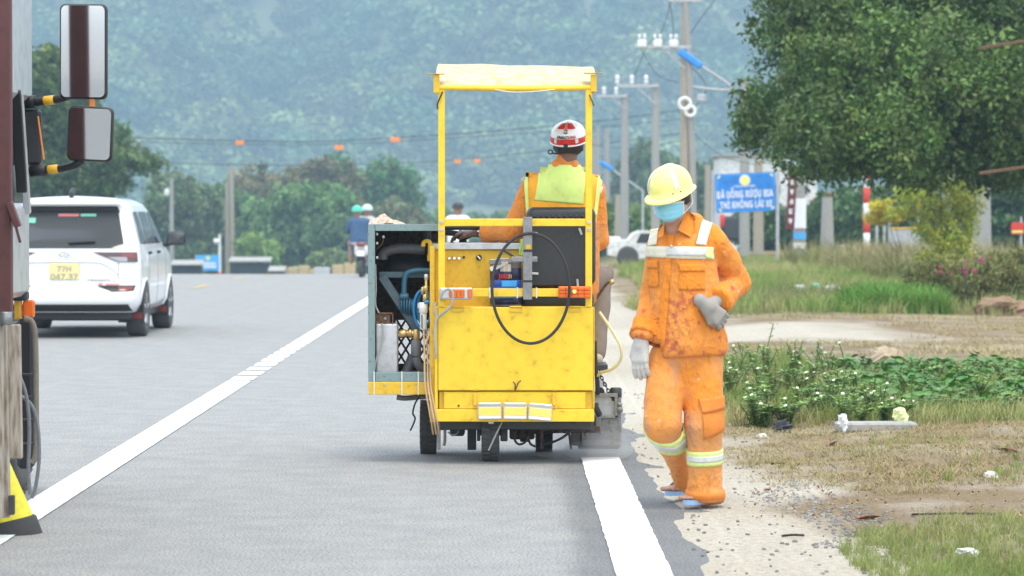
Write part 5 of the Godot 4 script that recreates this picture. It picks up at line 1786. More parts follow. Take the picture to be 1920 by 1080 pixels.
func driver() -> void:
	var t := thing("person", "machine driver seen from behind in a lime and orange vest and white helmet", "person", Vector3(0.328, 0.946, -18.9))
	var st: SurfaceTool
	var hb := Basis(Vector3(0, 1, 0), PI - 0.16) * Basis(Vector3(1, 0, 0), 0.12)
	var head: Vector3 = Vector3(0.364, 1.855, -18.98)
	var neck: Vector3 = Vector3(0.338, 1.696, -18.95)
	var hip: Vector3 = Vector3(0.328, 1.008, -18.93)
	var sl: Vector3 = Vector3(0.148, 1.589, -18.95)
	var sr: Vector3 = Vector3(0.508, 1.583, -18.95)
	var el: Vector3 = Vector3(0.047, 1.349, -18.98)
	var er: Vector3 = Vector3(0.535, 1.298, -19)
	var wl: Vector3 = Vector3(-0.169, 1.332, -19.16)
	var wr: Vector3 = Vector3(0.431, 1.225, -19.3)
	var kl: Vector3 = Vector3(0.191, 0.981, -19.4)
	var kr: Vector3 = Vector3(0.556, 1.077, -19.3)
	var al: Vector3 = Vector3(0.197, 0.515, -19.35)
	var ar: Vector3 = Vector3(0.529, 0.615, -19.12)
	var bf := Field.new(Vector3(-0.24, 0.48, -19.7), Vector3(0.68, 1.85, -18.6), 0.014)
	bf.cap(neck - Vector3(0, 0.04, 0.03), hip, 0.05, 0.09, 0.05)
	bf.cap(sl - Vector3(0, 0, 0.02), sr - Vector3(0, 0, 0.02), 0.04, 0.04, 0.03)
	for q in [[sl, el, 0.045, 0.036], [el, wl, 0.036, 0.026], [sr, er, 0.045, 0.036], [er, wr, 0.036, 0.028], [hip, kl, 0.08, 0.055], [kl, al, 0.05, 0.036], [hip, kr, 0.08, 0.055], [kr, ar, 0.05, 0.036]]:
		bf.cap(q[0], q[1], q[2], q[3], 0.03)
	bf.cap(neck - Vector3(0, 0.04, 0.03), head - Vector3(0, 0.06, 0), 0.045, 0.048, 0.02)
	bf.cap(ar, ar + Vector3(0.01, -0.04, -0.15), 0.035, 0.03, 0.02)
	bf.cap(al, al + Vector3(0.0, -0.04, -0.15), 0.035, 0.03, 0.02)
	var hand := hand_field(wl + Vector3(-0.01, 0.002, -0.01), Vector3(-1, 0.02, -0.35), Vector3(0.0, 1, 0.25), -1.0, 0.42, 1.0)
	var hand2 := hand_field(wr, Vector3(-0.6, 0.1, -0.8), Vector3(0.0, 1, 0.1), 1.0, 0.5, 1.0)
	wm("body", field_mesh([bf, head_field(head, hb), hand, hand2]), M.skin_dark, t)
	st = mb()
	lathe(st, Transform3D(hb, head + hb * Vector3(0, -0.01, -0.02)), [Vector2(0.06, -0.05), Vector2(0.078, -0.035), Vector2(0.087, 0.0), Vector2(0.088, 0.04), Vector2(0.06, 0.08), Vector2(0, 0.09)], 24)
	w("hair", st, M.hair, t)
	# wrist watch
	st = mb()
	var wd := (wl - el).normalized()
	lathe(st, Transform3D(Basis(wd.cross(Vector3.UP).normalized(), wd, wd.cross(wd.cross(Vector3.UP)).normalized()), wl.lerp(el, 0.1)), [Vector2(0.034, -0.012), Vector2(0.037, -0.008), Vector2(0.037, 0.008), Vector2(0.034, 0.012)], 18)
	cyl(st, wl.lerp(el, 0.1) + Vector3(0, 0.02, 0.03), wl.lerp(el, 0.1) + Vector3(0, 0.026, 0.039), 0.021, 14)
	w("wrist_watch", st, M.chrome, t)
	# jacket
	var jf := Field.new(Vector3(-0.24, 0.84, -19.35), Vector3(0.68, 1.86, -18.68), 0.009)
	jf.cap(Vector3(0.231, 1.538, -18.95), Vector3(0.249, 0.993, -18.93), 0.105, 0.12, 0.05, 0.95)
	jf.cap(Vector3(0.439, 1.532, -18.95), Vector3(0.42, 0.993, -18.93), 0.105, 0.12, 0.05, 0.95)
	jf.cap(Vector3(0.186, 1.614, -18.96), Vector3(0.483, 1.608, -18.96), 0.062, 0.062, 0.06)
	jf.cap(Vector3(0.281, 1.697, -18.97), Vector3(0.395, 1.697, -18.97), 0.042, 0.042, 0.045)
	jf.cap(Vector3(0.341, 1.697, -18.97), Vector3(0.351, 1.76, -18.98), 0.066, 0.062, 0.02)
	jf.cap(Vector3(0.249, 1.601, -18.93), Vector3(0.432, 1.601, -18.93), 0.07, 0.07, 0.05)
	jf.cap(Vector3(0.338, 1.624, -18.93), Vector3(0.337, 1.45, -18.92), 0.085, 0.09, 0.05)
	jf.cap(sl, el, 0.07, 0.066, 0.03)
	jf.cap(el, wl.lerp(el, 0.16), 0.066, 0.055, 0.022)
	jf.cap(wl.lerp(el, 0.3), wl.lerp(el, 0.22) - Vector3(0, 0.05, 0), 0.045, 0.03, 0.03)
	jf.cap(sr, er, 0.07, 0.062, 0.03)
	jf.cap(er, wr, 0.062, 0.05, 0.02)
	jf.cut(Vector3(0.345, 1.792, -18.98), Vector3(0.1, 1, -0.25).normalized(), 0.1)
	jf.cut(wl.lerp(el, 0.16), (wl - el).normalized(), 0.1)
	var jd := func(p: Vector3, n: Vector3) -> float:
		var a := 0.005 * folds(p, 330.0, 220.0, 330.0, 113.0)
		var de := p.distance_to(el)
		a += 0.010 * exp(-de * de / 0.03) * folds(Vector3(p.x - p.y, p.y + p.x, p.z), 420.0, 150.0, 150.0, 171.0)
		var dr := p.distance_to(er)
		a += 0.007 * exp(-dr * dr / 0.03) * folds(p, 150.0, 420.0, 150.0, 31.0)
		return a
	var jt := func(p: Vector3, n: Vector3) -> Color:
		return Color(0.80, 0.26, 0.035).lerp(Color(0.66, 0.26, 0.08), clampf(0.2 + 1.5 * nz2.get_noise_3d(p.x * 160.0, p.y * 160.0, p.z * 160.0), 0.0, 0.8))
	var jacket := wm("jacket", field_mesh([jf], jd, jt), M.cloth, t)
	# vest: lime panel over an orange one, laid on the back
	var fb := Vector3(0, 0, -1)
	var vest := w("vest_back", lay_on(jf, quad_rays(Vector3(0.111, 1.696, -18.95), Vector3(0.559, 1.681, -18.95), Vector3(0.515, 1.387, -18.95), Vector3(0.117, 1.387, -18.95), fb, 22, 34), 0.008, jd), M.vest_orange, t)
	w("lime_panel", lay_on(jf, quad_rays(Vector3(0.199, 1.728, -18.95), Vector3(0.464, 1.728, -18.95), Vector3(0.445, 1.501, -18.95), Vector3(0.167, 1.526, -18.95), fb, 18, 24), 0.013, jd), M.vest_lime, vest)
	w("lime_edge", lay_on(jf, quad_rays(Vector3(0.111, 1.7, -18.95), Vector3(0.129, 1.7, -18.95), Vector3(0.129, 1.412, -18.95), Vector3(0.109, 1.412, -18.95), fb, 18, 3), 0.0135, jd), M.vest_lime, vest)
	w("lime_edge", lay_on(jf, quad_rays(Vector3(0.531, 1.671, -18.95), Vector3(0.553, 1.658, -18.95), Vector3(0.515, 1.437, -18.95), Vector3(0.496, 1.437, -18.95), fb, 18, 3), 0.0135, jd), M.vest_lime, vest)
	for q in [[Vector3(0.082, 1.658, -18.95), Vector3(0.107, 1.677, -18.95), Vector3(0.111, 1.652, -18.95), Vector3(0.082, 1.63, -18.95)], [Vector3(0.537, 1.614, -18.95), Vector3(0.559, 1.602, -18.95), Vector3(0.546, 1.564, -18.95), Vector3(0.531, 1.576, -18.95)]]:
		w("sleeve_tape", lay_on(jf, quad_rays(q[0], q[1], q[2], q[3], fb, 4, 4), 0.006, jd), M.tape, jacket)
	var collar := Field.new(Vector3(0.251, 1.705, -19.1) - Vector3.ONE * 0.05, Vector3(0.452, 1.811, -18.85) + Vector3.ONE * 0.05, 0.007)
	collar.cap(Vector3(0.3, 1.724, -18.93), Vector3(0.382, 1.728, -18.93), 0.034, 0.034, 0.01)
	collar.cap(Vector3(0.294, 1.737, -18.95), Vector3(0.314, 1.738, -19), 0.034, 0.03, 0.01)
	collar.cap(Vector3(0.388, 1.741, -18.95), Vector3(0.409, 1.729, -19.02), 0.034, 0.03, 0.01)
	wm("collar", field_mesh([collar], null, jt), M.cloth, jacket)
	# trousers and shoes
	var tf := Field.new(Vector3(0.05, 0.48, -19.65), Vector3(0.68, 1.12, -18.7), 0.011)
	tf.cap(hip, kl, 0.11, 0.085, 0.04)
	tf.cap(hip, kr, 0.11, 0.08, 0.04)
	tf.cap(kr, ar, 0.08, 0.056, 0.03)
	tf.cap(kl, al, 0.085, 0.06, 0.03)
	wm("trousers", field_mesh([tf], func(p: Vector3, n: Vector3) -> float: return 0.007 * folds(p, 220.0, 260.0, 220.0, 61.0)), M.trouser_grey, t)
	for a: Vector3 in [al, ar]:
		var sf := Field.new(a - Vector3(0.1, 0.12, 0.28), a + Vector3(0.1, 0.08, 0.12), 0.008)
		sf.cap(a - Vector3(0, 0.03, -0.03), a - Vector3(-0.01, 0.045, 0.15), 0.043, 0.038, 0.02)
		sf.cut(a - Vector3(0, 0.072, 0), Vector3(0, -1, 0), 0.4)
		var sh := wm("shoe", field_mesh([sf]), M.shoe, t)
		st = mb()
		rounded(st, a - Vector3(-0.005, 0.078, 0.06), Vector3(0.092, 0.016, 0.27), 0.006)
		w("sole", st, M.white_plastic, sh)
	# helmet
	var hx := Transform3D(hb * Basis(Vector3(1, 0, 0), -0.42), head + hb * Vector3(0, 0.03, -0.004))
	var hm := helmet_mesh("helmet", hx, 0.107, 0.122, 0.112, 0.006, 0.0, M.helmet_white, t)
	w("red_stripe", helmet_patch(hx, 0.107, 0.122, 0.112, PI - 1.5, PI + 1.5, 0.87, 1.0, 0.003, 24), M.helmet_red, hm)
	w("red_stripe", helmet_patch(hx, 0.107, 0.122, 0.112, PI + 0.1, PI + 0.75, 0.2, 0.5, 0.003), M.helmet_red, hm)
	w("red_stripe", helmet_patch(hx, 0.107, 0.122, 0.112, PI - 0.75, PI - 0.1, 0.2, 0.5, 0.003), M.helmet_red, hm)
	w("red_stripe", helmet_patch(hx, 0.107, 0.122, 0.112, PI - 0.04, PI + 0.04, 0.2, 0.5, 0.003), M.helmet_red, hm)
	for s: float in [PI - 0.62, PI + 0.62]:
		w("reflector", helmet_patch(hx, 0.107, 0.122, 0.112, s - 0.09, s + 0.09, 0.88, 0.98, 0.005), M.tape, hm)
	st = mb()
	var gq := hx * Vector3(0, 0.0, -0.126)
	bx(st, gq, Vector3(0.026, 0.02, 0.012), 0.003)
	w("strap_clip", st, M.black, hm)
	# lettering round the back of the shell
	var s1 := "NAMTHANH"
	for q in 8:
		var th := PI + 0.5 - q * 0.137
		var lp := Vector3(sin(th) * 0.1035, 0.046, cos(th) * 0.118)
		var L := put_mesh("lettering", text_mesh(s1[q], 0.0175, 0.003), M.helmet_red if q < 3 else M.black, hm)
		L.global_transform = Transform3D(hx.basis * Basis(Vector3(0, 1, 0), th) * Basis(Vector3(1, 0, 0), -0.38), hx * lp)
	var ep := hx * Vector3(0, 0.0795, -0.1015)
	for q in 2:
		st = mb()
		var pts := []
		for k in 12:
			var a := 0.5 + k * 0.21 + q * PI
			pts.append(ep + hx.basis * Vector3(cos(a) * 0.0125, sin(a) * 0.0125 * 0.8, -0.002 - 0.0 * k + sin(a) * 0.008))
		tube(st, pts, 0.0024, 6)
		bar(st, ep + hx.basis * Vector3(0.004 * (1 - 2 * q), -0.008, -0.006), ep + hx.basis * Vector3(0.004 * (1 - 2 * q), 0.008, 0.002), 0.0032, 0.003, 0.001)
		w("emblem", st, M.helmet_red if q == 0 else M.black, hm)
	# head-band adjuster
	st = mb()
	lathe(st, Transform3D(hb, head + hb * Vector3(0, -0.005, -0.01)), [Vector2(0.086, -0.03), Vector2(0.09, -0.026), Vector2(0.091, 0.0), Vector2(0.09, 0.01)], 24)
	w("head_band", st, M.black, hm)
	st = mb()
	tube(st, ring_pts(Vector3(0.255, 1.812, -18.9), 0.014, 0.012, 16), 0.004, 6, true)
	bar(st, Vector3(0.261, 1.806, -18.9), Vector3(0.299, 1.8, -18.9), 0.014, 0.01, 0.003)
	w("ear_knob", st, M.black, hm)

# ---------------------------------------------------------------- far things
func base(x: float, d: float) -> Vector3:
	return Vector3(x, land(x, -d), -d)

# bushy tree: crown filled with lobes from low down up to the given height
func bushy(called: String, label: String, group: String, x: float, d: float, half: float, top: float, col: Color, n: int, clump_r: float, clump: Mesh, low := 0.12, cat := "tree", taper := 0.45) -> Node3D:
	var b := base(x, d)
	var H := top - b.y
	var lobes := []
	var k := 9
	for i in k:
		var v := lerpf(low, 0.84, (i + 0.5) / k)
		var wd := half * (1.0 - taper * v) * sqrt(1.0 - pow(maxf(0.0, v - 0.55) / 0.55, 2.0))
		for j in 2:
			var u := rng.randf_range(-0.72, 0.72)
			lobes.append([Vector3(u * wd, v * H, rng.randf_range(-0.4, 0.4) * half), Vector3(maxf(0.3 * half, wd * 0.46), H * 0.16, half * 0.42)])
	return tree(called, label, group, b, Vector3(0, H * 0.6, 0), maxf(0.08, H * 0.018), lobes, n, clump_r, clump, col * 1.8, 0.28, false, cat)

func pole(called: String, label: String, x: float, d: float, top: float, r: float, m: Material, group := "roadside poles") -> Node3D:
	var b := base(x, d)
	var t := thing(called, label, "pole", b, group)
	var st := mb()
	var H := top - b.y
	tube(st, [Vector3(0, -0.5, 0), Vector3(0, H * 0.5, 0), Vector3(0, H, 0)], [r * 1.15, r, r * 0.8], 10)
	obj("shaft", st, m, t)
	return t

func crossarm(t: Node3D, y: float, x0: float, x1: float, ins: Array, brace := true) -> void:
	var st := mb()
	bar(st, Vector3(x0, y, 0.14), Vector3(x1, y, 0.14), 0.1, 0.1, 0.01)
	obj("crossarm", st, M.galv, t)
	if brace:
		st = mb()
		bar(st, Vector3(lerpf(x1, x0, 0.55), y, 0.14), Vector3(0, y - absf(x0) * 0.45, 0.14), 0.05, 0.05, 0.004)
		obj("brace", st, M.galv, t)
	for x: float in ins:
		st = mb()
		lathe(st, Transform3D(Basis.IDENTITY, Vector3(x, y + 0.05, 0.14)), [Vector2(0.03, 0), Vector2(0.07, 0.06), Vector2(0.08, 0.12), Vector2(0.05, 0.16), Vector2(0.08, 0.2), Vector2(0.07, 0.28), Vector2(0.04, 0.33), Vector2(0, 0.34)], 10)
		obj("insulator", st, M.porcelain, t)

func wire(label: String, pts: Array, r := 0.022, called := "overhead_cable") -> Node3D:
	var o := obj_smooth(called, pts, r)
	tag(o, label, "cable", "overhead cables")
	return o

func obj_smooth(called: String, pts: Array, r: float) -> MeshInstance3D:
	var st := mb()
	tube(st, curve(pts, 8), r, 6)
	return obj(called, st, M.wire)

func background() -> void:
	M.galv = mat(Color(0.45, 0.46, 0.47), 0.6, {"tex": TX.patch_t, "scale": 1.0})
	M.porcelain = mat(Color(0.7, 0.7, 0.68), 0.4)
	M.wire = mat(Color(0.05, 0.055, 0.06), 0.6)
	M.sign_blue = mat(Color(0.01, 0.2, 0.62), 0.45, {"tex": TX.patch_t, "scale": 0.5})
	M.sign_light = mat(Color(0.05, 0.38, 0.8), 0.45)
	M.sign_white = mat(Color(0.78, 0.8, 0.82), 0.5)
	M.sign_yellow = mat(Color(0.75, 0.72, 0.18), 0.5)
	M.lamp_blue = mat(Color(0.03, 0.25, 0.68), 0.35)
	M.marker = mat(Color(0.85, 0.25, 0.04), 0.5)
	var fine := leaf_clump(46, 0.34, 0.5, 0.5)
	var mid := leaf_clump(60, 0.5, 0.6, 0.6)
	TX["clump_fine"] = null
	var tg := "trees along the far left roadside"
	# the big tree overhanging the verge on the right; its trunk stands just out of the picture
	var lobes := []
	for q in [[1480, 40, 50, 120, 90], [1560, 120, 49, 130, 100], [1450, 180, 50.5, 100, 70], [1400, 235, 51, 70, 50], [1500, 250, 48, 110, 75], [1620, 250, 48, 120, 80], [1600, 60, 51, 150, 120], [1720, 150, 48.5, 150, 110], [1750, 270, 49, 120, 70], [1830, 70, 51, 150, 110], [1870, 200, 49, 120, 110], [1900, 290, 50, 80, 60], [1660, 305, 49, 60, 40], [1540, 300, 49.5, 60, 36], [1700, -40, 51, 170, 90], [1530, -50, 51, 110, 70], [1960, 150, 51, 140, 120], [1990, 20, 52, 150, 130], [1820, 320, 51.5, 60, 30]]:
		var d: float = q[2]
		var k := d / 6000.0
		lobes.append([Vector3((q[0] + 32.0 - 951.0) * k - 8.9, 1.45 + (400.0 - q[1]) * k, -d + 50.8), Vector3(q[3] * k, q[4] * k, 1.1)])
	tree("broadleaf_tree", "big dense dark green tree overhanging the verge from the right", "", Vector3(8.9, 0, -50.8), Vector3(-0.3, 3.0, 0), 0.26, lobes, 3000, 0.3, leaf_clump(46, 0.34, 0.5, 0.7, 0.45), Color(0.105, 0.18, 0.045), 0.45)
	# left side
	lobes = []
	for q in [[60, 140, 40, 40], [100, 120, 45, 30], [75, 220, 60, 60], [130, 200, 60, 50], [190, 270, 60, 40], [240, 300, 45, 22], [275, 305, 28, 12], [110, 310, 90, 60], [60, 330, 60, 60], [180, 340, 60, 40]]:
		var k := 140.0 / 6000.0
		lobes.append([Vector3((q[0] - 120.0) * k, 1.45 + (400.0 - q[1]) * k + 1.56, rng.randf_range(-1.2, 1.2)), Vector3(q[2] * k, q[3] * k, 1.3)])
	tree("roadside_tree", "tall loose green tree rising behind the truck mirrors", tg, Vector3(-19.39, -1.56, -140), Vector3(0.3, 5.0, 0), 0.16, lobes, 900, 0.42, mid, Color(0.11, 0.18, 0.065), 0.3)
	bushy("roadside_tree", "drooping grey-green tree just right of the white car roof", tg, -25.338, 230, 4.6, 4.44, Color(0.085, 0.12, 0.06), 700, 0.7, mid)
	bushy("roadside_tree", "pale grey-green tree between the car and the twin poles", tg, -22.848, 238, 3.4, 4.028, Color(0.095, 0.135, 0.065), 550, 0.7, mid)
	bushy("roadside_tree", "green tree directly behind the twin concrete poles", tg, -20.875, 250, 4.0, 3.742, Color(0.065, 0.12, 0.05), 600, 0.75, mid)
	bushy("roadside_tree", "broad mid-green tree right of the twin concrete poles", tg, -15.966, 245, 6.0, 3.982, Color(0.07, 0.13, 0.045), 1000, 0.75, mid)
	bushy("roadside_tree", "brownish spreading tree crown above the green trees", tg, -17.241, 268, 5.6, 6.006, Color(0.115, 0.105, 0.055), 800, 0.75, mid, 0.55, "tree", 0.0)
	bushy("roadside_tree", "tall dark green tree left of the machine canopy post", tg, -11.152, 272, 5.8, 6.437, Color(0.06, 0.125, 0.05), 1100, 0.8, mid, 0.12, "tree", 0.2)
	bushy("roadside_tree", "brown-green tree behind the two motorbike riders", tg, -8.44, 240, 3.6, 2.57, Color(0.1, 0.11, 0.06), 500, 0.7, mid)
	bushy("roadside_tree", "dark bushy tree left of the motorbike riders", tg, -12.233, 236, 3.8, 1.45, Color(0.06, 0.11, 0.045), 500, 0.7, mid)
	bushy("shrub", "bright light green shrub right of the twin poles", "roadside shrubs", -16.949, 215, 1.9, 0.088, Color(0.12, 0.19, 0.05), 260, 0.5, mid, 0.1, "shrub")
	bushy("shrub", "grey-green shrub at the road crest before the motorbike", "roadside shrubs", -11.1, 200, 1.5, -0.817, Color(0.12, 0.16, 0.08), 200, 0.5, mid, 0.1, "shrub")
	bushy("roadside_tree", "low hazy tree seen through the canopy frame by the left post", "trees beyond the canopy frame", -4.895, 330, 4.6, 1.89, Color(0.08, 0.14, 0.05), 420, 0.9, mid)
	bushy("roadside_tree", "low hazy tree in the middle of the canopy frame", "trees beyond the canopy frame", -0.933, 350, 5.0, 1.567, Color(0.075, 0.135, 0.05), 420, 0.9, mid)
	bushy("roadside_tree", "low hazy tree behind the driver's left shoulder", "trees beyond the canopy frame", 3.393, 345, 5.0, 2.14, Color(0.08, 0.14, 0.05), 420, 0.9, mid)
	# behind the poles on the right
	var rg := "trees behind the poles on the right"
	bushy("roadside_tree", "green bush between the driver and the white pickup", rg, 5.35, 150, 1.9, 1.65, Color(0.075, 0.13, 0.04), 420, 0.5, mid, 0.05, "tree", 0.25)
	bushy("roadside_tree", "hazy tall tree between the two nearest white poles", rg, 12.2, 300, 3.6, 8.95, Color(0.07, 0.105, 0.05), 560, 0.8, mid)
	bushy("roadside_tree", "hazy feathery tree behind the yellow-helmeted worker", rg, 14.513, 280, 3.6, 7.89, Color(0.07, 0.11, 0.05), 560, 0.8, mid)
	bushy("roadside_tree", "dark green tree left of the blue sign", rg, 14.84, 240, 2.6, 6.05, Color(0.07, 0.11, 0.05), 420, 0.7, mid)
	bushy("roadside_tree", "green shrub row behind the worker's shoulder", rg, 7.84, 160, 2.4, 1.583, Color(0.08, 0.12, 0.045), 420, 0.5, mid, 0.05, "tree", 0.2)
	bushy("hedge_bush", "dark green bush under the blue sign", "dark bushes behind the verge", 9.698, 119, 1.5, 1.609, Color(0.045, 0.085, 0.03), 330, 0.42, mid, 0.08, "bush", 0.2)
	bushy("hedge_bush", "dark green bush behind the striped pole", "dark bushes behind the verge", 12.174, 118, 1.7, 2.197, Color(0.045, 0.09, 0.03), 420, 0.42, mid, 0.08, "bush", 0.2)
	bushy("hedge_bush", "dark green bush behind the grey gate panel", "dark bushes behind the verge", 15.026, 122, 1.8, 2.873, Color(0.05, 0.09, 0.03), 420, 0.42, mid, 0.08, "bush", 0.2)
	bushy("hedge_bush", "dark green bush at the far right behind the concrete pole", "dark bushes behind the verge", 16.189, 104, 2.0, 2.837, Color(0.05, 0.095, 0.035), 480, 0.42, mid, 0.08, "bush", 0.2)
	bushy("hedge_bush", "dark green bush left of the striped pole beside the poster pole", "dark bushes behind the verge", 11.759, 124, 1.2, 1.553, Color(0.05, 0.09, 0.03), 260, 0.42, mid, 0.08, "bush", 0.2)
	# yellow-green shrub and dry bush on the verge
	lobes = []
	for q in [[1760, 330, 45, 26], [1800, 360, 45, 30], [1720, 370, 40, 22], [1770, 400, 60, 30], [1700, 400, 35, 15], [1745, 440, 30, 25], [1790, 450, 40, 35], [1765, 490, 50, 30], [1815, 400, 30, 30]]:
		var k := 62.0 / 6000.0
		lobes.append([Vector3((q[0] - 1765.0) * k, 1.45 + (400.0 - q[1]) * k, rng.randf_range(-0.3, 0.3)), Vector3(q[2] * k, q[3] * k, 0.4)])
	tree("flowering_shrub", "loose yellow-green shrub under the big tree beside the concrete pole", "", base(8.411, 62), Vector3(0, 1.0, 0), 0.04, lobes, 330, 0.16, leaf_clump(34, 0.5, 0.4, 0.6, 0.35), Color(0.34, 0.38, 0.05), 0.35, true, "shrub")
	lobes = []
	for q in [[1655, 395, 26, 14], [1640, 415, 22, 10], [1675, 410, 18, 12]]:
		var k := 72.0 / 6000.0
		lobes.append([Vector3((q[0] - 1690.0) * k, 1.45 + (400.0 - q[1]) * k, 0), Vector3(q[2] * k, q[3] * k, 0.25)])
	tree("flowering_shrub", "small bare-stemmed shrub topped with yellow blossom", "", base(8.868, 72), Vector3(0.05, 0.35, 0), 0.03, lobes, 90, 0.14, leaf_clump(30, 0.5, 0.5, 0.6, 0.3), Color(0.5, 0.42, 0.04), 0.3, true, "shrub")
	lobes = []
	for q in [[1740, 520, 45, 26], [1800, 530, 60, 36], [1860, 525, 60, 40], [1910, 520, 50, 45], [1760, 555, 55, 25], [1830, 565, 70, 28], [1900, 570, 60, 30]]:
		var k := 47.0 / 6000.0
		lobes.append([Vector3((q[0] - 1830.0) * k, 1.45 + (400.0 - q[1]) * k, rng.randf_range(-0.3, 0.3)), Vector3(q[2] * k, q[3] * k, 0.35)])
	tree("dry_bush", "low olive and brown bush at the right edge behind the dirt mound", "", base(6.886, 47), Vector3(0, 0.2, 0), 0.03, lobes, 620, 0.13, leaf_clump(30, 0.55, 0.28, 0.6, 0.4), Color(0.22, 0.24, 0.085), 0.4, true, "bush")
	var pl := []
	var pc := []
	for i in 9:
		pl.append(Transform3D(rand_basis(rng.randf_range(0.025, 0.045)), Vector3(6.59, 0.678, -46.3) + Vector3(rng.randfn() * 0.2, rng.randfn() * 0.07, rng.randf_range(-0.2, 0.4))))
		pc.append(Color(0.6, 0.06, 0.25) * rng.randf_range(0.6, 1.2))
	var bg := thing("bougainvillea", "magenta blossom showing in the low bush beside the concrete pole", "flowers", base(6.547, 46))
	var blm := many("blossom", leaf_clump(14, 0.9, 0.8, 0.4), M.leaf, pl, pc, bg)
	blm.global_position = Vector3.ZERO
	blm.set_meta("kind", "stuff")
	obj_tube(bg, "stem", [Vector3(0, 0, 0), Vector3(0.05, 0.35, 0), Vector3(0.0, 0.65, -0.1)], 0.012, M.bark)
	# --- poles
	var p := pole("utility_pole", "tallest concrete utility pole with transformer bushings and blue street lamp", 4.773, 86, 8.6, 0.13, M.concrete_tan)
	crossarm(p, 5.893 - p.position.y, 3.512 - 4.773, 0.15, [], true)
	for x: float in [3.612, 4.028, 4.458]:
		var st := mb()
		rounded(st, Vector3(x - 4.773, 5.879 - p.position.y + 0.11, 0.14), Vector3(0.24, 0.22, 0.24), 0.05)
		for k in 2: cyl(st, Vector3(x - 4.773 - 0.07 + k * 0.14, 5.879 - p.position.y + 0.25, 0.14), Vector3(x - 4.773 - 0.07 + k * 0.14, 5.879 - p.position.y + 0.37, 0.14), 0.04, 8)
		obj("bushing", st, M.porcelain, p)
	crossarm(p, 7.155 - p.position.y, -0.45, 0.45, [-0.35], false)
	obj_tube(p, "second_shaft", [Vector3(0.25, -0.4, 0.1), Vector3(0.16, 4.0, 0.1), Vector3(-0.12, 9.5, 0.1)], 0.09, M.concrete)
	obj_tube(p, "lamp_arm", [Vector3(0.12, 5.033 - 0.2, 0.1), Vector3(6.034 - 4.773, 4.775, 0.1), Vector3(5.117 - 4.773, 5.435, 0.16)], 0.035, M.galv)
	var sl := mb()
	bar(sl, Vector3(5.203 - 4.773, 5.377 - p.position.y, 0.18), Vector3(4.615 - 4.773, 5.793 - p.position.y, 0.18), 0.14, 0.2, 0.05)
	obj("street_lamp", sl, M.lamp_blue, p)
	for q in [[1283.0, 196.0, 0.15], [1293.0, 210.0, 0.13]]:
		var k := 86.0 / 6000.0
		var st := mb()
		tube(st, ring_pts(Vector3((q[0] - 1284.0) * k, 1.45 + (400.0 - q[1]) * k, 0.25), q[2], q[2], 20), 0.05, 8, true)
		obj("cable_coil", st, M.porcelain, p)
	var bxs := mb()
	bx(bxs, Vector3(0.42, 4.532, 0.2), Vector3(0.22, 0.2, 0.2), 0.02)
	obj("junction_box", bxs, M.galv, p)
	p = pole("utility_pole", "white concrete pole with a three-insulator crossarm, nearest left of the worker's helmet", 5.189, 112, 6.005, 0.15, M.concrete)
	crossarm(p, 5.893 - p.position.y, 3.808 - 5.189, 0.1, [3.845 - 5.189, 4.349 - 5.189, 4.853 - 5.189])
	p = pole("utility_pole", "concrete pole with brown base and two-insulator crossarm left of the helmet", 4.693, 128, 6.229, 0.17, M.concrete)
	crossarm(p, 6.122 - p.position.y, 3.563 - 4.693, 0.1, [3.861 - 4.693, 4.352 - 4.693])
	pole("utility_pole", "thin pale pole just right of the canopy post", 4.675, 165, 5.96, 0.14, M.concrete)
	pole("utility_pole", "pale pole carrying the small blue lamp beside the canopy post", 4.675, 150, 5.425, 0.15, M.concrete)
	pole("utility_pole", "faint pole showing close behind the right canopy post", 5.026, 185, 5.705, 0.14, M.concrete)
	pole("utility_pole", "short tan pole below the crossarm poles", 4.83, 140, 2.267, 0.14, M.concrete_tan)
	pole("utility_pole", "tan pole left of the blue sign behind the worker's head", 8.46, 135, 3.475, 0.15, M.concrete_tan)
	var lp := thing("street_lamp", "small blue street lamp on a slanting arm above the driver's shoulder", "street lamp", base(6.138, 145))
	obj_tube(lp, "arm", [Vector3(0, 0.2, 0), Vector3(0, 2.465 - lp.position.y, 0), Vector3(4.761 - 6.138, 3.432 - lp.position.y, 0)], 0.05, M.galv, 1)
	var ls := mb()
	bar(ls, Vector3(4.809 - 6.138, 3.383 - lp.position.y, 0), Vector3(4.181 - 6.138, 3.794 - lp.position.y, 0), 0.18, 0.2, 0.05)
	obj("lamp_head", ls, M.lamp_blue, lp)
	pole("utility_pole", "grey pole standing behind the left part of the blue sign", 7.713, 104, 5.783, 0.16, M.concrete)
	pole("utility_pole", "tan pole standing behind the right part of the blue sign", 8.478, 108, 3.43, 0.17, M.concrete_tan)
	p = pole("poster_pole", "concrete pole pasted with white and blue posters", 8.22, 90, 2.68, 0.17, M.concrete)
	for q in [[372, 428, 0.34, M.sign_white], [436, 448, 0.3, M.sign_light], [455, 466, 0.3, M.sign_white], [470, 480, 0.3, M.sign_light], [486, 497, 0.3, M.sign_white]]:
		var k := 90.0 / 6000.0
		var st := mb()
		var yc: float = 1.45 + (400.0 - (q[0] + q[1]) * 0.5) * k - p.position.y
		band_arc(st, Transform3D(Basis.IDENTITY, Vector3(0, yc, 0)), 0.2, -(q[1] - q[0]) * k * 0.5, (q[1] - q[0]) * k * 0.5, -1.1, 1.1, 8)
		obj("poster", st, q[3], p)
	pole("utility_pole", "short grey concrete pole between the poster pole and the striped pole", 9.2, 92, 1.91, 0.19, M.concrete)
	pole("utility_pole", "grey concrete pole at the right in front of the dark bush", 12.46, 84, 2.85, 0.24, M.concrete)
	# dark red vertical sign with white characters
	var vs := thing("vertical_sign", "dark red narrow vertical sign with white characters beside the poster pole", "sign", base(7.906, 89))
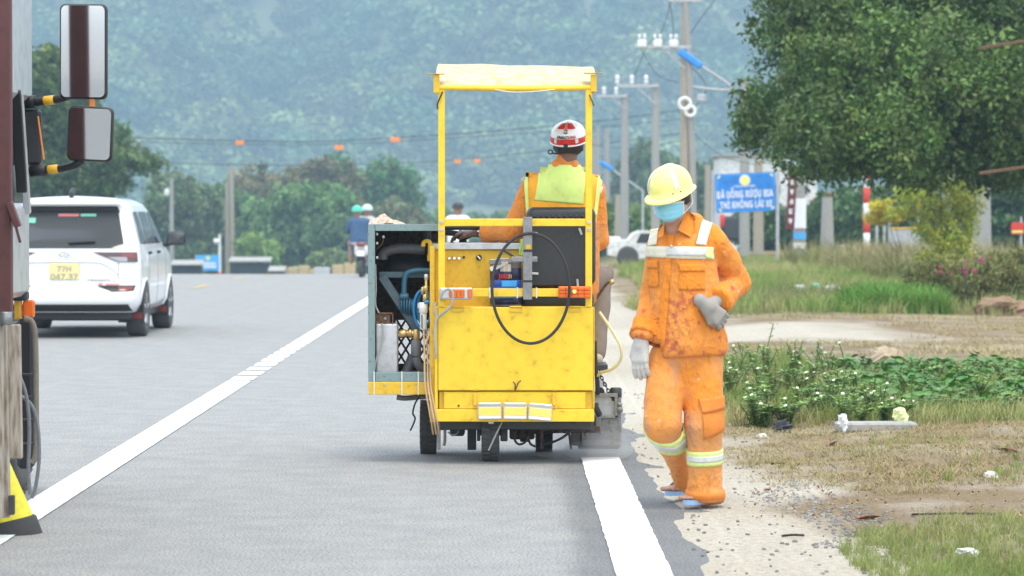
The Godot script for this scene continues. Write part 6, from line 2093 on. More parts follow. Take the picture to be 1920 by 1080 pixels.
	var st := mb()
	bx(st, Vector3(0, 1.865 - vs.position.y, 0), Vector3(0.24, 1.72, 0.06), 0.01, Basis(Vector3(0, 0, 1), -0.05))
	obj("board", st, M.sign_red, vs)
	obj_tube(vs, "post", [Vector3(0.02, -0.2, -0.05), Vector3(0.02, 1.865 - vs.position.y, -0.05)], 0.03, M.dark_metal, 1)
	var vy := 0.6
	for k in 5:
		st = mb()
		for q in 3: bx(st, Vector3(-0.01 + vy * 0.05, 1.865 - vs.position.y + vy - 0.15 + (q - 1) * 0.05, 0.034), Vector3([0.11, 0.05, 0.1][(q + k) % 3], 0.028, 0.008), 0.002)
		bx(st, Vector3(-0.01 + vy * 0.05 + 0.03 * (k % 3 - 1), 1.865 - vs.position.y + vy - 0.15, 0.033), Vector3(0.03, 0.13, 0.008), 0.002)
		obj("character", st, M.sign_white, vs)
		vy -= 0.27
	# striped barrier pole
	var sp := thing("striped_pole", "red and white striped pole standing on the verge", "pole", base(10.335, 92))
	var ys := [0.039, 0.499, 0.883, 1.281, 1.741, 2.186, 2.431, 2.646]
	for k in 7:
		st = mb()
		cyl(st, Vector3(0, ys[k] - sp.position.y - (0.3 if k == 0 else 0.0), 0), Vector3(0, ys[k + 1] - sp.position.y, 0), 0.095, 14)
		obj("band", st, M.sign_redbright if k % 2 == 0 else M.white_paint, sp)
	# blue warning sign
	var sg := thing("blue_sign", "large blue road safety sign with white lettering and yellow emblem on two posts", "sign", base(6.854, 92))
	var k92 := 92.0 / 6000.0
	for x: float in [5.919, 7.774]:
		obj_tube(sg, "post", [Vector3(x - 6.854, -0.3, -0.02), Vector3(x - 6.854, 2.677 - sg.position.y, -0.02)], 0.05, M.galv, 1)
	var panel := Node3D.new()
	panel.name = "panel"
	sg.add_child(panel)
	panel.position = Vector3(0, 2.048 - sg.position.y, 0.05)
	panel.rotation = Vector3(0, 0.1, 0.045)
	st = mb()
	bx(st, Vector3.ZERO, Vector3(114 * k92, 73 * k92, 0.03), 0.004)
	obj("board", st, M.sign_blue, panel)
	st = mb()
	for s: float in [-1.0, 1.0]:
		bx(st, Vector3(0, s * 33.5 * k92, 0.017), Vector3(106 * k92, 0.02, 0.006), 0.002)
		bx(st, Vector3(s * 53 * k92, 0, 0.017), Vector3(0.02, 65 * k92, 0.006), 0.002)
	obj("border", st, M.sign_light, panel)
	for sx: float in [-1.0, 1.0]:
		for sy: float in [-1.0, 1.0]:
			st = mb()
			bx(st, Vector3(sx * 50 * k92, sy * 31 * k92, 0.021), Vector3(0.1, 0.05, 0.006), 0.002, Basis(Vector3(0, 0, 1), 0.78 * -sx * sy))
			obj("corner_mark", st, M.sign_yellow, panel)
	st = mb()
	lathe(st, Transform3D(Basis(Vector3(1, 0, 0), PI / 2), Vector3(-1 * k92, 23.0 * k92, 0.015)), [Vector2(0.155, 0), Vector2(0.155, 0.008), Vector2(0, 0.008)], 24, -1)
	obj("emblem", st, M.sign_white, panel)
	st = mb()
	lathe(st, Transform3D(Basis(Vector3(1, 0, 0), PI / 2), Vector3(-1 * k92, 23.0 * k92, 0.022)), [Vector2(0.125, 0), Vector2(0.125, 0.008), Vector2(0, 0.008)], 24, -1)
	bx(st, Vector3(-1 * k92, 17.5 * k92, 0.027), Vector3(0.22, 0.045, 0.008), 0.003)
	obj("emblem", st, M.sign_yellow, panel)
	text("CÔNG AN BÌNH ÐINH", 0.055, Vector3(-2 * k92, 12.0 * k92, 0.022), M.sign_white, panel, "lettering", 0.8)
	var line := "ĐÃ UÔNG RUOU BIA"
	text(line, 0.205, Vector3(-2 * k92, -3.0 * k92, 0.022), M.sign_white, panel, "lettering", 0.6)
	var full := text_mesh(line, 0.205).get_aabb().size.x * 0.6
	for q in [[4, 0.55, 0.27, 0.05, 0.5], [9, 0.95, 0.2, 0.045, 0.5], [10, 0.95, 0.2, 0.045, 0.5], [10, 0.5, -0.035, 0.035, 0.0]]:
		var pre := text_mesh(line.substr(0, q[0]) + "i", 0.205).get_aabb().size.x * 0.6 - 0.04
		var let := text_mesh(line[q[0]], 0.205).get_aabb().size.x * 0.6
		st = mb()
		bx(st, Vector3(-2 * k92 - full * 0.5 + pre + let * q[1], -3.0 * k92 - 0.075 + q[2], 0.024), Vector3(q[3], 0.032, 0.006), 0.002, Basis(Vector3(0, 0, 1), q[4]))
		obj("tone_mark", st, M.sign_white, panel)
	text("THÌ KHÔNG LÁI XE", 0.205, Vector3(0, -22.5 * k92, 0.022), M.sign_white, panel, "lettering", 0.61)
	# white building behind the sign
	var wb := thing("white_building", "white building behind the blue sign, half hidden by the big tree", "building", base(12.225, 150))
	st = mb()
	bx(st, Vector3(0, 1.3, -2.0), Vector3(4.6, 6.3, 4.0), 0.02)
	obj("wall", st, M.wall_white, wb)
	st = mb()
	bx(st, Vector3(0, 4.5, -2.0), Vector3(4.9, 0.14, 4.3), 0.02)
	obj("roof_slab", st, M.concrete, wb)
	for x: float in [-1.4, 0.2, 1.5]:
		st = mb()
		bx(st, Vector3(x, 2.9, 0.01), Vector3(0.8, 0.5, 0.06), 0.01)
		var wn := obj("window", st, M.galv, wb)
		st = mb()
		bx(st, Vector3(x, 2.9, 0.045), Vector3(0.7, 0.4, 0.02), 0.005)
		obj("pane", st, M.dark_glass, wn)
	st = mb()
	bx(st, Vector3(3.4, 0.3, -1.5), Vector3(2.6, 4.2, 3.0), 0.02)
	obj("side_wing", st, M.wall_white, wb)
	st = mb()
	bx(st, Vector3(3.4, 2.55, -1.3), Vector3(2.9, 0.1, 3.5), 0.02, Basis(Vector3(1, 0, 0), 0.12))
	obj("tiled_roof", st, M.roof_red, wb)
	pickup()
	# gate panel and thin fence posts
	var gp := thing("gate_panel", "grey corrugated gate panel between thin posts under the big tree", "gate", base(12.4, 100))
	st = mb()
	for q in 11: bx(st, Vector3(-0.38 + q * 0.076, 0.417 - gp.position.y, 0.006 * (q % 2)), Vector3(0.074, 1.05, 0.03), 0.006)
	obj("corrugated_sheet", st, M.galv, gp)
	for x: float in [-0.46, 0.46]:
		obj_tube(gp, "post", [Vector3(x, -0.2, 0), Vector3(x, 1.367 - gp.position.y + 0.2, 0)], 0.035, M.galv, 1)
	st = mb()
	bx(st, Vector3(0, 0.983 - gp.position.y, 0.02), Vector3(0.86, 0.05, 0.04), 0.006)
	obj("top_rail", st, M.yellow_old, gp)
	for x: float in [11.319, 11.548]:
		var fp := thing("fence_post", "thin grey metal post %s the striped pole" % ("nearest right of" if x < 11.4 else "second right of"), "post", base(x, 98), "thin posts by the striped pole")
		obj_tube(fp, "shaft", [Vector3(0, -0.2, 0), Vector3(0, 1.042, 0)], 0.04, M.galv, 1)
	# pale boulder
	rock("boulder", "pale rounded boulder left of the striped pole", 10.117, 95, Vector3(0.32, 0.3, 0.28), M.stone_pale)
	rock("dirt_mound", "reddish heap of dug earth at the right edge of the verge", 6.927, 44.5, Vector3(0.3, 0.17, 0.36), M.dirt_red, "mound")
	# dark covered stall under the sign
	var dk := thing("covered_cart", "dark tarpaulin-covered cart under the left post of the blue sign", "cart", base(7.784, 112))
	st = mb()
	rounded(st, Vector3(0, 0.927 - dk.position.y, 0), Vector3(0.62, 0.85, 0.6), 0.12)
	obj("tarpaulin", st, M.tarp_dark, dk)
	st = mb()
	cyl(st, Vector3(-0.28, 0.983 - dk.position.y, 0.3), Vector3(-0.28, 1.413 - dk.position.y, 0.3), 0.09, 12)
	obj("red_bottle", st, M.sign_redbright, dk)
	for x: float in [-0.2, 0.2]:
		st = mb()
		lathe(st, Transform3D(Basis(Vector3(0, 1, 0), Vector3(1, 0, 0), Vector3(0, 0, -1)), Vector3(x, 0.28, 0)), [Vector2(0.18, -0.03), Vector2(0.27, -0.03), Vector2(0.28, 0), Vector2(0.27, 0.03), Vector2(0.18, 0.03)], 20)
		obj("wheel", st, M.tyre, dk)
	# red and yellow banner at the far right edge
	var bn := thing("banner", "red and yellow banner at the right edge of the picture", "banner", base(13.717, 86))
	st = mb()
	bx(st, Vector3(0, 0.991, 0), Vector3(0.34, 0.32, 0.02), 0.004)
	obj("cloth", st, M.sign_redbright, bn)
	st = mb()
	bx(st, Vector3(0, 0.905, 0.014), Vector3(0.3, 0.06, 0.006), 0.002)
	obj("stripe", st, M.sign_yellow, bn)
	obj_tube(bn, "post", [Vector3(0.1, -0.2, -0.03), Vector3(0.1, 1.307, -0.03)], 0.03, M.galv, 1)
	# rusty post with two arms reaching in from the right
	var mp := thing("metal_post", "brown metal post with two arms reaching in at the right edge", "post", Vector3(7.75, 0, -40))
	st = mb()
	bar(st, Vector3(0, -0.2, 0), Vector3(0, 4.6, 0), 0.12, 0.12, 0.01)
	obj("shaft", st, M.rusty, mp)
	for q in [[Vector3(5.887, 3.51, -40), Vector3(6.493, 3.61, -40)], [Vector3(5.9, 1.95, -40), Vector3(6.493, 2.01, -40)]]:
		st = mb()
		bar(st, q[0] - mp.position, q[1] + Vector3(1.25, 0.2, 0) - mp.position, 0.035, 0.04, 0.004)
		obj("arm", st, M.rusty, mp)
	# --- left far poles, signs, stalls
	p = pole("utility_pole", "pale pole with a white lamp just right of the white car", -22.539, 215, 3.779, 0.15, M.concrete, "poles on the far left")
	st = mb()
	rounded(st, Vector3(-0.3, 2.848 - p.position.y, 0.1), Vector3(0.34, 0.5, 0.3), 0.1)
	obj("lamp", st, M.porcelain, p)
	p = pole("twin_pole", "pair of tan concrete poles standing together left of the trees", -20.562, 235, 3.8, 0.16, M.concrete_tan, "poles on the far left")
	obj_tube(p, "second_shaft", [Vector3(0.34, -0.3, 0), Vector3(0.3, 4.897 - p.position.y, 0)], 0.19, M.concrete_tan, 1)
	p = pole("striped_post", "slim white and red post left of the twin poles", -20.212, 225, -0.05, 0.1, M.white_paint, "poles on the far left")
	st = mb()
	cyl(st, Vector3(0, 0.3, 0), Vector3(0, 1.1, 0), 0.13, 10)
	obj("red_band", st, M.sign_redbright, p)
	st = mb()
	cyl(st, Vector3(-0.4, -0.538 - p.position.y, 0), Vector3(-0.05, -0.538 - p.position.y, 0), 0.2, 10)
	obj("lamp_head", st, M.porcelain, p)
	var bs := thing("blue_sign", "small distant blue sign left of the twin poles", "sign", base(-21.038, 225))
	for x: float in [-0.85, 0.85]:
		obj_tube(bs, "post", [Vector3(x, -0.2, 0), Vector3(x, -1.475 - bs.position.y, 0)], 0.06, M.galv, 1)
	st = mb()
	bx(st, Vector3(0, -2.037 - bs.position.y, 0.08), Vector3(1.6, 1.1, 0.04), 0.01)
	obj("board", st, M.sign_light, bs)
	st = mb()
	bx(st, Vector3(0, -2.075 - bs.position.y, 0.105), Vector3(1.1, 0.14, 0.01), 0.003)
	bx(st, Vector3(0, -2.3 - bs.position.y, 0.105), Vector3(1.2, 0.14, 0.01), 0.003)
	obj("print", st, M.sign_white, bs)
	st = mb()
	cyl(st, Vector3(0, -1.7 - bs.position.y, 0.1), Vector3(0, -1.7 - bs.position.y, 0.112), 0.16, 14)
	obj("emblem", st, M.sign_yellow, bs)
	for q in [[352, 512, 190, 1.7, 1.5, M.tarp_dark, "dark roadside stall between the pale pole and the blue sign"], [470, 505, 205, 2.4, 1.9, M.tarp_dark, "dark roadside stall right of the twin poles"], [520, 515, 190, 0.9, 1.1, M.rusty, "brown stacked goods on the far roadside"]]:
		var sx: float = (q[0] - 951.0) * q[2] / 6000.0
		var sb := thing("roadside_stall", q[6], "stall", base(sx, q[2]), "far roadside stalls")
		st = mb()
		bx(st, Vector3(0, q[4] * 0.4, 0), Vector3(q[3], q[4] * 0.8, 1.2), 0.03)
		obj("goods", st, q[5], sb)
		st = mb()
		bx(st, Vector3(0, q[4] * 0.92, 0.2), Vector3(q[3] * 1.12, 0.08, 1.6), 0.02, Basis(Vector3(1, 0, 0), 0.15))
		obj("awning", st, M.concrete, sb)
		for x: float in [-0.5, 0.5]:
			obj_tube(sb, "post", [Vector3(x * q[3], 0, 0.9), Vector3(x * q[3], q[4] * 0.85, 0.9)], 0.04, M.bark, 1)
	for q in [[508, 190, 0.3, M.white_paint, "white crate at the left end of the far crates"], [560, 190, 2.6, M.crate, "long yellowish crate row at the road crest"], [604, 180, 0.9, M.galv, "grey crate beside the shrub at the road crest"], [645, 165, 1.2, M.crate, "yellow and white crate left of the motorbike wheel"]]:
		var sx: float = (q[0] - 951.0) * q[1] / 6000.0
		var cr := thing("crate", q[4], "crate", base(sx, q[1]), "crates at the road crest")
		st = mb()
		var nb := maxi(1, int(q[2] / 0.6))
		for k in nb:
			st = mb()
			bx(st, Vector3((k + 0.5 - nb * 0.5) * q[2] / nb, 0.5 + 0.05 * (k % 3), 0), Vector3(q[2] / nb * 0.96, 1.0 + 0.1 * (k % 3), 0.8), 0.03)
			obj("box", st, q[3], cr)
	# --- overhead cables with orange markers
	wire("upper pair of cables crossing over the road with orange markers", [Vector3(-32.612, 6.04, -170), Vector3(-21.278, 5.53, -170), Vector3(-14.195, 5.303, -170), Vector3(-8.245, 5.332, -170), Vector3(2.522, 6.097, -170), Vector3(9.718, 7.04, -172)], 0.03)
	wire("upper cable close below its neighbour over the road", [Vector3(-32.995, 5.865, -172), Vector3(-21.529, 5.349, -172), Vector3(-14.362, 5.177, -172), Vector3(-8.342, 5.205, -172), Vector3(2.551, 5.865, -172), Vector3(9.718, 6.553, -172)], 0.02)
	wire("lower cable crossing over the road", [Vector3(-34.53, 5.11, -180), Vector3(-22.53, 4.45, -180), Vector3(-15.03, 4.18, -180), Vector3(-5.73, 4.27, -180), Vector3(2.37, 4.99, -180), Vector3(10.17, 6.01, -180)], 0.026)
	wire("cable crossing just under the lower cable", [Vector3(3.725, 4.7, -150), Vector3(5.725, 4.5, -150), Vector3(8.475, 4.9, -150)], 0.018)
	for q in [[450, 268, 169.8, 0.42, 0.24], [636, 277, 169.6, 0.46, 0.26], [741, 262, 169.8, 0.5, 0.26], [858, 303, 179.8, 0.36, 0.22], [895, 302, 179.8, 0.36, 0.22]]:
		var k: float = q[2] / 6000.0
		var mk := thing("cable_marker", "orange marker on the %s" % {450: "upper cable, farthest left of the five", 636: "upper cable, above the brownish tree", 741: "upper cable, above the dark green tree", 858: "lower cable, left of its pair", 895: "lower cable, right of its pair"}[q[0]], "cable marker", Vector3((q[0] - 951.0) * k, 1.45 + (400.0 - q[1]) * k, -q[2]), "orange cable markers")
		st = mb()
		rounded(st, Vector3.ZERO, Vector3(q[3], q[4], 0.06), 0.028)
		obj("plate", st, M.marker, mk)
		st = mb()
		cyl(st, Vector3(0, q[4] * 0.5 - 0.02, 0), Vector3(0, q[4] * 0.5 + 0.12, 0), 0.03, 8)
		obj("clip", st, M.wire, mk)
	wire("slack cable hanging left of the tallest pole from its top", [Vector3(4.386, 7.112, -86), Vector3(4.142, 6.323, -86), Vector3(3.784, 5.965, -86), Vector3(3.426, 5.177, -86)], 0.012)
	wire("cable dropping from the pole top to the bushings", [Vector3(4.357, 7.112, -86), Vector3(4.458, 6.467, -86), Vector3(4.4, 5.922, -86)], 0.012)
	wire("thin cable from the tallest pole up to the right", [Vector3(4.859, 6.18, -86), Vector3(5.146, 6.61, -86), Vector3(5.576, 7.183, -86)], 0.012)
	wire("thin cable looping right of the tallest pole", [Vector3(4.859, 5.463, -86), Vector3(5.26, 5.033, -86), Vector3(5.318, 4.675, -86), Vector3(4.974, 4.245, -86)], 0.012)
	wire("thin cable from the bushings down to the pole", [Vector3(3.612, 5.822, -86), Vector3(4.028, 5.177, -86), Vector3(4.572, 4.962, -86)], 0.01)
	wire("thin cable behind the worker's helmet running right", [Vector3(5.65, 4.117, -100), Vector3(6.65, 3.283, -100), Vector3(7.817, 2.95, -100)], 0.012)

func obj_tube(parent: Node3D, called: String, pts: Array, r: float, m: Material, per := 5) -> MeshInstance3D:
	var st := mb()
	tube(st, curve(pts, per) if per > 1 else pts, r, 8)
	return obj(called, st, m, parent)

func rock(called: String, label: String, x: float, d: float, s: Vector3, m: Material, cat := "stone", group := "") -> MeshInstance3D:
	var st := mb()
	var rows := []
	var sd := rng.randf() * 100.0
	for j in 15:
		var row := []
		var ph := PI * j / 14.0
		for i in 24:
			var th := TAU * i / 24.0
			var v := Vector3(sin(ph) * cos(th), cos(ph), sin(ph) * sin(th))
			row.append(v * s * (1.0 + 0.55 * nz.get_noise_3d(v.x * 55.0 + sd, v.y * 55.0, v.z * 55.0) + 0.35 * nz2.get_noise_3d(v.x * 130.0 + sd, v.y * 130.0, v.z * 130.0)))
		rows.append(row)
	sheet(st, rows, true, -1)
	var o := obj(called, st, m)
	o.position = base(x, d) + Vector3(0, s.y * 0.35, 0)
	o.rotation.y = rng.randf() * TAU
	tag(o, label, cat, group)
	return o

func pickup() -> void:
	var t := thing("pickup", "white pickup parked on the verge behind the worker", "pickup", base(3.81, 90))
	var st := mb()
	# side outline extruded across: bonnet to the left, cab to the right
	var o := PackedVector2Array([Vector2(-0.98, 0.35), Vector2(-0.98, 0.62), Vector2(-0.9, 0.72), Vector2(-0.42, 0.78), Vector2(-0.3, 0.95), Vector2(-0.1, 1.02), Vector2(1.3, 1.02), Vector2(1.35, 0.6), Vector2(2.6, 0.6), Vector2(2.6, 0.3), Vector2(-0.5, 0.25)])
	slab(st, Transform3D(Basis.IDENTITY, Vector3(0, 0, 0.8)), o, 1.5)
	obj("body", st, M.wall_white, t)
	for q in [[-0.22, 0.42], [0.5, 1.15]]:
		st = mb()
		slab(st, Transform3D(Basis.IDENTITY, Vector3(0, 0, 0.81)), PackedVector2Array([Vector2(q[0], 0.68), Vector2(q[1], 0.68), Vector2(q[1], 0.95), Vector2(q[0] + 0.12, 0.95)]), 0.02)
		obj("side_window", st, M.dark_glass, t)
	st = mb()
	rounded(st, Vector3(-0.88, 0.76, 0.4), Vector3(0.5, 0.2, 0.6), 0.07)
	obj("load_cover", st, M.wall_white, t)
	for x: float in [-0.45, 1.8]:
		st = mb()
		lathe(st, Transform3D(Basis(Vector3(1, 0, 0), Vector3(0, 0, 1), Vector3(0, -1, 0)), Vector3(x, 0.3, 0.75)), [Vector2(0, -0.1), Vector2(0.29, -0.1), Vector2(0.31, 0), Vector2(0.29, 0.1), Vector2(0.2, 0.1), Vector2(0, 0.08)], 20)
		obj("wheel", st, M.tyre, t)

# ---------------------------------------------------------------- the verge near the works
func scatter(called: String, label: String, mesh: Mesh, m: Material, n: int, x0: float, x1: float, d0: float, d1: float, s0: float, s1: float, cols: Array, keep = null, lift := 0.0, cat := "grass") -> void:
	var places := []
	var cc := []
	for i in n:
		var x := rng.randf_range(x0, x1)
		# even in the picture: nearer ground carries more
		var d := 1.0 / lerpf(1.0 / d0, 1.0 / d1, rng.randf())
		if keep and not keep.call(x, d): continue
		var s := rng.randf_range(s0, s1)
		var b := Basis(Vector3.UP, rng.randf() * TAU).scaled(Vector3(s, s * rng.randf_range(0.7, 1.2), s))
		places.append(Transform3D(b, Vector3(x, ground_y(x, -d) + lift, -d)))
		var c: Color = cols[0].lerp(cols[1], clampf(0.5 + 1.2 * nz.get_noise_2d(x * 30.0, d * 14.0) + rng.randf_range(-0.3, 0.3), 0.0, 1.0))
		cc.append(c * rng.randf_range(0.75, 1.2))
	var o := many(called, mesh, m, places, cc)
	tag(o, label, cat, "", "stuff")

func ground_y(x: float, z: float) -> float:
	var y := land(x, z) + 0.006
	if x > 0.8 and z > -60.0: y += 0.012 * nz2.get_noise_2d(x * 60.0, z * 40.0) + 0.02 * nz.get_noise_2d(x * 22.0, z * 12.0) * smooth(1.2, 2.0, x)
	return y

func pebble_mesh() -> ArrayMesh:
	var st := mb()
	var rows := []
	for j in 5:
		var row := []
		for i in 7:
			var ph := PI * j / 4.0
			var th := TAU * i / 7.0
			row.append(Vector3(sin(ph) * cos(th), cos(ph) * 0.65, sin(ph) * sin(th)) * (1.0 + 0.3 * sin(i * 3.1 + j * 5.0)))
		rows.append(row)
	sheet(st, rows, true)
	st.generate_normals()
	return st.commit()

func near_plants() -> void:
	var straw := [Color(0.34, 0.26, 0.13), Color(0.42, 0.36, 0.2)]
	var green := [Color(0.14, 0.24, 0.04), Color(0.26, 0.31, 0.09)]
	var mixed := [Color(0.17, 0.26, 0.05), Color(0.42, 0.36, 0.18)]
	var t1 := grass_tuft(14, 1.0, 0.05, 0.7, 0.5)
	var t2 := grass_tuft(12, 0.6, 0.05, 1.7, 0.8)
	# near corner of grass
	scatter("corner_grass", "short green grass in the bottom right corner of the verge", t1, M.grass, 1500, 1.35, 2.6, 12.0, 14.9, 0.04, 0.085, [Color(0.19, 0.25, 0.07), Color(0.36, 0.35, 0.15)], func(x: float, d: float) -> bool: return x > 1.42 + 0.28 * smooth(13.2, 14.9, d) + 0.16 * nz2.get_noise_2d(x * 90.0, d * 30.0) + 0.2 * smooth(14.2, 15.0, d))
	scatter("dry_grass", "flattened straw-coloured grass on the dry verge", t2, M.grass, 2600, 1.25, 4.2, 16.3, 23.0, 0.05, 0.11, straw, func(x: float, d: float) -> bool: return x > 1.35 + 0.25 * nz2.get_noise_2d(x * 40.0, d * 20.0) + 0.6 * smooth(17.2, 16.3, d) and nz2.get_noise_2d(x * 50.0, d * 22.0) > -0.25)
	scatter("green_tufts", "thin green grass among the straw of the verge", t1, M.grass, 700, 1.5, 4.2, 16.8, 21.0, 0.035, 0.08, mixed, func(x: float, d: float) -> bool: return nz2.get_noise_2d(x * 40.0 + 70.0, d * 18.0) > 0.05)
	scatter("weed_grass", "tall dry and green grass among the flowering weeds", t1, M.grass, 1500, 1.4, 3.2, 21.6, 31.0, 0.07, 0.17, mixed, func(x: float, d: float) -> bool: return x < 2.75 + 0.3 * nz2.get_noise_2d(d * 50.0, 2.0) and x > 1.5 + 0.15 * nz2.get_noise_2d(d * 70.0, 8.0))
	scatter("verge_grass", "straw and green grass right of the flowering weeds", t1, M.grass, 1900, 2.6, 5.4, 21.2, 27.5, 0.06, 0.15, [Color(0.22, 0.28, 0.08), Color(0.46, 0.39, 0.21)])
	scatter("field_straw", "sparse straw on the bare field behind the weeds", t2, M.grass, 1500, 2.2, 8.0, 29.5, 43.5, 0.08, 0.2, straw, func(x: float, d: float) -> bool: return (x > 4.6 or d < 34.5 or d > 40.0) and nz2.get_noise_2d(x * 20.0, d * 12.0) > -0.1)
	var meadow := func(x: float, d: float) -> bool: return x > 2.1 + 0.02 * (d - 45.0) + 0.5 * nz.get_noise_2d(x * 22.0, d * 12.0) and d > 44.0 + 1.2 * nz.get_noise_2d(x * 30.0, 3.0)
	scatter("meadow_grass", "green grass of the meadow behind the verge track", t1, M.grass, 15000, 1.8, 18.0, 43.0, 96.0, 0.1, 0.3, [Color(0.15, 0.27, 0.045), Color(0.40, 0.36, 0.17)], meadow)
	scatter("meadow_bank", "taller dark green grass bank in the meadow", t1, M.grass, 1200, 4.942, 6.143, 44.6, 47.5, 0.22, 0.4, [Color(0.11, 0.25, 0.04), Color(0.17, 0.29, 0.06)])
	scatter("far_weeds", "dry brownish weeds in front of the poles", t1, M.grass, 2600, 7.5, 14.0, 62.0, 88.0, 0.35, 0.75, [Color(0.22, 0.22, 0.08), Color(0.34, 0.28, 0.15)], func(x: float, d: float) -> bool: return nz.get_noise_2d(x * 20.0, d * 9.0) > -0.05)
	# ground cover of small leaves
	scatter("ground_cover", "low green leafy ground cover right of the weeds", leaf_clump(24, 0.8, 0.6, 1.2), M.leaf, 800, 2.75, 5.0, 22.5, 30.0, 0.05, 0.1, [Color(0.07, 0.2, 0.04), Color(0.16, 0.27, 0.07)], func(x: float, d: float) -> bool: return nz2.get_noise_2d(x * 30.0, d * 16.0) > -0.12 and d < 29.0, 0.05, "plants")
	# litter and stones
	var lf := leaf_clump(3, 1.4, 0.5, 2.0)
	scatter("leaf_litter", "small dead leaves and twigs lying on the dry verge", lf, M.grass, 1300, 1.1, 4.6, 15.0, 24.0, 0.009, 0.018, [Color(0.2, 0.14, 0.09), Color(0.4, 0.3, 0.2)], func(x: float, d: float) -> bool: return x > 1.25 + 0.3 * nz2.get_noise_2d(x * 40.0, d * 20.0), 0.008, "litter")
	var pb := pebble_mesh()
	scatter("gravel", "patch of dark grey gravel on the sandy shoulder", pb, M.pebble, 1500, 1.2, 2.0, 13.6, 17.4, 0.004, 0.011, [Color(0.1, 0.1, 0.105), Color(0.33, 0.32, 0.3)], func(x: float, d: float) -> bool:
		var c := 1.52 + 0.12 * sin(d * 2.2)
		return absf(x - c) < 0.22 * exp(-pow((d - 15.6) / 1.1, 2.0)) + 0.03 + 0.1 * nz2.get_noise_2d(x * 80.0, d * 60.0), 0.002, "gravel")
	scatter("pebbles", "scattered dark pebbles on the sand and along the asphalt edge", pb, M.pebble, 300, 0.8, 1.9, 12.6, 26.0, 0.004, 0.012, [Color(0.1, 0.09, 0.09), Color(0.25, 0.22, 0.2)], null, 0.003, "pebbles")
	scatter("road_grit", "pale grit scattered on the asphalt", pb, M.pebble, 260, -2.6, 0.8, 12.6, 24.0, 0.002, 0.0055, [Color(0.35, 0.33, 0.3), Color(0.55, 0.52, 0.47)], null, -0.02, "grit")
	# flowering weeds
	for i in 74:
		var d := 1.0 / lerpf(1.0 / 21.5, 1.0 / 28.0, pow(rng.randf(), 1.5))
		var x := rng.randf_range(1.55, 2.7) + 0.02 * (d - 22.0)
		var nf: int = [0, 0, 1, 1, 2][i % 5]
		weed("flowering_weed" if nf else "leafy_weed", ["leafy green weed without flowers in the patch right of the worker", "leafy green weed with one small white flower in the patch right of the worker", "leafy green weed with two small white flowers in the patch right of the worker"][nf], x, d, rng.randf_range(0.12, 0.22) + 0.03 * (d - 21.5) * rng.randf(), ["flowerless weeds right of the worker", "single-flowered weeds right of the worker", "two-flowered weeds right of the worker"][nf], nf)
	weed("tall_weed", "tallest upright weed stem just right of the worker's hip", 1.988, 25, 0.62, "tall weeds above the patch", 0)
	weed("tall_weed", "tall upright weed stem closest to the worker's hip", 1.85, 24.5, 0.56, "tall weeds above the patch", 0)
	weed("tall_weed", "tall weed in the middle of the flowering patch", 2.769, 26, 0.46, "tall weeds above the patch", 1)
	weed("tall_weed", "thin weed stalk right of the concrete slab", 2.689, 21.2, 0.36, "tall weeds above the patch", 0)
	for i in 16:
		var d := 1.0 / lerpf(1.0 / 23.0, 1.0 / 29.0, rng.randf())
		weed("verge_weed", "low leafy weed in the green strip at the right", rng.randf_range(2.9, 4.7), d, rng.randf_range(0.1, 0.2), "low weeds at the right", 0)
	# single things lying about
	var st := mb()
	bx(st, Vector3.ZERO, Vector3(0.52, 0.06, 0.22), 0.012, Basis(Vector3(0, 1, 0), 0.06))
	var o := obj("concrete_slab", st, M.concrete)
	o.position = Vector3(2.422, ground_y(2.422, -21) + 0.022, -21)
	tag(o, "grey concrete slab lying in the dry grass", "slab")
	crumple("plastic_scrap", "crumpled white plastic at the left end of the concrete slab", 2.198, 20.9, Vector3(0.04, 0.062, 0.04), M.sheet_white, 0.03)
	crumple("plastic_scrap", "crumpled pale yellow plastic at the right end of the slab", 2.599, 21.1, Vector3(0.06, 0.06, 0.05), M.sheet_lime, 0.04)
	crumple("plastic_bag", "white plastic bag at the left of three on the meadow", 5.051, 55, Vector3(0.15, 0.1, 0.12), M.sheet_white)
	crumple("plastic_bag", "teal plastic bag in the middle of three on the meadow", 5.317, 55, Vector3(0.1, 0.11, 0.1), M.sheet_teal)
	crumple("plastic_bag", "white plastic bag at the right of three on the meadow", 5.582, 55, Vector3(0.17, 0.08, 0.12), M.sheet_white)
	crumple("paper_scrap", "white paper scrap in the bottom right grass", 1.92, 13.3, Vector3(0.055, 0.018, 0.05), M.sheet_white, 0.02)
	crumple("paper_scrap", "tiny white paper scrap on the asphalt at the lower left", -1.984, 15.2, Vector3(0.02, 0.006, 0.02), M.sheet_white, -0.02)
	crumple("dark_clump", "dark clod at the foot of the weeds beside the worker's leg", 1.811, 21.1, Vector3(0.07, 0.05, 0.06), M.tarp_dark)
	rock("white_stone", "flat white stone at the right edge of the dry grass", 2.591, 17.1, Vector3(0.066, 0.028, 0.04), M.stone_white)
	rock("verge_rock", "angular tan rock behind the green weeds", 3.51, 29.5, Vector3(0.19, 0.13, 0.14), M.stone_tan)
	rock("verge_rock", "small pale stone in front of the dark clod", 1.645, 20.6, Vector3(0.035, 0.02, 0.03), M.stone_white)
	dead_leaf("dead_leaf", "curled reddish brown dead leaf on the gravel", 1.703, 15.05, 0.075, 0.6)
	dead_leaf("dead_leaf", "large brown dead leaf at the right edge of the dry verge", 2.911, 18.6, 0.09, 2.2)
	dead_leaf("dead_leaf", "flat tan dead leaf below the white plastic scrap", 2.02, 19.9, 0.11, 1.2)
	dead_leaf("dead_leaf", "small brown dead leaf right of the worker's sandal", 1.353, 16.6, 0.04, 1.0)
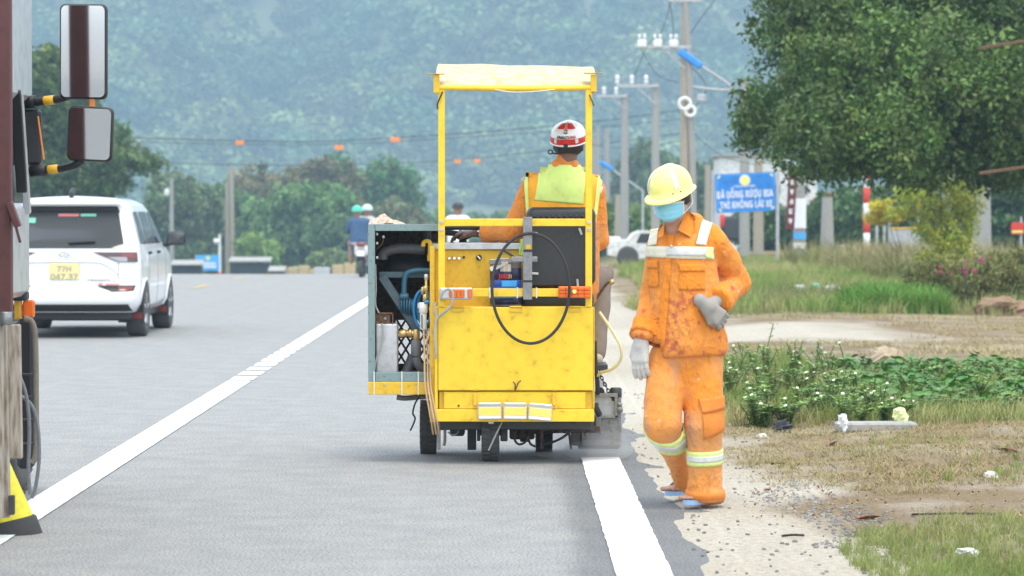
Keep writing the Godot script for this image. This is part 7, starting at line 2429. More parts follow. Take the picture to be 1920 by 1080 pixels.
	for q in [[1488, 1013, 14.2, 0.05, "short brown stick lying on the sand"], [1460, 875, 18.3, 0.04, "thin twig on the sand behind the worker's sandal"], [1790, 975, 15.1, 0.2, "long dry stalk lying right of the gravel"]]:
		st = mb()
		var x: float = (q[0] - 951.0) * q[2] / 6000.0
		tube(st, curve([Vector3(-q[3], 0, 0), Vector3(0, 0.006, 0.01), Vector3(q[3], 0.002, -0.01)], 4), 0.006, 6)
		var s := obj("twig", st, M.bark)
		s.position = Vector3(x, ground_y(x, -q[2]) + 0.008, -q[2])
		tag(s, q[4], "twig", "twigs on the shoulder")

func weed(called: String, label: String, x: float, d: float, h: float, group: String, flowers: int) -> void:
	var t := thing(called, label, "plant", Vector3(x, ground_y(x, -d), -d), group)
	var stems := mb()
	var v := PackedVector3Array()
	var nm := PackedVector3Array()
	var c := PackedColorArray()
	var ix := PackedInt32Array()
	var tips := []
	var ns := 1 if called == "tall_weed" else rng.randi_range(4, 6)
	for s in ns:
		var a := rng.randf() * TAU
		var lean := Vector3(cos(a), 0, sin(a)) * h * rng.randf_range(0.05, 0.25 if ns == 1 else 0.6)
		var hh := h * rng.randf_range(0.7, 1.0)
		var pts := curve([Vector3.ZERO, lean * 0.35 + Vector3(0, hh * 0.55, 0), lean + Vector3(0, hh, 0)], 4)
		tube(stems, pts, 0.004, 5)
		tips.append(pts[pts.size() - 1])
		for k in range(1, 9):
			var p: Vector3 = pts[k]
			for q in (4 if ns == 1 else 5):
				var b := rng.randf() * TAU
				var dir := Vector3(cos(b), rng.randf_range(0.0, 0.6), sin(b)).normalized()
				var l := rng.randf_range(0.025, 0.06) * (1.0 if ns > 1 else 1.1)
				var side := dir.cross(Vector3.UP).normalized() * l * 0.3
				var up := side.cross(dir).normalized()
				if up.y < 0: up = -up
				var i0 := v.size()
				v.append(p); v.append(p + dir * l * 0.5 + side - up * l * 0.06); v.append(p + dir * l - up * l * 0.2); v.append(p + dir * l * 0.5 - side - up * l * 0.06)
				var col := Color(0.15, 0.29, 0.06).lerp(Color(0.26, 0.39, 0.11), rng.randf()) * rng.randf_range(0.75, 1.2)
				for z in 4:
					nm.append(up); c.append(col)
				ix.append_array([i0, i0 + 2, i0 + 1, i0, i0 + 3, i0 + 2])
	obj("stem", stems, M.stem, t)
	put_mesh("foliage", arrays_mesh(v, nm, c, ix), M.leaf, t)
	for k in mini(flowers, tips.size()):
		var fl := mb()
		fl.set_smooth_group(-1)
		var p: Vector3 = tips[k] + Vector3(0, 0.01, 0)
		var tilt := Vector3(rng.randf_range(-0.5, 0.5), 1, rng.randf_range(0.2, 0.9)).normalized()
		var u := tilt.cross(Vector3.RIGHT).normalized()
		var w2 := u.cross(tilt)
		for q in 6:
			var a := TAU * q / 6.0
			var e := u * cos(a) + w2 * sin(a)
			var f := u * cos(a + 0.45) + w2 * sin(a + 0.45)
			var g := u * cos(a - 0.45) + w2 * sin(a - 0.45)
			quad(fl, p, p + f * 0.009, p + e * 0.014, p + g * 0.009)
		var fo := obj("flower", fl, M.petal, t)
		var ey := mb()
		lathe(ey, Transform3D(Basis(u, tilt, w2), p), [Vector2(0.005, 0.0), Vector2(0.004, 0.003), Vector2(0, 0.004)], 8)
		obj("flower_eye", ey, M.sign_yellow, fo)

func crumple(called: String, label: String, x: float, d: float, s: Vector3, m: Material, lift := 0.0) -> void:
	var st := mb()
	var sd := rng.randf() * 100.0
	var rows := []
	for j in 9:
		var row := []
		var ph := PI * j / 8.0
		for i in 14:
			var th := TAU * i / 14.0
			var v := Vector3(sin(ph) * cos(th), cos(ph), sin(ph) * sin(th))
			row.append(v * s * (0.85 + 0.9 * nz.get_noise_3d(v.x * 150.0 + sd, v.y * 150.0, v.z * 150.0)))
		rows.append(row)
	sheet(st, rows, true, -1)
	var o := obj(called, st, m)
	o.position = Vector3(x, ground_y(x, -d) + s.y * 0.55 + lift, -d)
	tag(o, label, "litter")

func dead_leaf(called: String, label: String, x: float, d: float, l: float, turn: float) -> void:
	var st := mb()
	var rows := []
	for j in 9:
		var u := j / 8.0
		var row := []
		for i in 5:
			var v := i / 2.0 - 1.0
			var wd := sin(PI * pow(u, 0.8)) * 0.42 * l
			row.append(Vector3(l * (u - 0.5) * 2.0, 0.006 + absf(v) * wd * 0.55 + 0.25 * l * pow(u - 0.4, 2.0), v * wd * 0.8))
		rows.append(row)
	var back := []
	for r in rows:
		var row := []
		for p: Vector3 in r: row.append(p - Vector3(0, 0.0015, 0))
		back.push_front(row)
	sheet(st, rows + back)
	var o := obj(called, st, M.dead_leaf)
	o.position = Vector3(x, ground_y(x, -d), -d)
	o.rotation.y = turn
	tag(o, label, "leaf", "dead leaves on the verge")

func verge_materials() -> void:
	M.pebble = mat(Color(1, 1, 1), 0.9, {"vc": true})
	M.sheet_white = mat(Color(0.72, 0.73, 0.74), 0.5, {"back": Color(0.5, 0.5, 0.5)})
	M.sheet_teal = mat(Color(0.3, 0.62, 0.52), 0.5)
	M.sheet_lime = mat(Color(0.62, 0.66, 0.33), 0.5)
	M.stone_white = mat(Color(0.68, 0.66, 0.62), 0.9, {"tex": TX.concrete, "scale": 3.0})
	M.stone_tan = mat(Color(0.44, 0.36, 0.25), 0.95, {"tex": TX.concrete, "scale": 3.0})
	M.dead_leaf = mat(Color(0.26, 0.13, 0.07), 0.8, {"tex": TX.rust_t, "scale": 5.0})
	M.stem = mat(Color(0.13, 0.14, 0.05), 0.8)
	M.petal = mat(Color(0.82, 0.82, 0.78), 0.7)

# ---------------------------------------------------------------- the white car
func ramp(tab: Array, y: float) -> float:
	for k in tab.size() - 1:
		if y <= tab[k + 1].x: return lerpf(tab[k].y, tab[k + 1].y, clampf((y - tab[k].x) / (tab[k + 1].x - tab[k].x), 0.0, 1.0))
	return tab[tab.size() - 1].y

var CW := [Vector2(0.3, 0.79), Vector2(0.38, 0.845), Vector2(0.6, 0.865), Vector2(0.9, 0.862), Vector2(1.02, 0.85), Vector2(1.12, 0.825), Vector2(1.3, 0.775), Vector2(1.48, 0.715), Vector2(1.56, 0.67), Vector2(1.61, 0.58), Vector2(1.64, 0.42), Vector2(1.655, 0.02)]
var CR := [Vector2(0.3, 0.12), Vector2(0.36, 0.04), Vector2(0.44, 0.0), Vector2(0.53, 0.015), Vector2(0.58, 0.06), Vector2(0.7, 0.075), Vector2(0.9, 0.09), Vector2(1.02, 0.1), Vector2(1.1, 0.15), Vector2(1.3, 0.25), Vector2(1.5, 0.36), Vector2(1.56, 0.33), Vector2(1.61, 0.4), Vector2(1.655, 0.9)]
var CF := [Vector2(0.3, 4.3), Vector2(0.5, 4.4), Vector2(0.8, 4.35), Vector2(0.95, 4.1), Vector2(1.05, 3.5), Vector2(1.12, 3.3), Vector2(1.5, 2.7), Vector2(1.61, 2.4), Vector2(1.655, 1.7)]

func car_rear(x: float, y: float, off := 0.0) -> Vector3:
	var hw := ramp(CW, y); var r := ramp(CR, y); var f := ramp(CF, y)
	var q := pow(maxf(0.0, 1.0 - pow(minf(1.0, absf(x) / hw), 5.0)), 0.2)
	return Vector3(x, y, -((r + f) * 0.5 - (f - r) * 0.5 * lerpf(1.0, q, 0.16)) + off)

func car_side(d: float, y: float, off := 0.0) -> Vector3:
	var hw := ramp(CW, y); var r := ramp(CR, y); var f := ramp(CF, y)
	var u := (d - (r + f) * 0.5) / ((f - r) * 0.5)
	return Vector3(hw * pow(maxf(0.0, 1.0 - pow(minf(1.0, absf(u)), 9.0)), 0.2) + off, y, -d)

# patch on the tail between two outlines: corners as (x, y), bottom-left, bottom-right, top-right, top-left
func tail_patch(bl: Vector2, br: Vector2, tr: Vector2, tl: Vector2, off: float, nx := 12, ny := 6) -> SurfaceTool:
	var st := mb()
	var rows := []
	for j in ny + 1:
		var row := []
		for i in nx + 1:
			var p := bl.lerp(br, float(i) / nx).lerp(tl.lerp(tr, float(i) / nx), float(j) / ny)
			row.append(car_rear(p.x, p.y, off))
		rows.append(row)
	sheet(st, rows)
	return st

func car() -> void:
	M.car_white = mat(Color(0.74, 0.75, 0.76), 0.35, {"coat": 0.8, "coatr": 0.05})
	M.car_black = mat(Color(0.012, 0.012, 0.013), 0.5)
	M.car_glass = mat(Color(0.045, 0.05, 0.055), 0.06, {"spec": 0.6})
	M.lamp_dark = mat(Color(0.07, 0.012, 0.018), 0.12, {"coat": 0.8})
	M.lamp_red = mat(Color(0.2, 0.012, 0.014), 0.12, {"coat": 0.8})
	M.lamp_smoke = mat(Color(0.33, 0.31, 0.32), 0.2, {"coat": 0.8})
	M.plate = mat(Color(0.72, 0.62, 0.3), 0.5)
	M.grey_print = mat(Color(0.22, 0.22, 0.22), 0.4)
	M.sticker_green = mat(Color(0.2, 0.62, 0.42), 0.5)
	M.sticker_red = mat(Color(0.7, 0.22, 0.2), 0.5)
	M.rim_alloy = mat(Color(0.5, 0.5, 0.52), 0.35, {"metal": 0.6})
	M.flap_red = mat(Color(0.2, 0.03, 0.02), 0.7)
	var t := thing("white_car", "white seven-seater car driving away in the left lane", "car", Vector3(-5.13, 0, -37.0))
	var st := mb()
	var rows := []
	var ys := [0.3, 0.33, 0.36, 0.4, 0.44, 0.49, 0.53, 0.555, 0.58, 0.64, 0.7, 0.8, 0.9, 0.96, 1.02, 1.06, 1.1, 1.2, 1.3, 1.4, 1.5, 1.53, 1.56, 1.59, 1.61, 1.63, 1.645, 1.655]
	for y: float in ys:
		var row := []
		for i in 15: row.append(car_rear(sin((i / 14.0 * 2.0 - 1.0) * PI / 2.0) * ramp(CW, y), y))
		var f := ramp(CF, y)
		var r: float = -row[14].z
		for i in 24:
			var d := lerpf(r, f, (i + 1) / 24.0)
			var p := car_side(d, y)
			if i == 23: p.x = ramp(CW, y) * 0.6
			row.append(p)
		for i in 24:
			var p: Vector3 = row[38 - i]
			row.append(Vector3(-p.x, p.y, p.z))
		rows.append(row)
	sheet(st, rows, true)
	# underside
	obj("body", st, M.car_white, t)
	st = mb()
	bx(st, Vector3(0, 0.28, -2.2), Vector3(1.5, 0.16, 3.9), 0.02)
	obj("underbody", st, M.car_black, t)
	obj("bumper_valance", tail_patch(Vector2(-0.78, 0.31), Vector2(0.78, 0.31), Vector2(0.74, 0.395), Vector2(-0.74, 0.395), 0.012, 18, 3), M.car_black, t)
	# rear window and its dark surround
	var rw := obj("rear_window", tail_patch(Vector2(-0.69, 1.045), Vector2(0.69, 1.045), Vector2(0.6, 1.46), Vector2(-0.6, 1.46), 0.008, 18, 10), M.car_glass, t)
	obj("window_header", tail_patch(Vector2(-0.615, 1.46), Vector2(0.615, 1.46), Vector2(0.585, 1.53), Vector2(-0.585, 1.53), 0.012, 18, 4), M.car_black, t)
	st = mb()
	bar(st, car_rear(0.04, 1.11, 0.03), car_rear(0.35, 1.125, 0.03), 0.035, 0.02, 0.006)
	obj("wiper", st, M.car_black, rw)
	st = mb()
	bx(st, Vector3(0, 1.575, -0.36), Vector3(1.24, 0.045, 0.3), 0.018, Basis(Vector3(1, 0, 0), 0.06))
	obj("roof_spoiler", st, M.car_white, t)
	obj("sticker", tail_patch(Vector2(-0.5, 1.34), Vector2(-0.36, 1.34), Vector2(-0.36, 1.4), Vector2(-0.5, 1.4), 0.012, 4, 2), M.sticker_green, rw)
	obj("sticker", tail_patch(Vector2(-0.1, 1.415), Vector2(0.14, 1.415), Vector2(0.14, 1.445), Vector2(-0.1, 1.445), 0.012, 4, 2), M.sticker_red, rw)
	obj("sticker", tail_patch(Vector2(0.16, 1.415), Vector2(0.34, 1.415), Vector2(0.34, 1.445), Vector2(0.16, 1.445), 0.012, 4, 2), M.sticker_green, rw)
	# lamps
	for s: float in [-1.0, 1.0]:
		var l := obj("tail_lamp", tail_patch(Vector2(s * 0.62, 0.885), Vector2(s * 0.84, 0.885), Vector2(s * 0.83, 1.0), Vector2(s * 0.32, 1.0), 0.012, 10, 5), M.lamp_dark, t)
		obj("clear_lens", tail_patch(Vector2(s * 0.63, 0.892), Vector2(s * 0.73, 0.892), Vector2(s * 0.72, 0.945), Vector2(s * 0.5, 0.945), 0.016, 6, 3), M.lamp_smoke, l)
		obj("red_lens", tail_patch(Vector2(s * 0.66, 0.95), Vector2(s * 0.83, 0.93), Vector2(s * 0.825, 0.995), Vector2(s * 0.66, 0.995), 0.017, 6, 3), M.lamp_red, l)
		var bi := obj("bumper_inset", tail_patch(Vector2(s * 0.55, 0.545), Vector2(s * 0.8, 0.555), Vector2(s * 0.82, 0.615), Vector2(s * 0.37, 0.615), 0.012, 8, 3), M.car_black, t)
		obj("fog_reflector", tail_patch(Vector2(s * 0.64, 0.558), Vector2(s * 0.78, 0.562), Vector2(s * 0.8, 0.605), Vector2(s * 0.62, 0.605), 0.018, 4, 2), M.lamp_red, bi)
	# tailgate crease, number plate, badge, lettering
	st = mb()
	tube(st, curve([car_rear(-0.62, 0.76, 0.0), car_rear(-0.45, 0.87, 0.006), car_rear(-0.3, 0.89, 0.008), car_rear(0.3, 0.89, 0.008), car_rear(0.45, 0.87, 0.006), car_rear(0.62, 0.76, 0.0)], 6), 0.012, 8)
	obj("tailgate_crease", st, M.car_white, t)
	st = mb()
	tube(st, [car_rear(-0.6, 0.66, 0.0), car_rear(0.6, 0.66, 0.0)], 0.005, 6)
	tube(st, [car_rear(0.62, 0.66, 0.0), car_rear(0.625, 0.88, 0.0)], 0.004, 6)
	obj("panel_gap", st, M.grey_print, t)
	st = mb()
	bx(st, Vector3(0, 0.775, car_rear(0, 0.775).z + 0.02), Vector3(0.35, 0.19, 0.014), 0.006)
	var pl := obj("number_plate", st, M.plate, t)
	text("77H", 0.06, Vector3(0, 0.805, car_rear(0, 0.775).z + 0.029), M.grey_print, pl, "lettering", 1.15, 0.0, false)
	text("047.37", 0.064, Vector3(0, 0.715, car_rear(0, 0.775).z + 0.029), M.grey_print, pl, "lettering", 1.2, 0.0, false)
	st = mb()
	var bc := Vector3(0, 0.965, car_rear(0, 0.965).z + 0.014)
	tube(st, ring_pts(bc, 0.068, 0.045, 32), 0.007, 8, true)
	tube(st, ring_pts(bc + Vector3(0, 0.006, 0), 0.024, 0.038, 24), 0.006, 8, true)
	tube(st, ring_pts(bc + Vector3(0, 0.016, 0), 0.052, 0.017, 24), 0.006, 8, true)
	obj("badge", st, M.chrome, t)
	text("AVANZA", 0.035, Vector3(-0.53, 0.665, car_rear(-0.5, 0.68).z + 0.014), M.chrome_dark, t, "lettering", 1.4)
	text("PREMIO", 0.026, Vector3(0.4, 0.675, car_rear(0.4, 0.68).z + 0.014), M.chrome_dark, t, "lettering", 2.0)
	st = mb()
	bx(st, car_rear(0.42, 0.628, 0.012), Vector3(0.05, 0.03, 0.006), 0.002)
	bx(st, car_rear(0.56, 0.628, 0.012), Vector3(0.16, 0.016, 0.006), 0.002)
	obj("dealer_sticker", st, M.sticker_red, t)
	# side windows, handles, mirrors
	for s: float in [-1.0, 1.0]:
		for q in [[0.62, 1.12, 1.3, 1.09], [1.2, 2.0, 1.3, 1.09], [2.06, 3.02, 1.3, 1.09]]:
			st = mb()
			rows = []
			for j in 7:
				var row := []
				var y := lerpf(1.09, 1.47, j / 6.0)
				for i in 7:
					var d1: float = q[1] - (0.38 if q[1] > 3.0 else 0.06) * j / 6.0
					var d0: float = q[0] + (0.12 if q[0] < 1.0 else 0.02) * j / 6.0
					var p := car_side(lerpf(d0, d1, i / 6.0), y, 0.006)
					row.append(Vector3(s * p.x, p.y, p.z))
				rows.append(row)
			sheet(st, rows)
			obj("side_window", st, M.car_glass, t)
		for d: float in [1.25, 2.2]:
			st = mb()
			rounded(st, Vector3(s * (ramp(CW, 0.98) + 0.012), 0.98, -d), Vector3(0.03, 0.035, 0.19), 0.012)
			obj("door_handle", st, M.car_black, t)
		for d: float in [1.15, 2.08, 3.0]:
			st = mb()
			var pts := []
			for j in 8:
				var p := car_side(d, lerpf(0.38, 1.05, j / 7.0), 0.0)
				pts.append(Vector3(s * p.x, p.y, p.z))
			tube(st, pts, 0.004, 5)
			obj("door_gap", st, M.grey_print, t)
		st = mb()
		rounded(st, Vector3(s * 1.0, 1.14, -2.95), Vector3(0.24, 0.17, 0.12), 0.05)
		bar(st, Vector3(s * 0.82, 1.05, -2.95), Vector3(s * 0.95, 1.08, -2.95), 0.05, 0.05, 0.01)
		var mr := obj("door_mirror", st, M.car_black, t)
		st = mb()
		rounded(st, Vector3(s * 1.0, 1.14, -2.892), Vector3(0.2, 0.13, 0.012), 0.005)
		obj("mirror_glass", st, M.car_glass, mr)
		for d: float in [0.82, 3.5]:
			car_wheel(t, Vector3(s * 0.765, 0.315, -d), s)
		for d: float in [0.5, 3.15]:
			st = mb()
			bx(st, Vector3(s * 0.72, 0.27, -d), Vector3(0.3, 0.2, 0.012), 0.004)
			var fl := obj("mud_flap", st, M.car_black, t)
			st = mb()
			bx(st, Vector3(s * 0.72, 0.25, -d + 0.01), Vector3(0.27, 0.07, 0.008), 0.002)
			obj("flap_print", st, M.flap_red, fl)
		# wheel arch lips
		for d: float in [0.82, 3.5]:
			st = mb()
			var pts := []
			for k in 15:
				var a := PI * k / 14.0
				var y := 0.315 + sin(a) * 0.36
				var p := car_side(d + cos(a) * 0.36, maxf(0.31, y), 0.002)
				pts.append(Vector3(s * p.x, y, p.z))
			tube(st, pts, 0.016, 6)
			obj("wheel_arch", st, M.car_white, t)
			st = mb()
			var arch := PackedVector2Array()
			for k in 17: arch.append(Vector2(cos(PI * k / 16.0) * 0.352, sin(PI * k / 16.0) * 0.352))
			arch.append(Vector2(-0.352, -0.05)); arch.append(Vector2(0.352, -0.05))
			slab(st, Transform3D(Basis(Vector3(0, 0, -1), Vector3(0, 1, 0), Vector3(1, 0, 0)), Vector3(s * 0.868, 0.315, -d)), arch, 0.006)
			obj("wheel_well", st, M.car_black, t)
	st = mb()
	bx(st, Vector3(0, 1.69, -0.75), Vector3(0.05, 0.09, 0.16), 0.02, Basis(Vector3(1, 0, 0), 0.5))
	obj("antenna_fin", st, M.car_black, t)

func car_wheel(t: Node3D, c: Vector3, s: float) -> void:
	var hub := Node3D.new()
	hub.name = "wheel"
	t.add_child(hub, true)
	hub.position = c
	var xf := Transform3D(Basis(Vector3(0, 1, 0), Vector3(1, 0, 0), Vector3(0, 0, -1)), Vector3.ZERO)
	var st := mb()
	lathe(st, xf, [Vector2(0.2, -0.1), Vector2(0.29, -0.112), Vector2(0.312, -0.095), Vector2(0.315, 0), Vector2(0.312, 0.095), Vector2(0.29, 0.112), Vector2(0.2, 0.1)], 32)
	obj("tyre", st, M.tyre, hub)
	st = mb()
	lathe(st, xf, [Vector2(0.0, s * 0.05), Vector2(0.2, s * 0.04), Vector2(0.215, s * 0.1)], 28)
	for k in 5:
		bar(st, Vector3(s * 0.075, 0, 0), Vector3(s * 0.085, 0.2 * cos(TAU * k / 5.0), 0.2 * sin(TAU * k / 5.0)), 0.05, 0.04, 0.008)
	cyl(st, Vector3(s * 0.05, 0, 0), Vector3(s * 0.1, 0, 0), 0.05, 14)
	obj("rim", st, M.rim_alloy, hub)

# ---------------------------------------------------------------- the parked truck at the left edge
func truck() -> void:
	var wood := tex("old_wood", 0.02, 5, [[0.0, lin(0.35, 0.29, 0.22)], [0.4, lin(0.72, 0.68, 0.62)], [0.7, lin(0.92, 0.9, 0.88)], [1.0, Color.WHITE]], 512, FastNoiseLite.TYPE_SIMPLEX, 121)
	M.old_wood = mat(Color(0.40, 0.36, 0.31), 0.9, {"tex": wood, "scale3": Vector3(3.0, 0.5, 3.0)})
	M.red_lead = mat(Color(0.10, 0.03, 0.027), 0.6, {"tex": TX.patch_t, "scale": 2.0})
	M.cab_silver = mat(Color(0.5, 0.51, 0.52), 0.4, {"tex": TX.patch_t, "scale": 1.2, "coat": 0.4})
	M.fender = mat(Color(0.2, 0.17, 0.13), 0.8, {"tex": TX.patch_t, "scale": 3.0})
	M.cone_yellow = mat(Color(0.72, 0.62, 0.03), 0.6, {"tex": TX.patch_t, "scale": 4.0})
	M.yellow_tape = mat(Color(0.72, 0.4, 0.02), 0.5)
	var t := thing("truck", "worn silver truck with red stakes and black wing mirrors cut off by the left edge", "truck", Vector3(-3.4, 0, -14.5))
	var xr := -2.385
	var st := mb()
	# cab: side wall, window, pillar
	bb(st, Vector3(xr, 1.037, -15.0), Vector3(-4.5, 1.5, -16.0), 0.03)
	bb(st, Vector3(xr, 1.5, -15.0), Vector3(-4.5, 2.02, -15.1), 0.02)
	bb(st, Vector3(xr + 0.02, 1.98, -15.0), Vector3(-4.5, 2.7, -16.0), 0.05)
	w("cab", st, M.cab_silver, t)
	st = mb()
	bb(st, Vector3(xr - 0.03, 1.5, -15.1), Vector3(xr - 0.05, 2.0, -15.98), 0.002)
	w("door_glass", st, M.car_glass, t)
	st = mb()
	bar(st, Vector3(-2.382, 2.101, -15.62), Vector3(-2.375, 1.45, -15.85), 0.035, 0.03, 0.004)
	w("door_pillar", st, M.cab_silver, t)
	st = mb()
	bar(st, Vector3(-2.379, 2.044, -15.5), Vector3(-2.379, 1.555, -15.7), 0.05, 0.03, 0.004)
	w("window_seal", st, M.car_black, t)
	# rain visor box
	st = mb()
	bb(st, Vector3(-2.419, 1.967, -15.9), Vector3(-2.315, 1.689, -15.95), 0.02)
	var vb := w("side_marker", st, M.black_board, t)
	st = mb()
	bar(st, Vector3(-2.326, 1.932, -15.88), Vector3(-2.297, 1.715, -15.88), 0.008, 0.01, 0.002)
	w("red_edge", st, M.marker, vb)
	# mirror arms
	var a1 := one_tube("mirror_arm", [Vector3(-2.414, 2.006, -15.9), Vector3(-2.353, 2.001, -15.88), Vector3(-2.297, 2.005, -15.86), Vector3(-2.22, 2.015, -15.84), Vector3(-2.167, 2.031, -15.84)], 0.021, M.car_black, t, 10)
	st = mb()
	cyl(st, Vector3(-2.401, 2.001, -15.9), Vector3(-2.337, 2.003, -15.88), 0.033, 12)
	w("arm_socket", st, M.car_black, a1)
	st = mb()
	cyl(st, Vector3(-2.292, 2.006, -15.86), Vector3(-2.237, 2.012, -15.845), 0.0235, 12)
	w("yellow_tape", st, M.yellow_tape, a1)
	var a2 := one_tube("mirror_arm", [Vector3(-2.374, 1.659, -15.9), Vector3(-2.292, 1.664, -15.88), Vector3(-2.21, 1.672, -15.86), Vector3(-2.141, 1.688, -15.84), Vector3(-2.101, 1.714, -15.84)], 0.019, M.car_black, t, 10)
	st = mb()
	cyl(st, Vector3(-2.366, 1.659, -15.9), Vector3(-2.284, 1.664, -15.88), 0.03, 12)
	w("arm_socket", st, M.car_black, a2)
	st = mb()
	cyl(st, Vector3(-2.275, 1.666, -15.875), Vector3(-2.223, 1.671, -15.862), 0.022, 12)
	w("yellow_tape", st, M.yellow_tape, a2)
	one_box("mirror_link", Vector3(-2.065, 2.02, -15.82), Vector3(-2.038, 1.97, -15.84), M.marker, t, 0.004)
	for q in [[Vector3(-2.091, 2.248, -15.8), 0.236, 0.472, Vector3(0.035, 0.012, -0.008)], [Vector3(-2.059, 1.842, -15.8), 0.226, 0.272, Vector3(0.05, 0.02, -0.05)]]:
		var b := Basis.from_euler(q[3])
		st = mb()
		rounded(st, q[0] - Vector3(0, 0, 0.03), Vector3(q[1], q[2], 0.07), 0.03, b)
		var mir := w("wing_mirror", st, M.car_black, t)
		st = mb()
		var poly := PackedVector2Array()
		var hx: float = q[1] * 0.5 - 0.011
		var hy: float = q[2] * 0.5 - 0.011
		for c in [[1, 1, 0.0], [-1, 1, PI / 2], [-1, -1, PI], [1, -1, PI * 1.5]]:
			for k in 6:
				var a: float = c[2] + k * PI / 10.0
				poly.append(Vector2(c[0] * (hx - 0.025) + cos(a) * 0.025, c[1] * (hy - 0.025) + sin(a) * 0.025))
		slab(st, Transform3D(b, q[0] + b * Vector3(0, 0, 0.009)), poly, 0.006)
		w("mirror_glass", st, M.mirror, mir)
	# lower side: lamp, fender, arch, hoses
	one_box("turn_lamp", Vector3(-2.416, 1.017, -15.95), Vector3(-2.36, 0.93, -16), M.orange_lens, t, 0.008)
	one_box("lamp_base", Vector3(-2.457, 1.022, -15.94), Vector3(-2.425, 0.922, -16), M.yellow_tape, t, 0.004)
	one_box("step_guard", Vector3(-2.499, 1.066, -15.9), Vector3(-2.389, 1.015, -16), M.black_board, t, 0.01)
	st = mb()
	bb(st, Vector3(-2.441, 0.925, -15.9), Vector3(-2.356, 0.178, -15.9) - Vector3(0, 0, 0.06), 0.02)
	w("inner_arch", st, M.car_black, t)
	one_tube("fender_edge", [Vector3(-2.393, 0.93, -15.85), Vector3(-2.354, 0.911, -15.85), Vector3(-2.338, 0.816, -15.85), Vector3(-2.335, 0.499, -15.85), Vector3(-2.338, 0.261, -15.85), Vector3(-2.359, 0.214, -15.85)], 0.014, M.fender, t, 8)
	for y: float in [700.0, 742.0, 785.0, 830.0]:
		var yy := 1.45 + (400.0 - y) * 0.00264
		one_box("arch_rib", Vector3(-2.41, yy, -15.83), Vector3(-2.347, yy - 0.012, -15.86), M.dark_metal, t, 0.003)
	wheel(Vector3(-2.62, 0.45, -16.5), 0.45, 0.26, t, M.dark_metal, 30)
	one_tube("air_line", [Vector3(-2.323, 0.69, -15.2), Vector3(-2.288, 0.589, -15.2), Vector3(-2.272, 0.437, -15.2), Vector3(-2.277, 0.234, -15.2), Vector3(-2.27, 0.112, -15.2)], 0.009, M.pipe_grey, t, 8)
	one_tube("air_line", [Vector3(-2.338, 0.583, -15.3), Vector3(-2.277, 0.532, -15.3), Vector3(-2.247, 0.43, -15.3), Vector3(-2.241, 0.277, -15.3), Vector3(-2.257, 0.149, -15.3), Vector3(-2.277, 0.088, -15.3)], 0.009, M.pipe_grey, t, 8)
	# load bed: red stake, headboard, dropped side boards
	one_box("stake", Vector3(-2.319, 2.594, -14.3), Vector3(-2.216, 0.961, -14.3) - Vector3(0, 0, 0.06), M.red_lead, t, 0.006)
	st = mb()
	bar(st, Vector3(-2.221, 1.498, -14.28), Vector3(-2.182, 1.39, -14.28), 0.05, 0.03, 0.004)
	bar(st, Vector3(-2.19, 1.391, -14.27), Vector3(-2.171, 1.319, -14.27), 0.012, 0.012, 0.002)
	w("stake_hook", st, M.red_lead, t)
	one_box("headboard", Vector3(-2.42, 1.0, -14.62), Vector3(-4.4, 2.9, -14.68), M.red_lead, t, 0.006)
	st = mb()
	rounded(st, Vector3(-3.65, 1.75, -13.0), Vector3(1.8, 1.5, 3.0), 0.2)
	w("tarpaulin_load", st, M.tarp_dark, t)
	one_box("bed_floor", Vector3(-2.4, 0.95, -9.0), Vector3(-4.4, 1.05, -14.6), M.old_wood, t, 0.006)
	for k in 2:
		var x1: float = [-2.203, -2.156][k]
		st = mb()
		bx(st, Vector3(x1 - 0.04 - 0.02 * (1 - k), 0.527 + (0.0 if k == 0 else 0.13), -14.2 - k * 0.035), Vector3(0.07 if k == 1 else 0.1, 0.86 - 0.26 * k, 0.03), 0.006, Basis(Vector3(0, 0, 1), 0.012))
		w("side_board", st, M.old_wood, t)
	st = mb()
	bx(st, Vector3(-2.339, 0.53, -14.16), Vector3(0.22, 0.86, 0.03), 0.006)
	w("side_board", st, M.old_wood, t)
	one_box("board_hinge", Vector3(-2.207, 0.202, -14.13), Vector3(-2.182, 0.116, -14.17), M.dark_metal, t, 0.003)
	st = mb()
	cyl(st, Vector3(-2.214, 0.956, -14.12), Vector3(-2.214, 1.015, -14.12), 0.03, 10)
	w("hinge_pin", st, M.steel, t)
	one_box("rear_board", Vector3(-2.263, -0.011, -13.7), Vector3(-2.108, -0.24, -13.7) - Vector3(0, 0, 0.04), M.old_wood, t, 0.005)
	# traffic cone hung on the truck
	var c := thing("traffic_cone", "yellow traffic cone with a black base hung on the truck side", "cone", Vector3(-2.269, -0.012, -14.5))
	var cb := Basis(Vector3(0, 0, 1), 0.2)
	var cx := Transform3D(cb, Vector3(-2.264, -0.005, -14.5))
	st = mb()
	lathe(st, cx, [Vector2(0.128, 0.02), Vector2(0.122, 0.08), Vector2(0.04, 0.46), Vector2(0.032, 0.47), Vector2(0.0, 0.47)], 28)
	w("cone_body", st, M.cone_yellow, c)
	st = mb()
	lathe(st, cx, [Vector2(0.0, -0.085), Vector2(0.15, -0.085), Vector2(0.158, -0.07), Vector2(0.14, 0.055), Vector2(0.128, 0.065), Vector2(0.12, 0.06)], 28)
	w("cone_base", st, M.rubber, c)

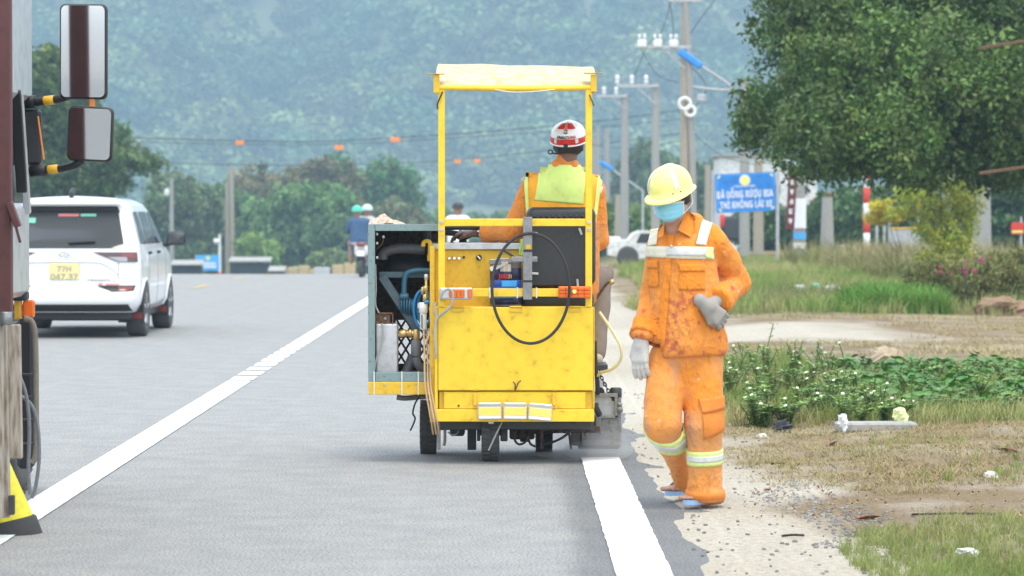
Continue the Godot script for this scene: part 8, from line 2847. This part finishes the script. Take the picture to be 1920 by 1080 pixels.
# ---------------------------------------------------------------- motorbikes and riders
func motorbike(called: String, label: String, at: Vector3) -> void:
	var t := thing(called, label, "motorbike", at, "motorbikes riding away")
	var st: SurfaceTool
	for z: float in [0.0, -1.22]:
		var xf := Transform3D(Basis(Vector3(0, 1, 0), Vector3(1, 0, 0), Vector3(0, 0, -1)), Vector3(0, 0.27, z))
		st = mb()
		lathe(st, xf, [Vector2(0.2, -0.03), Vector2(0.245, -0.048), Vector2(0.27, -0.03), Vector2(0.275, 0), Vector2(0.27, 0.03), Vector2(0.245, 0.048), Vector2(0.2, 0.03), Vector2(0.2, -0.03)], 24)
		obj("wheel", st, M.tyre, t)
	st = mb()
	rounded(st, Vector3(0, 0.62, -0.25), Vector3(0.3, 0.3, 0.75), 0.1)
	rounded(st, Vector3(0, 0.5, -0.75), Vector3(0.22, 0.2, 0.7), 0.08)
	obj("body", st, M.wall_white, t)
	st = mb()
	rounded(st, Vector3(0, 0.52, 0.2), Vector3(0.2, 0.26, 0.1), 0.04)
	obj("mudguard", st, M.car_black, t)
	st = mb()
	rounded(st, Vector3(0, 0.76, 0.14), Vector3(0.22, 0.09, 0.06), 0.025)
	obj("tail_lamp", st, M.lamp_red, t)
	st = mb()
	bx(st, Vector3(0, 0.56, 0.26), Vector3(0.18, 0.13, 0.008), 0.002, Basis(Vector3(1, 0, 0), -0.2))
	obj("number_plate", st, M.sign_white, t)
	st = mb()
	rounded(st, Vector3(0, 0.78, -0.35), Vector3(0.26, 0.1, 0.75), 0.04)
	obj("seat", st, M.vinyl, t)
	st = mb()
	tube(st, curve([Vector3(-0.34, 1.02, -0.9), Vector3(-0.15, 1.02, -0.98), Vector3(0.15, 1.02, -0.98), Vector3(0.34, 1.02, -0.9)], 4), 0.014, 6)
	bar(st, Vector3(0, 1.02, -0.98), Vector3(0, 0.27, -1.22), 0.05, 0.05, 0.01)
	obj("handlebar", st, M.dark_metal, t)
	st = mb()
	cyl(st, Vector3(0.15, 0.32, 0.1), Vector3(0.15, 0.36, -0.5), 0.05, 12)
	obj("exhaust", st, M.steel, t)

func rider(label: String, at: Vector3, shirt: Color, trouser: Color, helmet: Color, sleeve: Color, lean := 0.0, group := "motorbike riders") -> void:
	var t := thing("person", label, "person", at, group)
	# local frame: seat point at the origin, facing -z
	var q := func(x: float, y: float, z: float) -> Vector3: return Vector3(x, y, z)
	var bf := Field.new(Vector3(-0.5, -0.6, -0.75), Vector3(0.5, 0.85, 0.3), 0.02)
	var hd: Vector3 = q.call(lean, 0.66, -0.1)
	bf.cap(Vector3(0, 0.05, 0), hd, 0.07, 0.05, 0.04)
	bf.cap(hd - Vector3(0, 0.02, 0), hd + Vector3(0, 0.05, -0.01), 0.085, 0.09, 0.03)
	for s: float in [-1.0, 1.0]:
		bf.cap(Vector3(s * 0.17, 0.45, -0.04), Vector3(s * 0.27, 0.22, -0.14), 0.045, 0.04, 0.03)
		bf.cap(Vector3(s * 0.27, 0.22, -0.14), Vector3(s * 0.24, 0.18, -0.4), 0.04, 0.03, 0.03)
		bf.cap(Vector3(s * 0.1, 0.02, -0.05), Vector3(s * 0.22, -0.04, -0.42), 0.085, 0.065, 0.03)
		bf.cap(Vector3(s * 0.22, -0.04, -0.42), Vector3(s * 0.2, -0.45, -0.3), 0.06, 0.045, 0.03)
		bf.cap(Vector3(s * 0.2, -0.47, -0.27), Vector3(s * 0.2, -0.5, -0.45), 0.045, 0.035, 0.02)
	put_mesh("body", field_mesh([bf], null, func(p: Vector3, n: Vector3) -> Color: return Color(0.3, 0.17, 0.11) if p.y > 0.02 or p.y < -0.35 else trouser), M.plain_vc, t)
	var sf := Field.new(Vector3(-0.42, -0.12, -0.4), Vector3(0.42, 0.62, 0.25), 0.02)
	sf.cap(Vector3(-0.08, 0.42, -0.04), Vector3(-0.07, 0.03, 0), 0.125, 0.13, 0.05)
	sf.cap(Vector3(0.08, 0.42, -0.04), Vector3(0.07, 0.03, 0), 0.125, 0.13, 0.05)
	sf.cap(Vector3(-0.15, 0.46, -0.04), Vector3(0.15, 0.46, -0.04), 0.08, 0.08, 0.05)
	for s: float in [-1.0, 1.0]:
		sf.cap(Vector3(s * 0.18, 0.44, -0.04), Vector3(s * 0.26, 0.26, -0.12), 0.075, 0.07, 0.03)
	put_mesh("shirt", field_mesh([sf], func(p: Vector3, n: Vector3) -> float: return 0.012 * folds(p, 160.0, 160.0, 160.0, 5.0), func(p: Vector3, n: Vector3) -> Color: return sleeve if p.y < -0.02 else shirt), M.plain_vc, t)
	var st := mb()
	var rows := helmet_rows(0.125, 0.14, 0.13, 0.004, 0.03)
	var out := []
	for r in rows:
		var row := []
		for p: Vector3 in r: row.append(hd + Vector3(0, 0.04, 0) + Vector3(p.x, p.y, -p.z))
		out.append(row)
	sheet(st, out, true)
	obj("helmet", st, mat(helmet, 0.3), t)

func traffic() -> void:
	M.plain_vc = mat(Color(1, 1, 1), 0.85, {"vc": true})
	var b := Vector3(-3.379, land(-3.379, -74), -74)
	motorbike("motorbike", "white-tailed motorbike carrying two riders over the crest", b)
	rider("motorbike passenger in a dark blue shirt and bright green hat", b + Vector3(-0.05, 0.83, -0.08), Color(0.05, 0.1, 0.19), Color(0.3, 0.2, 0.19), Color(0.05, 0.5, 0.35), Color(0.6, 0.62, 0.66), -0.05)
	rider("motorbike rider with a pale blue helmet in front of the passenger", b + Vector3(0.08, 0.86, -0.5), Color(0.45, 0.43, 0.42), Color(0.3, 0.2, 0.19), Color(0.5, 0.62, 0.62), Color(0.3, 0.25, 0.22), 0.04)
	var c := Vector3(-0.992, land(-0.992, -64), -64)
	motorbike("motorbike", "motorbike hidden behind the machine under the black-helmeted rider", c)
	rider("rider in a white shirt and black helmet seen above the engine cabinet", c + Vector3(0, 0.86, -0.2), Color(0.7, 0.7, 0.7), Color(0.06, 0.06, 0.07), Color(0.02, 0.022, 0.025), Color(0.7, 0.7, 0.7))

func _ready() -> void:
	rng.seed = 77
	nz.seed = 4; nz.frequency = 0.01; nz.fractal_octaves = 4
	nz2.seed = 8; nz2.frequency = 0.02; nz2.fractal_octaves = 3
	view()
	materials()
	setting_materials()
	lay_ground()
	lay_road()
	machine_materials()
	verge_materials()
	mountain()
	background()
	near_plants()
	machine()
	people_materials()
	M.skin_dark = mat(Color(0.17, 0.085, 0.055), 0.55, {"sss": 0.1})
	M.trouser_orange = mat(Color(0.74, 0.235, 0.035), 0.85, {"tex": TX.weave, "scale": 6.0, "detail": TX.soil, "dscale": 2.0})
	worker()
	driver()
	M.mirror = mat(Color(0.6, 0.62, 0.63), 0.04, {"metal": 1.0})
	M.chrome_dark = mat(Color(0.3, 0.3, 0.31), 0.3, {"metal": 0.7})
	car()
	dust()
	truck()
	traffic()

func view() -> void:
	var cam := Camera3D.new()
	cam.name = "camera"
	cam.position = Vector3(0, 1.45, 0)
	cam.rotation_degrees = Vector3(-1.3366, -0.086, 0)
	cam.fov = 10.286
	cam.near = 0.5
	cam.far = 4000.0
	var at := CameraAttributesPhysical.new()
	at.frustum_focal_length = 133.3
	at.frustum_focus_distance = 17.5
	at.exposure_aperture = 6.3
	at.frustum_near = 0.5
	at.frustum_far = 4000.0
	cam.attributes = at
	add_child(cam)
	cam.fov = 10.286
	cam.current = true
	var e := Environment.new()
	e.background_mode = Environment.BG_SKY
	var s := ProceduralSkyMaterial.new()
	s.sky_top_color = Color(0.88, 0.92, 0.97)
	s.sky_horizon_color = Color(0.93, 0.95, 0.97)
	s.sky_curve = 0.2
	s.ground_bottom_color = Color(0.55, 0.53, 0.5)
	s.ground_horizon_color = Color(0.8, 0.82, 0.84)
	s.sky_energy_multiplier = 1.12
	var sky := Sky.new()
	sky.sky_material = s
	e.sky = sky
	e.tonemap_mode = Environment.TONE_MAPPER_LINEAR
	e.tonemap_exposure = 2.3
	e.sdfgi_enabled = true
	e.ssao_enabled = true
	e.ssil_enabled = true
	e.fog_enabled = true
	e.fog_density = 0.00074
	e.fog_light_color = Color(0.76, 0.905, 1.0)
	e.volumetric_fog_enabled = true
	e.volumetric_fog_density = 0.0
	var w := WorldEnvironment.new()
	w.environment = e
	w.name = "world"
	add_child(w)
	var sun := DirectionalLight3D.new()
	sun.name = "sun"
	sun.light_energy = 0.42
	sun.light_color = Color(1.0, 0.97, 0.91)
	sun.light_angular_distance = 24.0
	sun.shadow_enabled = true
	sun.rotation_degrees = Vector3(-72, 20, 0)
	add_child(sun)

func setting_materials() -> void:
	M.leaf = mat(Color(1, 1, 1), 0.5, {"vc": true, "back": Color(0.5, 0.6, 0.2), "spec": 0.35})
	M.grass = mat(Color(1, 1, 1), 0.7, {"vc": true, "back": Color(0.4, 0.45, 0.2), "spec": 0.3})
	M.bark = mat(Color(0.16, 0.13, 0.1), 0.9, {"tex": TX.rough_t, "scale": 1.5})
	var gsp := tex("ground_speck", 0.075, 4, [[0.0, lin(0.3, 0.26, 0.22)], [0.3, lin(0.68, 0.66, 0.63)], [0.55, lin(0.92, 0.92, 0.92)], [1.0, Color.WHITE]], 1024, FastNoiseLite.TYPE_SIMPLEX, 41)
	var gpt := tex("ground_patch", 0.02, 5, [[0.0, lin(0.66, 0.62, 0.56)], [0.5, lin(0.9, 0.89, 0.87)], [1.0, Color.WHITE]], 1024, FastNoiseLite.TYPE_SIMPLEX_SMOOTH, 43)
	M.ground = mat(Color(1, 1, 1), 0.95, {"vc": true, "tex": gsp, "scale": 1.6, "world": true, "detail": gpt, "dscale": 0.9, "bump": TX.rough_t, "bumpcm": 1.2, "spec": 0.2})
	var asp := tex("asphalt_speck", 0.055, 4, [[0.0, 0.3], [0.3, 0.66], [0.5, 0.95], [0.7, 1.24], [1.0, 1.7]], 1024, FastNoiseLite.TYPE_SIMPLEX, 51)
	var apt := tex("asphalt_patch", 0.008, 5, [[0.0, lin(0.84, 0.85, 0.87)], [0.45, lin(0.93, 0.935, 0.94)], [0.75, Color.WHITE], [1.0, lin(1.04, 1.0, 0.93)]], 1024, FastNoiseLite.TYPE_SIMPLEX_SMOOTH, 53)
	M.asphalt = mat(Color(0.315, 0.312, 0.305), 0.88, {"vc": true, "tex": asp, "scale": 0.9, "world": true, "detail": apt, "dscale": 0.33, "bump": asp, "bumpcm": 0.35, "spec": 0.3})
	M.line_new = mat(Color(0.82, 0.82, 0.81), 0.7, {"tex": TX.grain_t, "scale": 2.0, "world": true})
	M.line_new.albedo_texture = null
	M.line_old = mat(Color(0.78, 0.78, 0.77), 0.75, {"tex": tex("line_wear", 0.05, 4, [[0.0, 0.75], [0.35, 0.95], [1.0, 1.0]], 512, FastNoiseLite.TYPE_SIMPLEX, 61), "scale": 1.3, "world": true})
	M.line_yellow = mat(Color(0.5, 0.36, 0.12), 0.8, {"tex": TX.grain_t, "scale": 2.0, "world": true})
	var con := tex("concrete", 0.03, 5, [[0.0, lin(0.6, 0.58, 0.54)], [0.5, lin(0.88, 0.87, 0.85)], [1.0, Color.WHITE]], 512, FastNoiseLite.TYPE_SIMPLEX, 71)
	M.concrete = mat(Color(0.36, 0.355, 0.34), 0.9, {"tex": con, "scale": 0.8})
	M.concrete_tan = mat(Color(0.40, 0.35, 0.28), 0.9, {"tex": con, "scale": 0.8})
	M.sign_red = mat(Color(0.12, 0.012, 0.012), 0.5)
	M.sign_redbright = mat(Color(0.6, 0.04, 0.02), 0.5)
	M.wall_white = mat(Color(0.75, 0.75, 0.74), 0.7, {"tex": con, "scale": 0.3})
	M.roof_red = mat(Color(0.38, 0.12, 0.07), 0.8, {"tex": con, "scale": 0.6})
	M.dark_glass = mat(Color(0.03, 0.035, 0.04), 0.08, {"spec": 0.6})
	M.stone_pale = mat(Color(0.5, 0.47, 0.43), 0.9, {"tex": con, "scale": 2.0})
	M.dirt_red = mat(Color(0.3, 0.19, 0.12), 0.95, {"tex": gsp, "scale": 2.0})
	M.tarp_dark = mat(Color(0.04, 0.042, 0.05), 0.7, {"tex": TX.patch_t, "scale": 1.0})
	M.crate = mat(Color(0.52, 0.4, 0.22), 0.8, {"tex": con, "scale": 0.6})
	M.hill = mat(Color(0.13, 0.14, 0.08), 0.95)

# white powder drifting round the paint shoe
func dust() -> void:
	for q in [[Vector3(0.537, 0.052, -18.85), Vector3(0.42, 0.13, 0.5), 1.6], [Vector3(0.418, 0.041, -18.7), Vector3(0.5, 0.07, 0.5), 0.8], [Vector3(0.592, 0.078, -18.8), Vector3(0.3, 0.2, 0.4), 0.9]]:
		var f := FogVolume.new()
		f.shape = RenderingServer.FOG_VOLUME_SHAPE_ELLIPSOID
		f.size = q[1]
		var m := FogMaterial.new()
		m.density = q[2]
		m.albedo = Color(0.97, 0.97, 0.97)
		f.material = m
		f.name = numbered("paint_dust")
		add_child(f)
		f.position = q[0]
		tag(f, "pale dust drifting low around the paint shoe", "dust", "", "stuff")

# ---------------------------------------------------------------- far setting
func hill_y(x: float, z: float) -> float:
	var d := -z
	var base := land(0.0, -minf(d, 900.0))
	var foot := 880.0 + 60.0 * nz.get_noise_2d(x * 0.35, 10.0)
	var t := maxf(0.0, d - foot)
	var rise := t * 0.5
	rise = 300.0 * (1.0 - exp(-rise / 300.0))
	return base - 1.0 + rise * (1.0 + 0.35 * nz.get_noise_2d(x * 0.5, z * 0.5)) + 5.0 * nz.get_noise_2d(x * 2.2 + 50.0, z * 2.2) * smooth(0.0, 60.0, t) - 34.0 * absf(nz2.get_noise_2d(x * 0.42 + z * 0.12, z * 0.1 + 31.0)) * smooth(0.0, 90.0, t)

func mountain() -> void:
	var v := PackedVector3Array()
	var c := PackedColorArray()
	var ix := PackedInt32Array()
	var nx := 90
	var nzz := 60
	for j in nzz:
		for i in nx:
			var x := -560.0 + 1120.0 * i / (nx - 1)
			var z := -820.0 - 760.0 * j / (nzz - 1)
			v.append(Vector3(x, hill_y(x, z), z))
			c.append(Color.WHITE)
	for j in nzz - 1:
		for i in nx - 1:
			var a := j * nx + i
			ix.append_array([a, a + nx, a + 1, a + 1, a + nx, a + nx + 1])
	tag(put_mesh("mountain", flat_mesh(v, c, ix), M.hill), "steep forested mountainside filling the background", "mountain", "", "structure")
	var clump := leaf_clump(110, 0.42, 0.75, 0.7, 0.3)
	var places := []
	var cols := []
	for i in 15000:
		var x := rng.randf_range(-330.0, 330.0)
		var z := -870.0 - 320.0 * pow(rng.randf(), 0.9)
		var s := rng.randf_range(2.6, 6.0)
		var bare := nz2.get_noise_2d(x * 1.6, z * 1.6)
		if bare > 0.36 and rng.randf() < 0.8: continue
		var b := Basis(Vector3.UP, rng.randf() * TAU).scaled(Vector3(s, s * rng.randf_range(0.7, 1.15), s))
		places.append(Transform3D(b, Vector3(x, hill_y(x, z) + s * 0.45, z)))
		var g := nz.get_noise_2d(x * 3.0, z * 3.0)
		var k := rng.randf_range(0.6, 1.35) * (1.0 + 1.1 * g)
		var warm := clampf(0.5 + nz2.get_noise_2d(x * 0.9 + 99.0, z * 0.9) * 1.3 + rng.randf_range(-0.2, 0.2), 0.0, 1.0)
		cols.append(Color(0.055, 0.13, 0.055).lerp(Color(0.2, 0.25, 0.08), warm) * k)
	tag(many("mountain_forest", clump, M.leaf, places, cols), "dense hazy green forest covering the mountainside", "forest", "", "stuff")
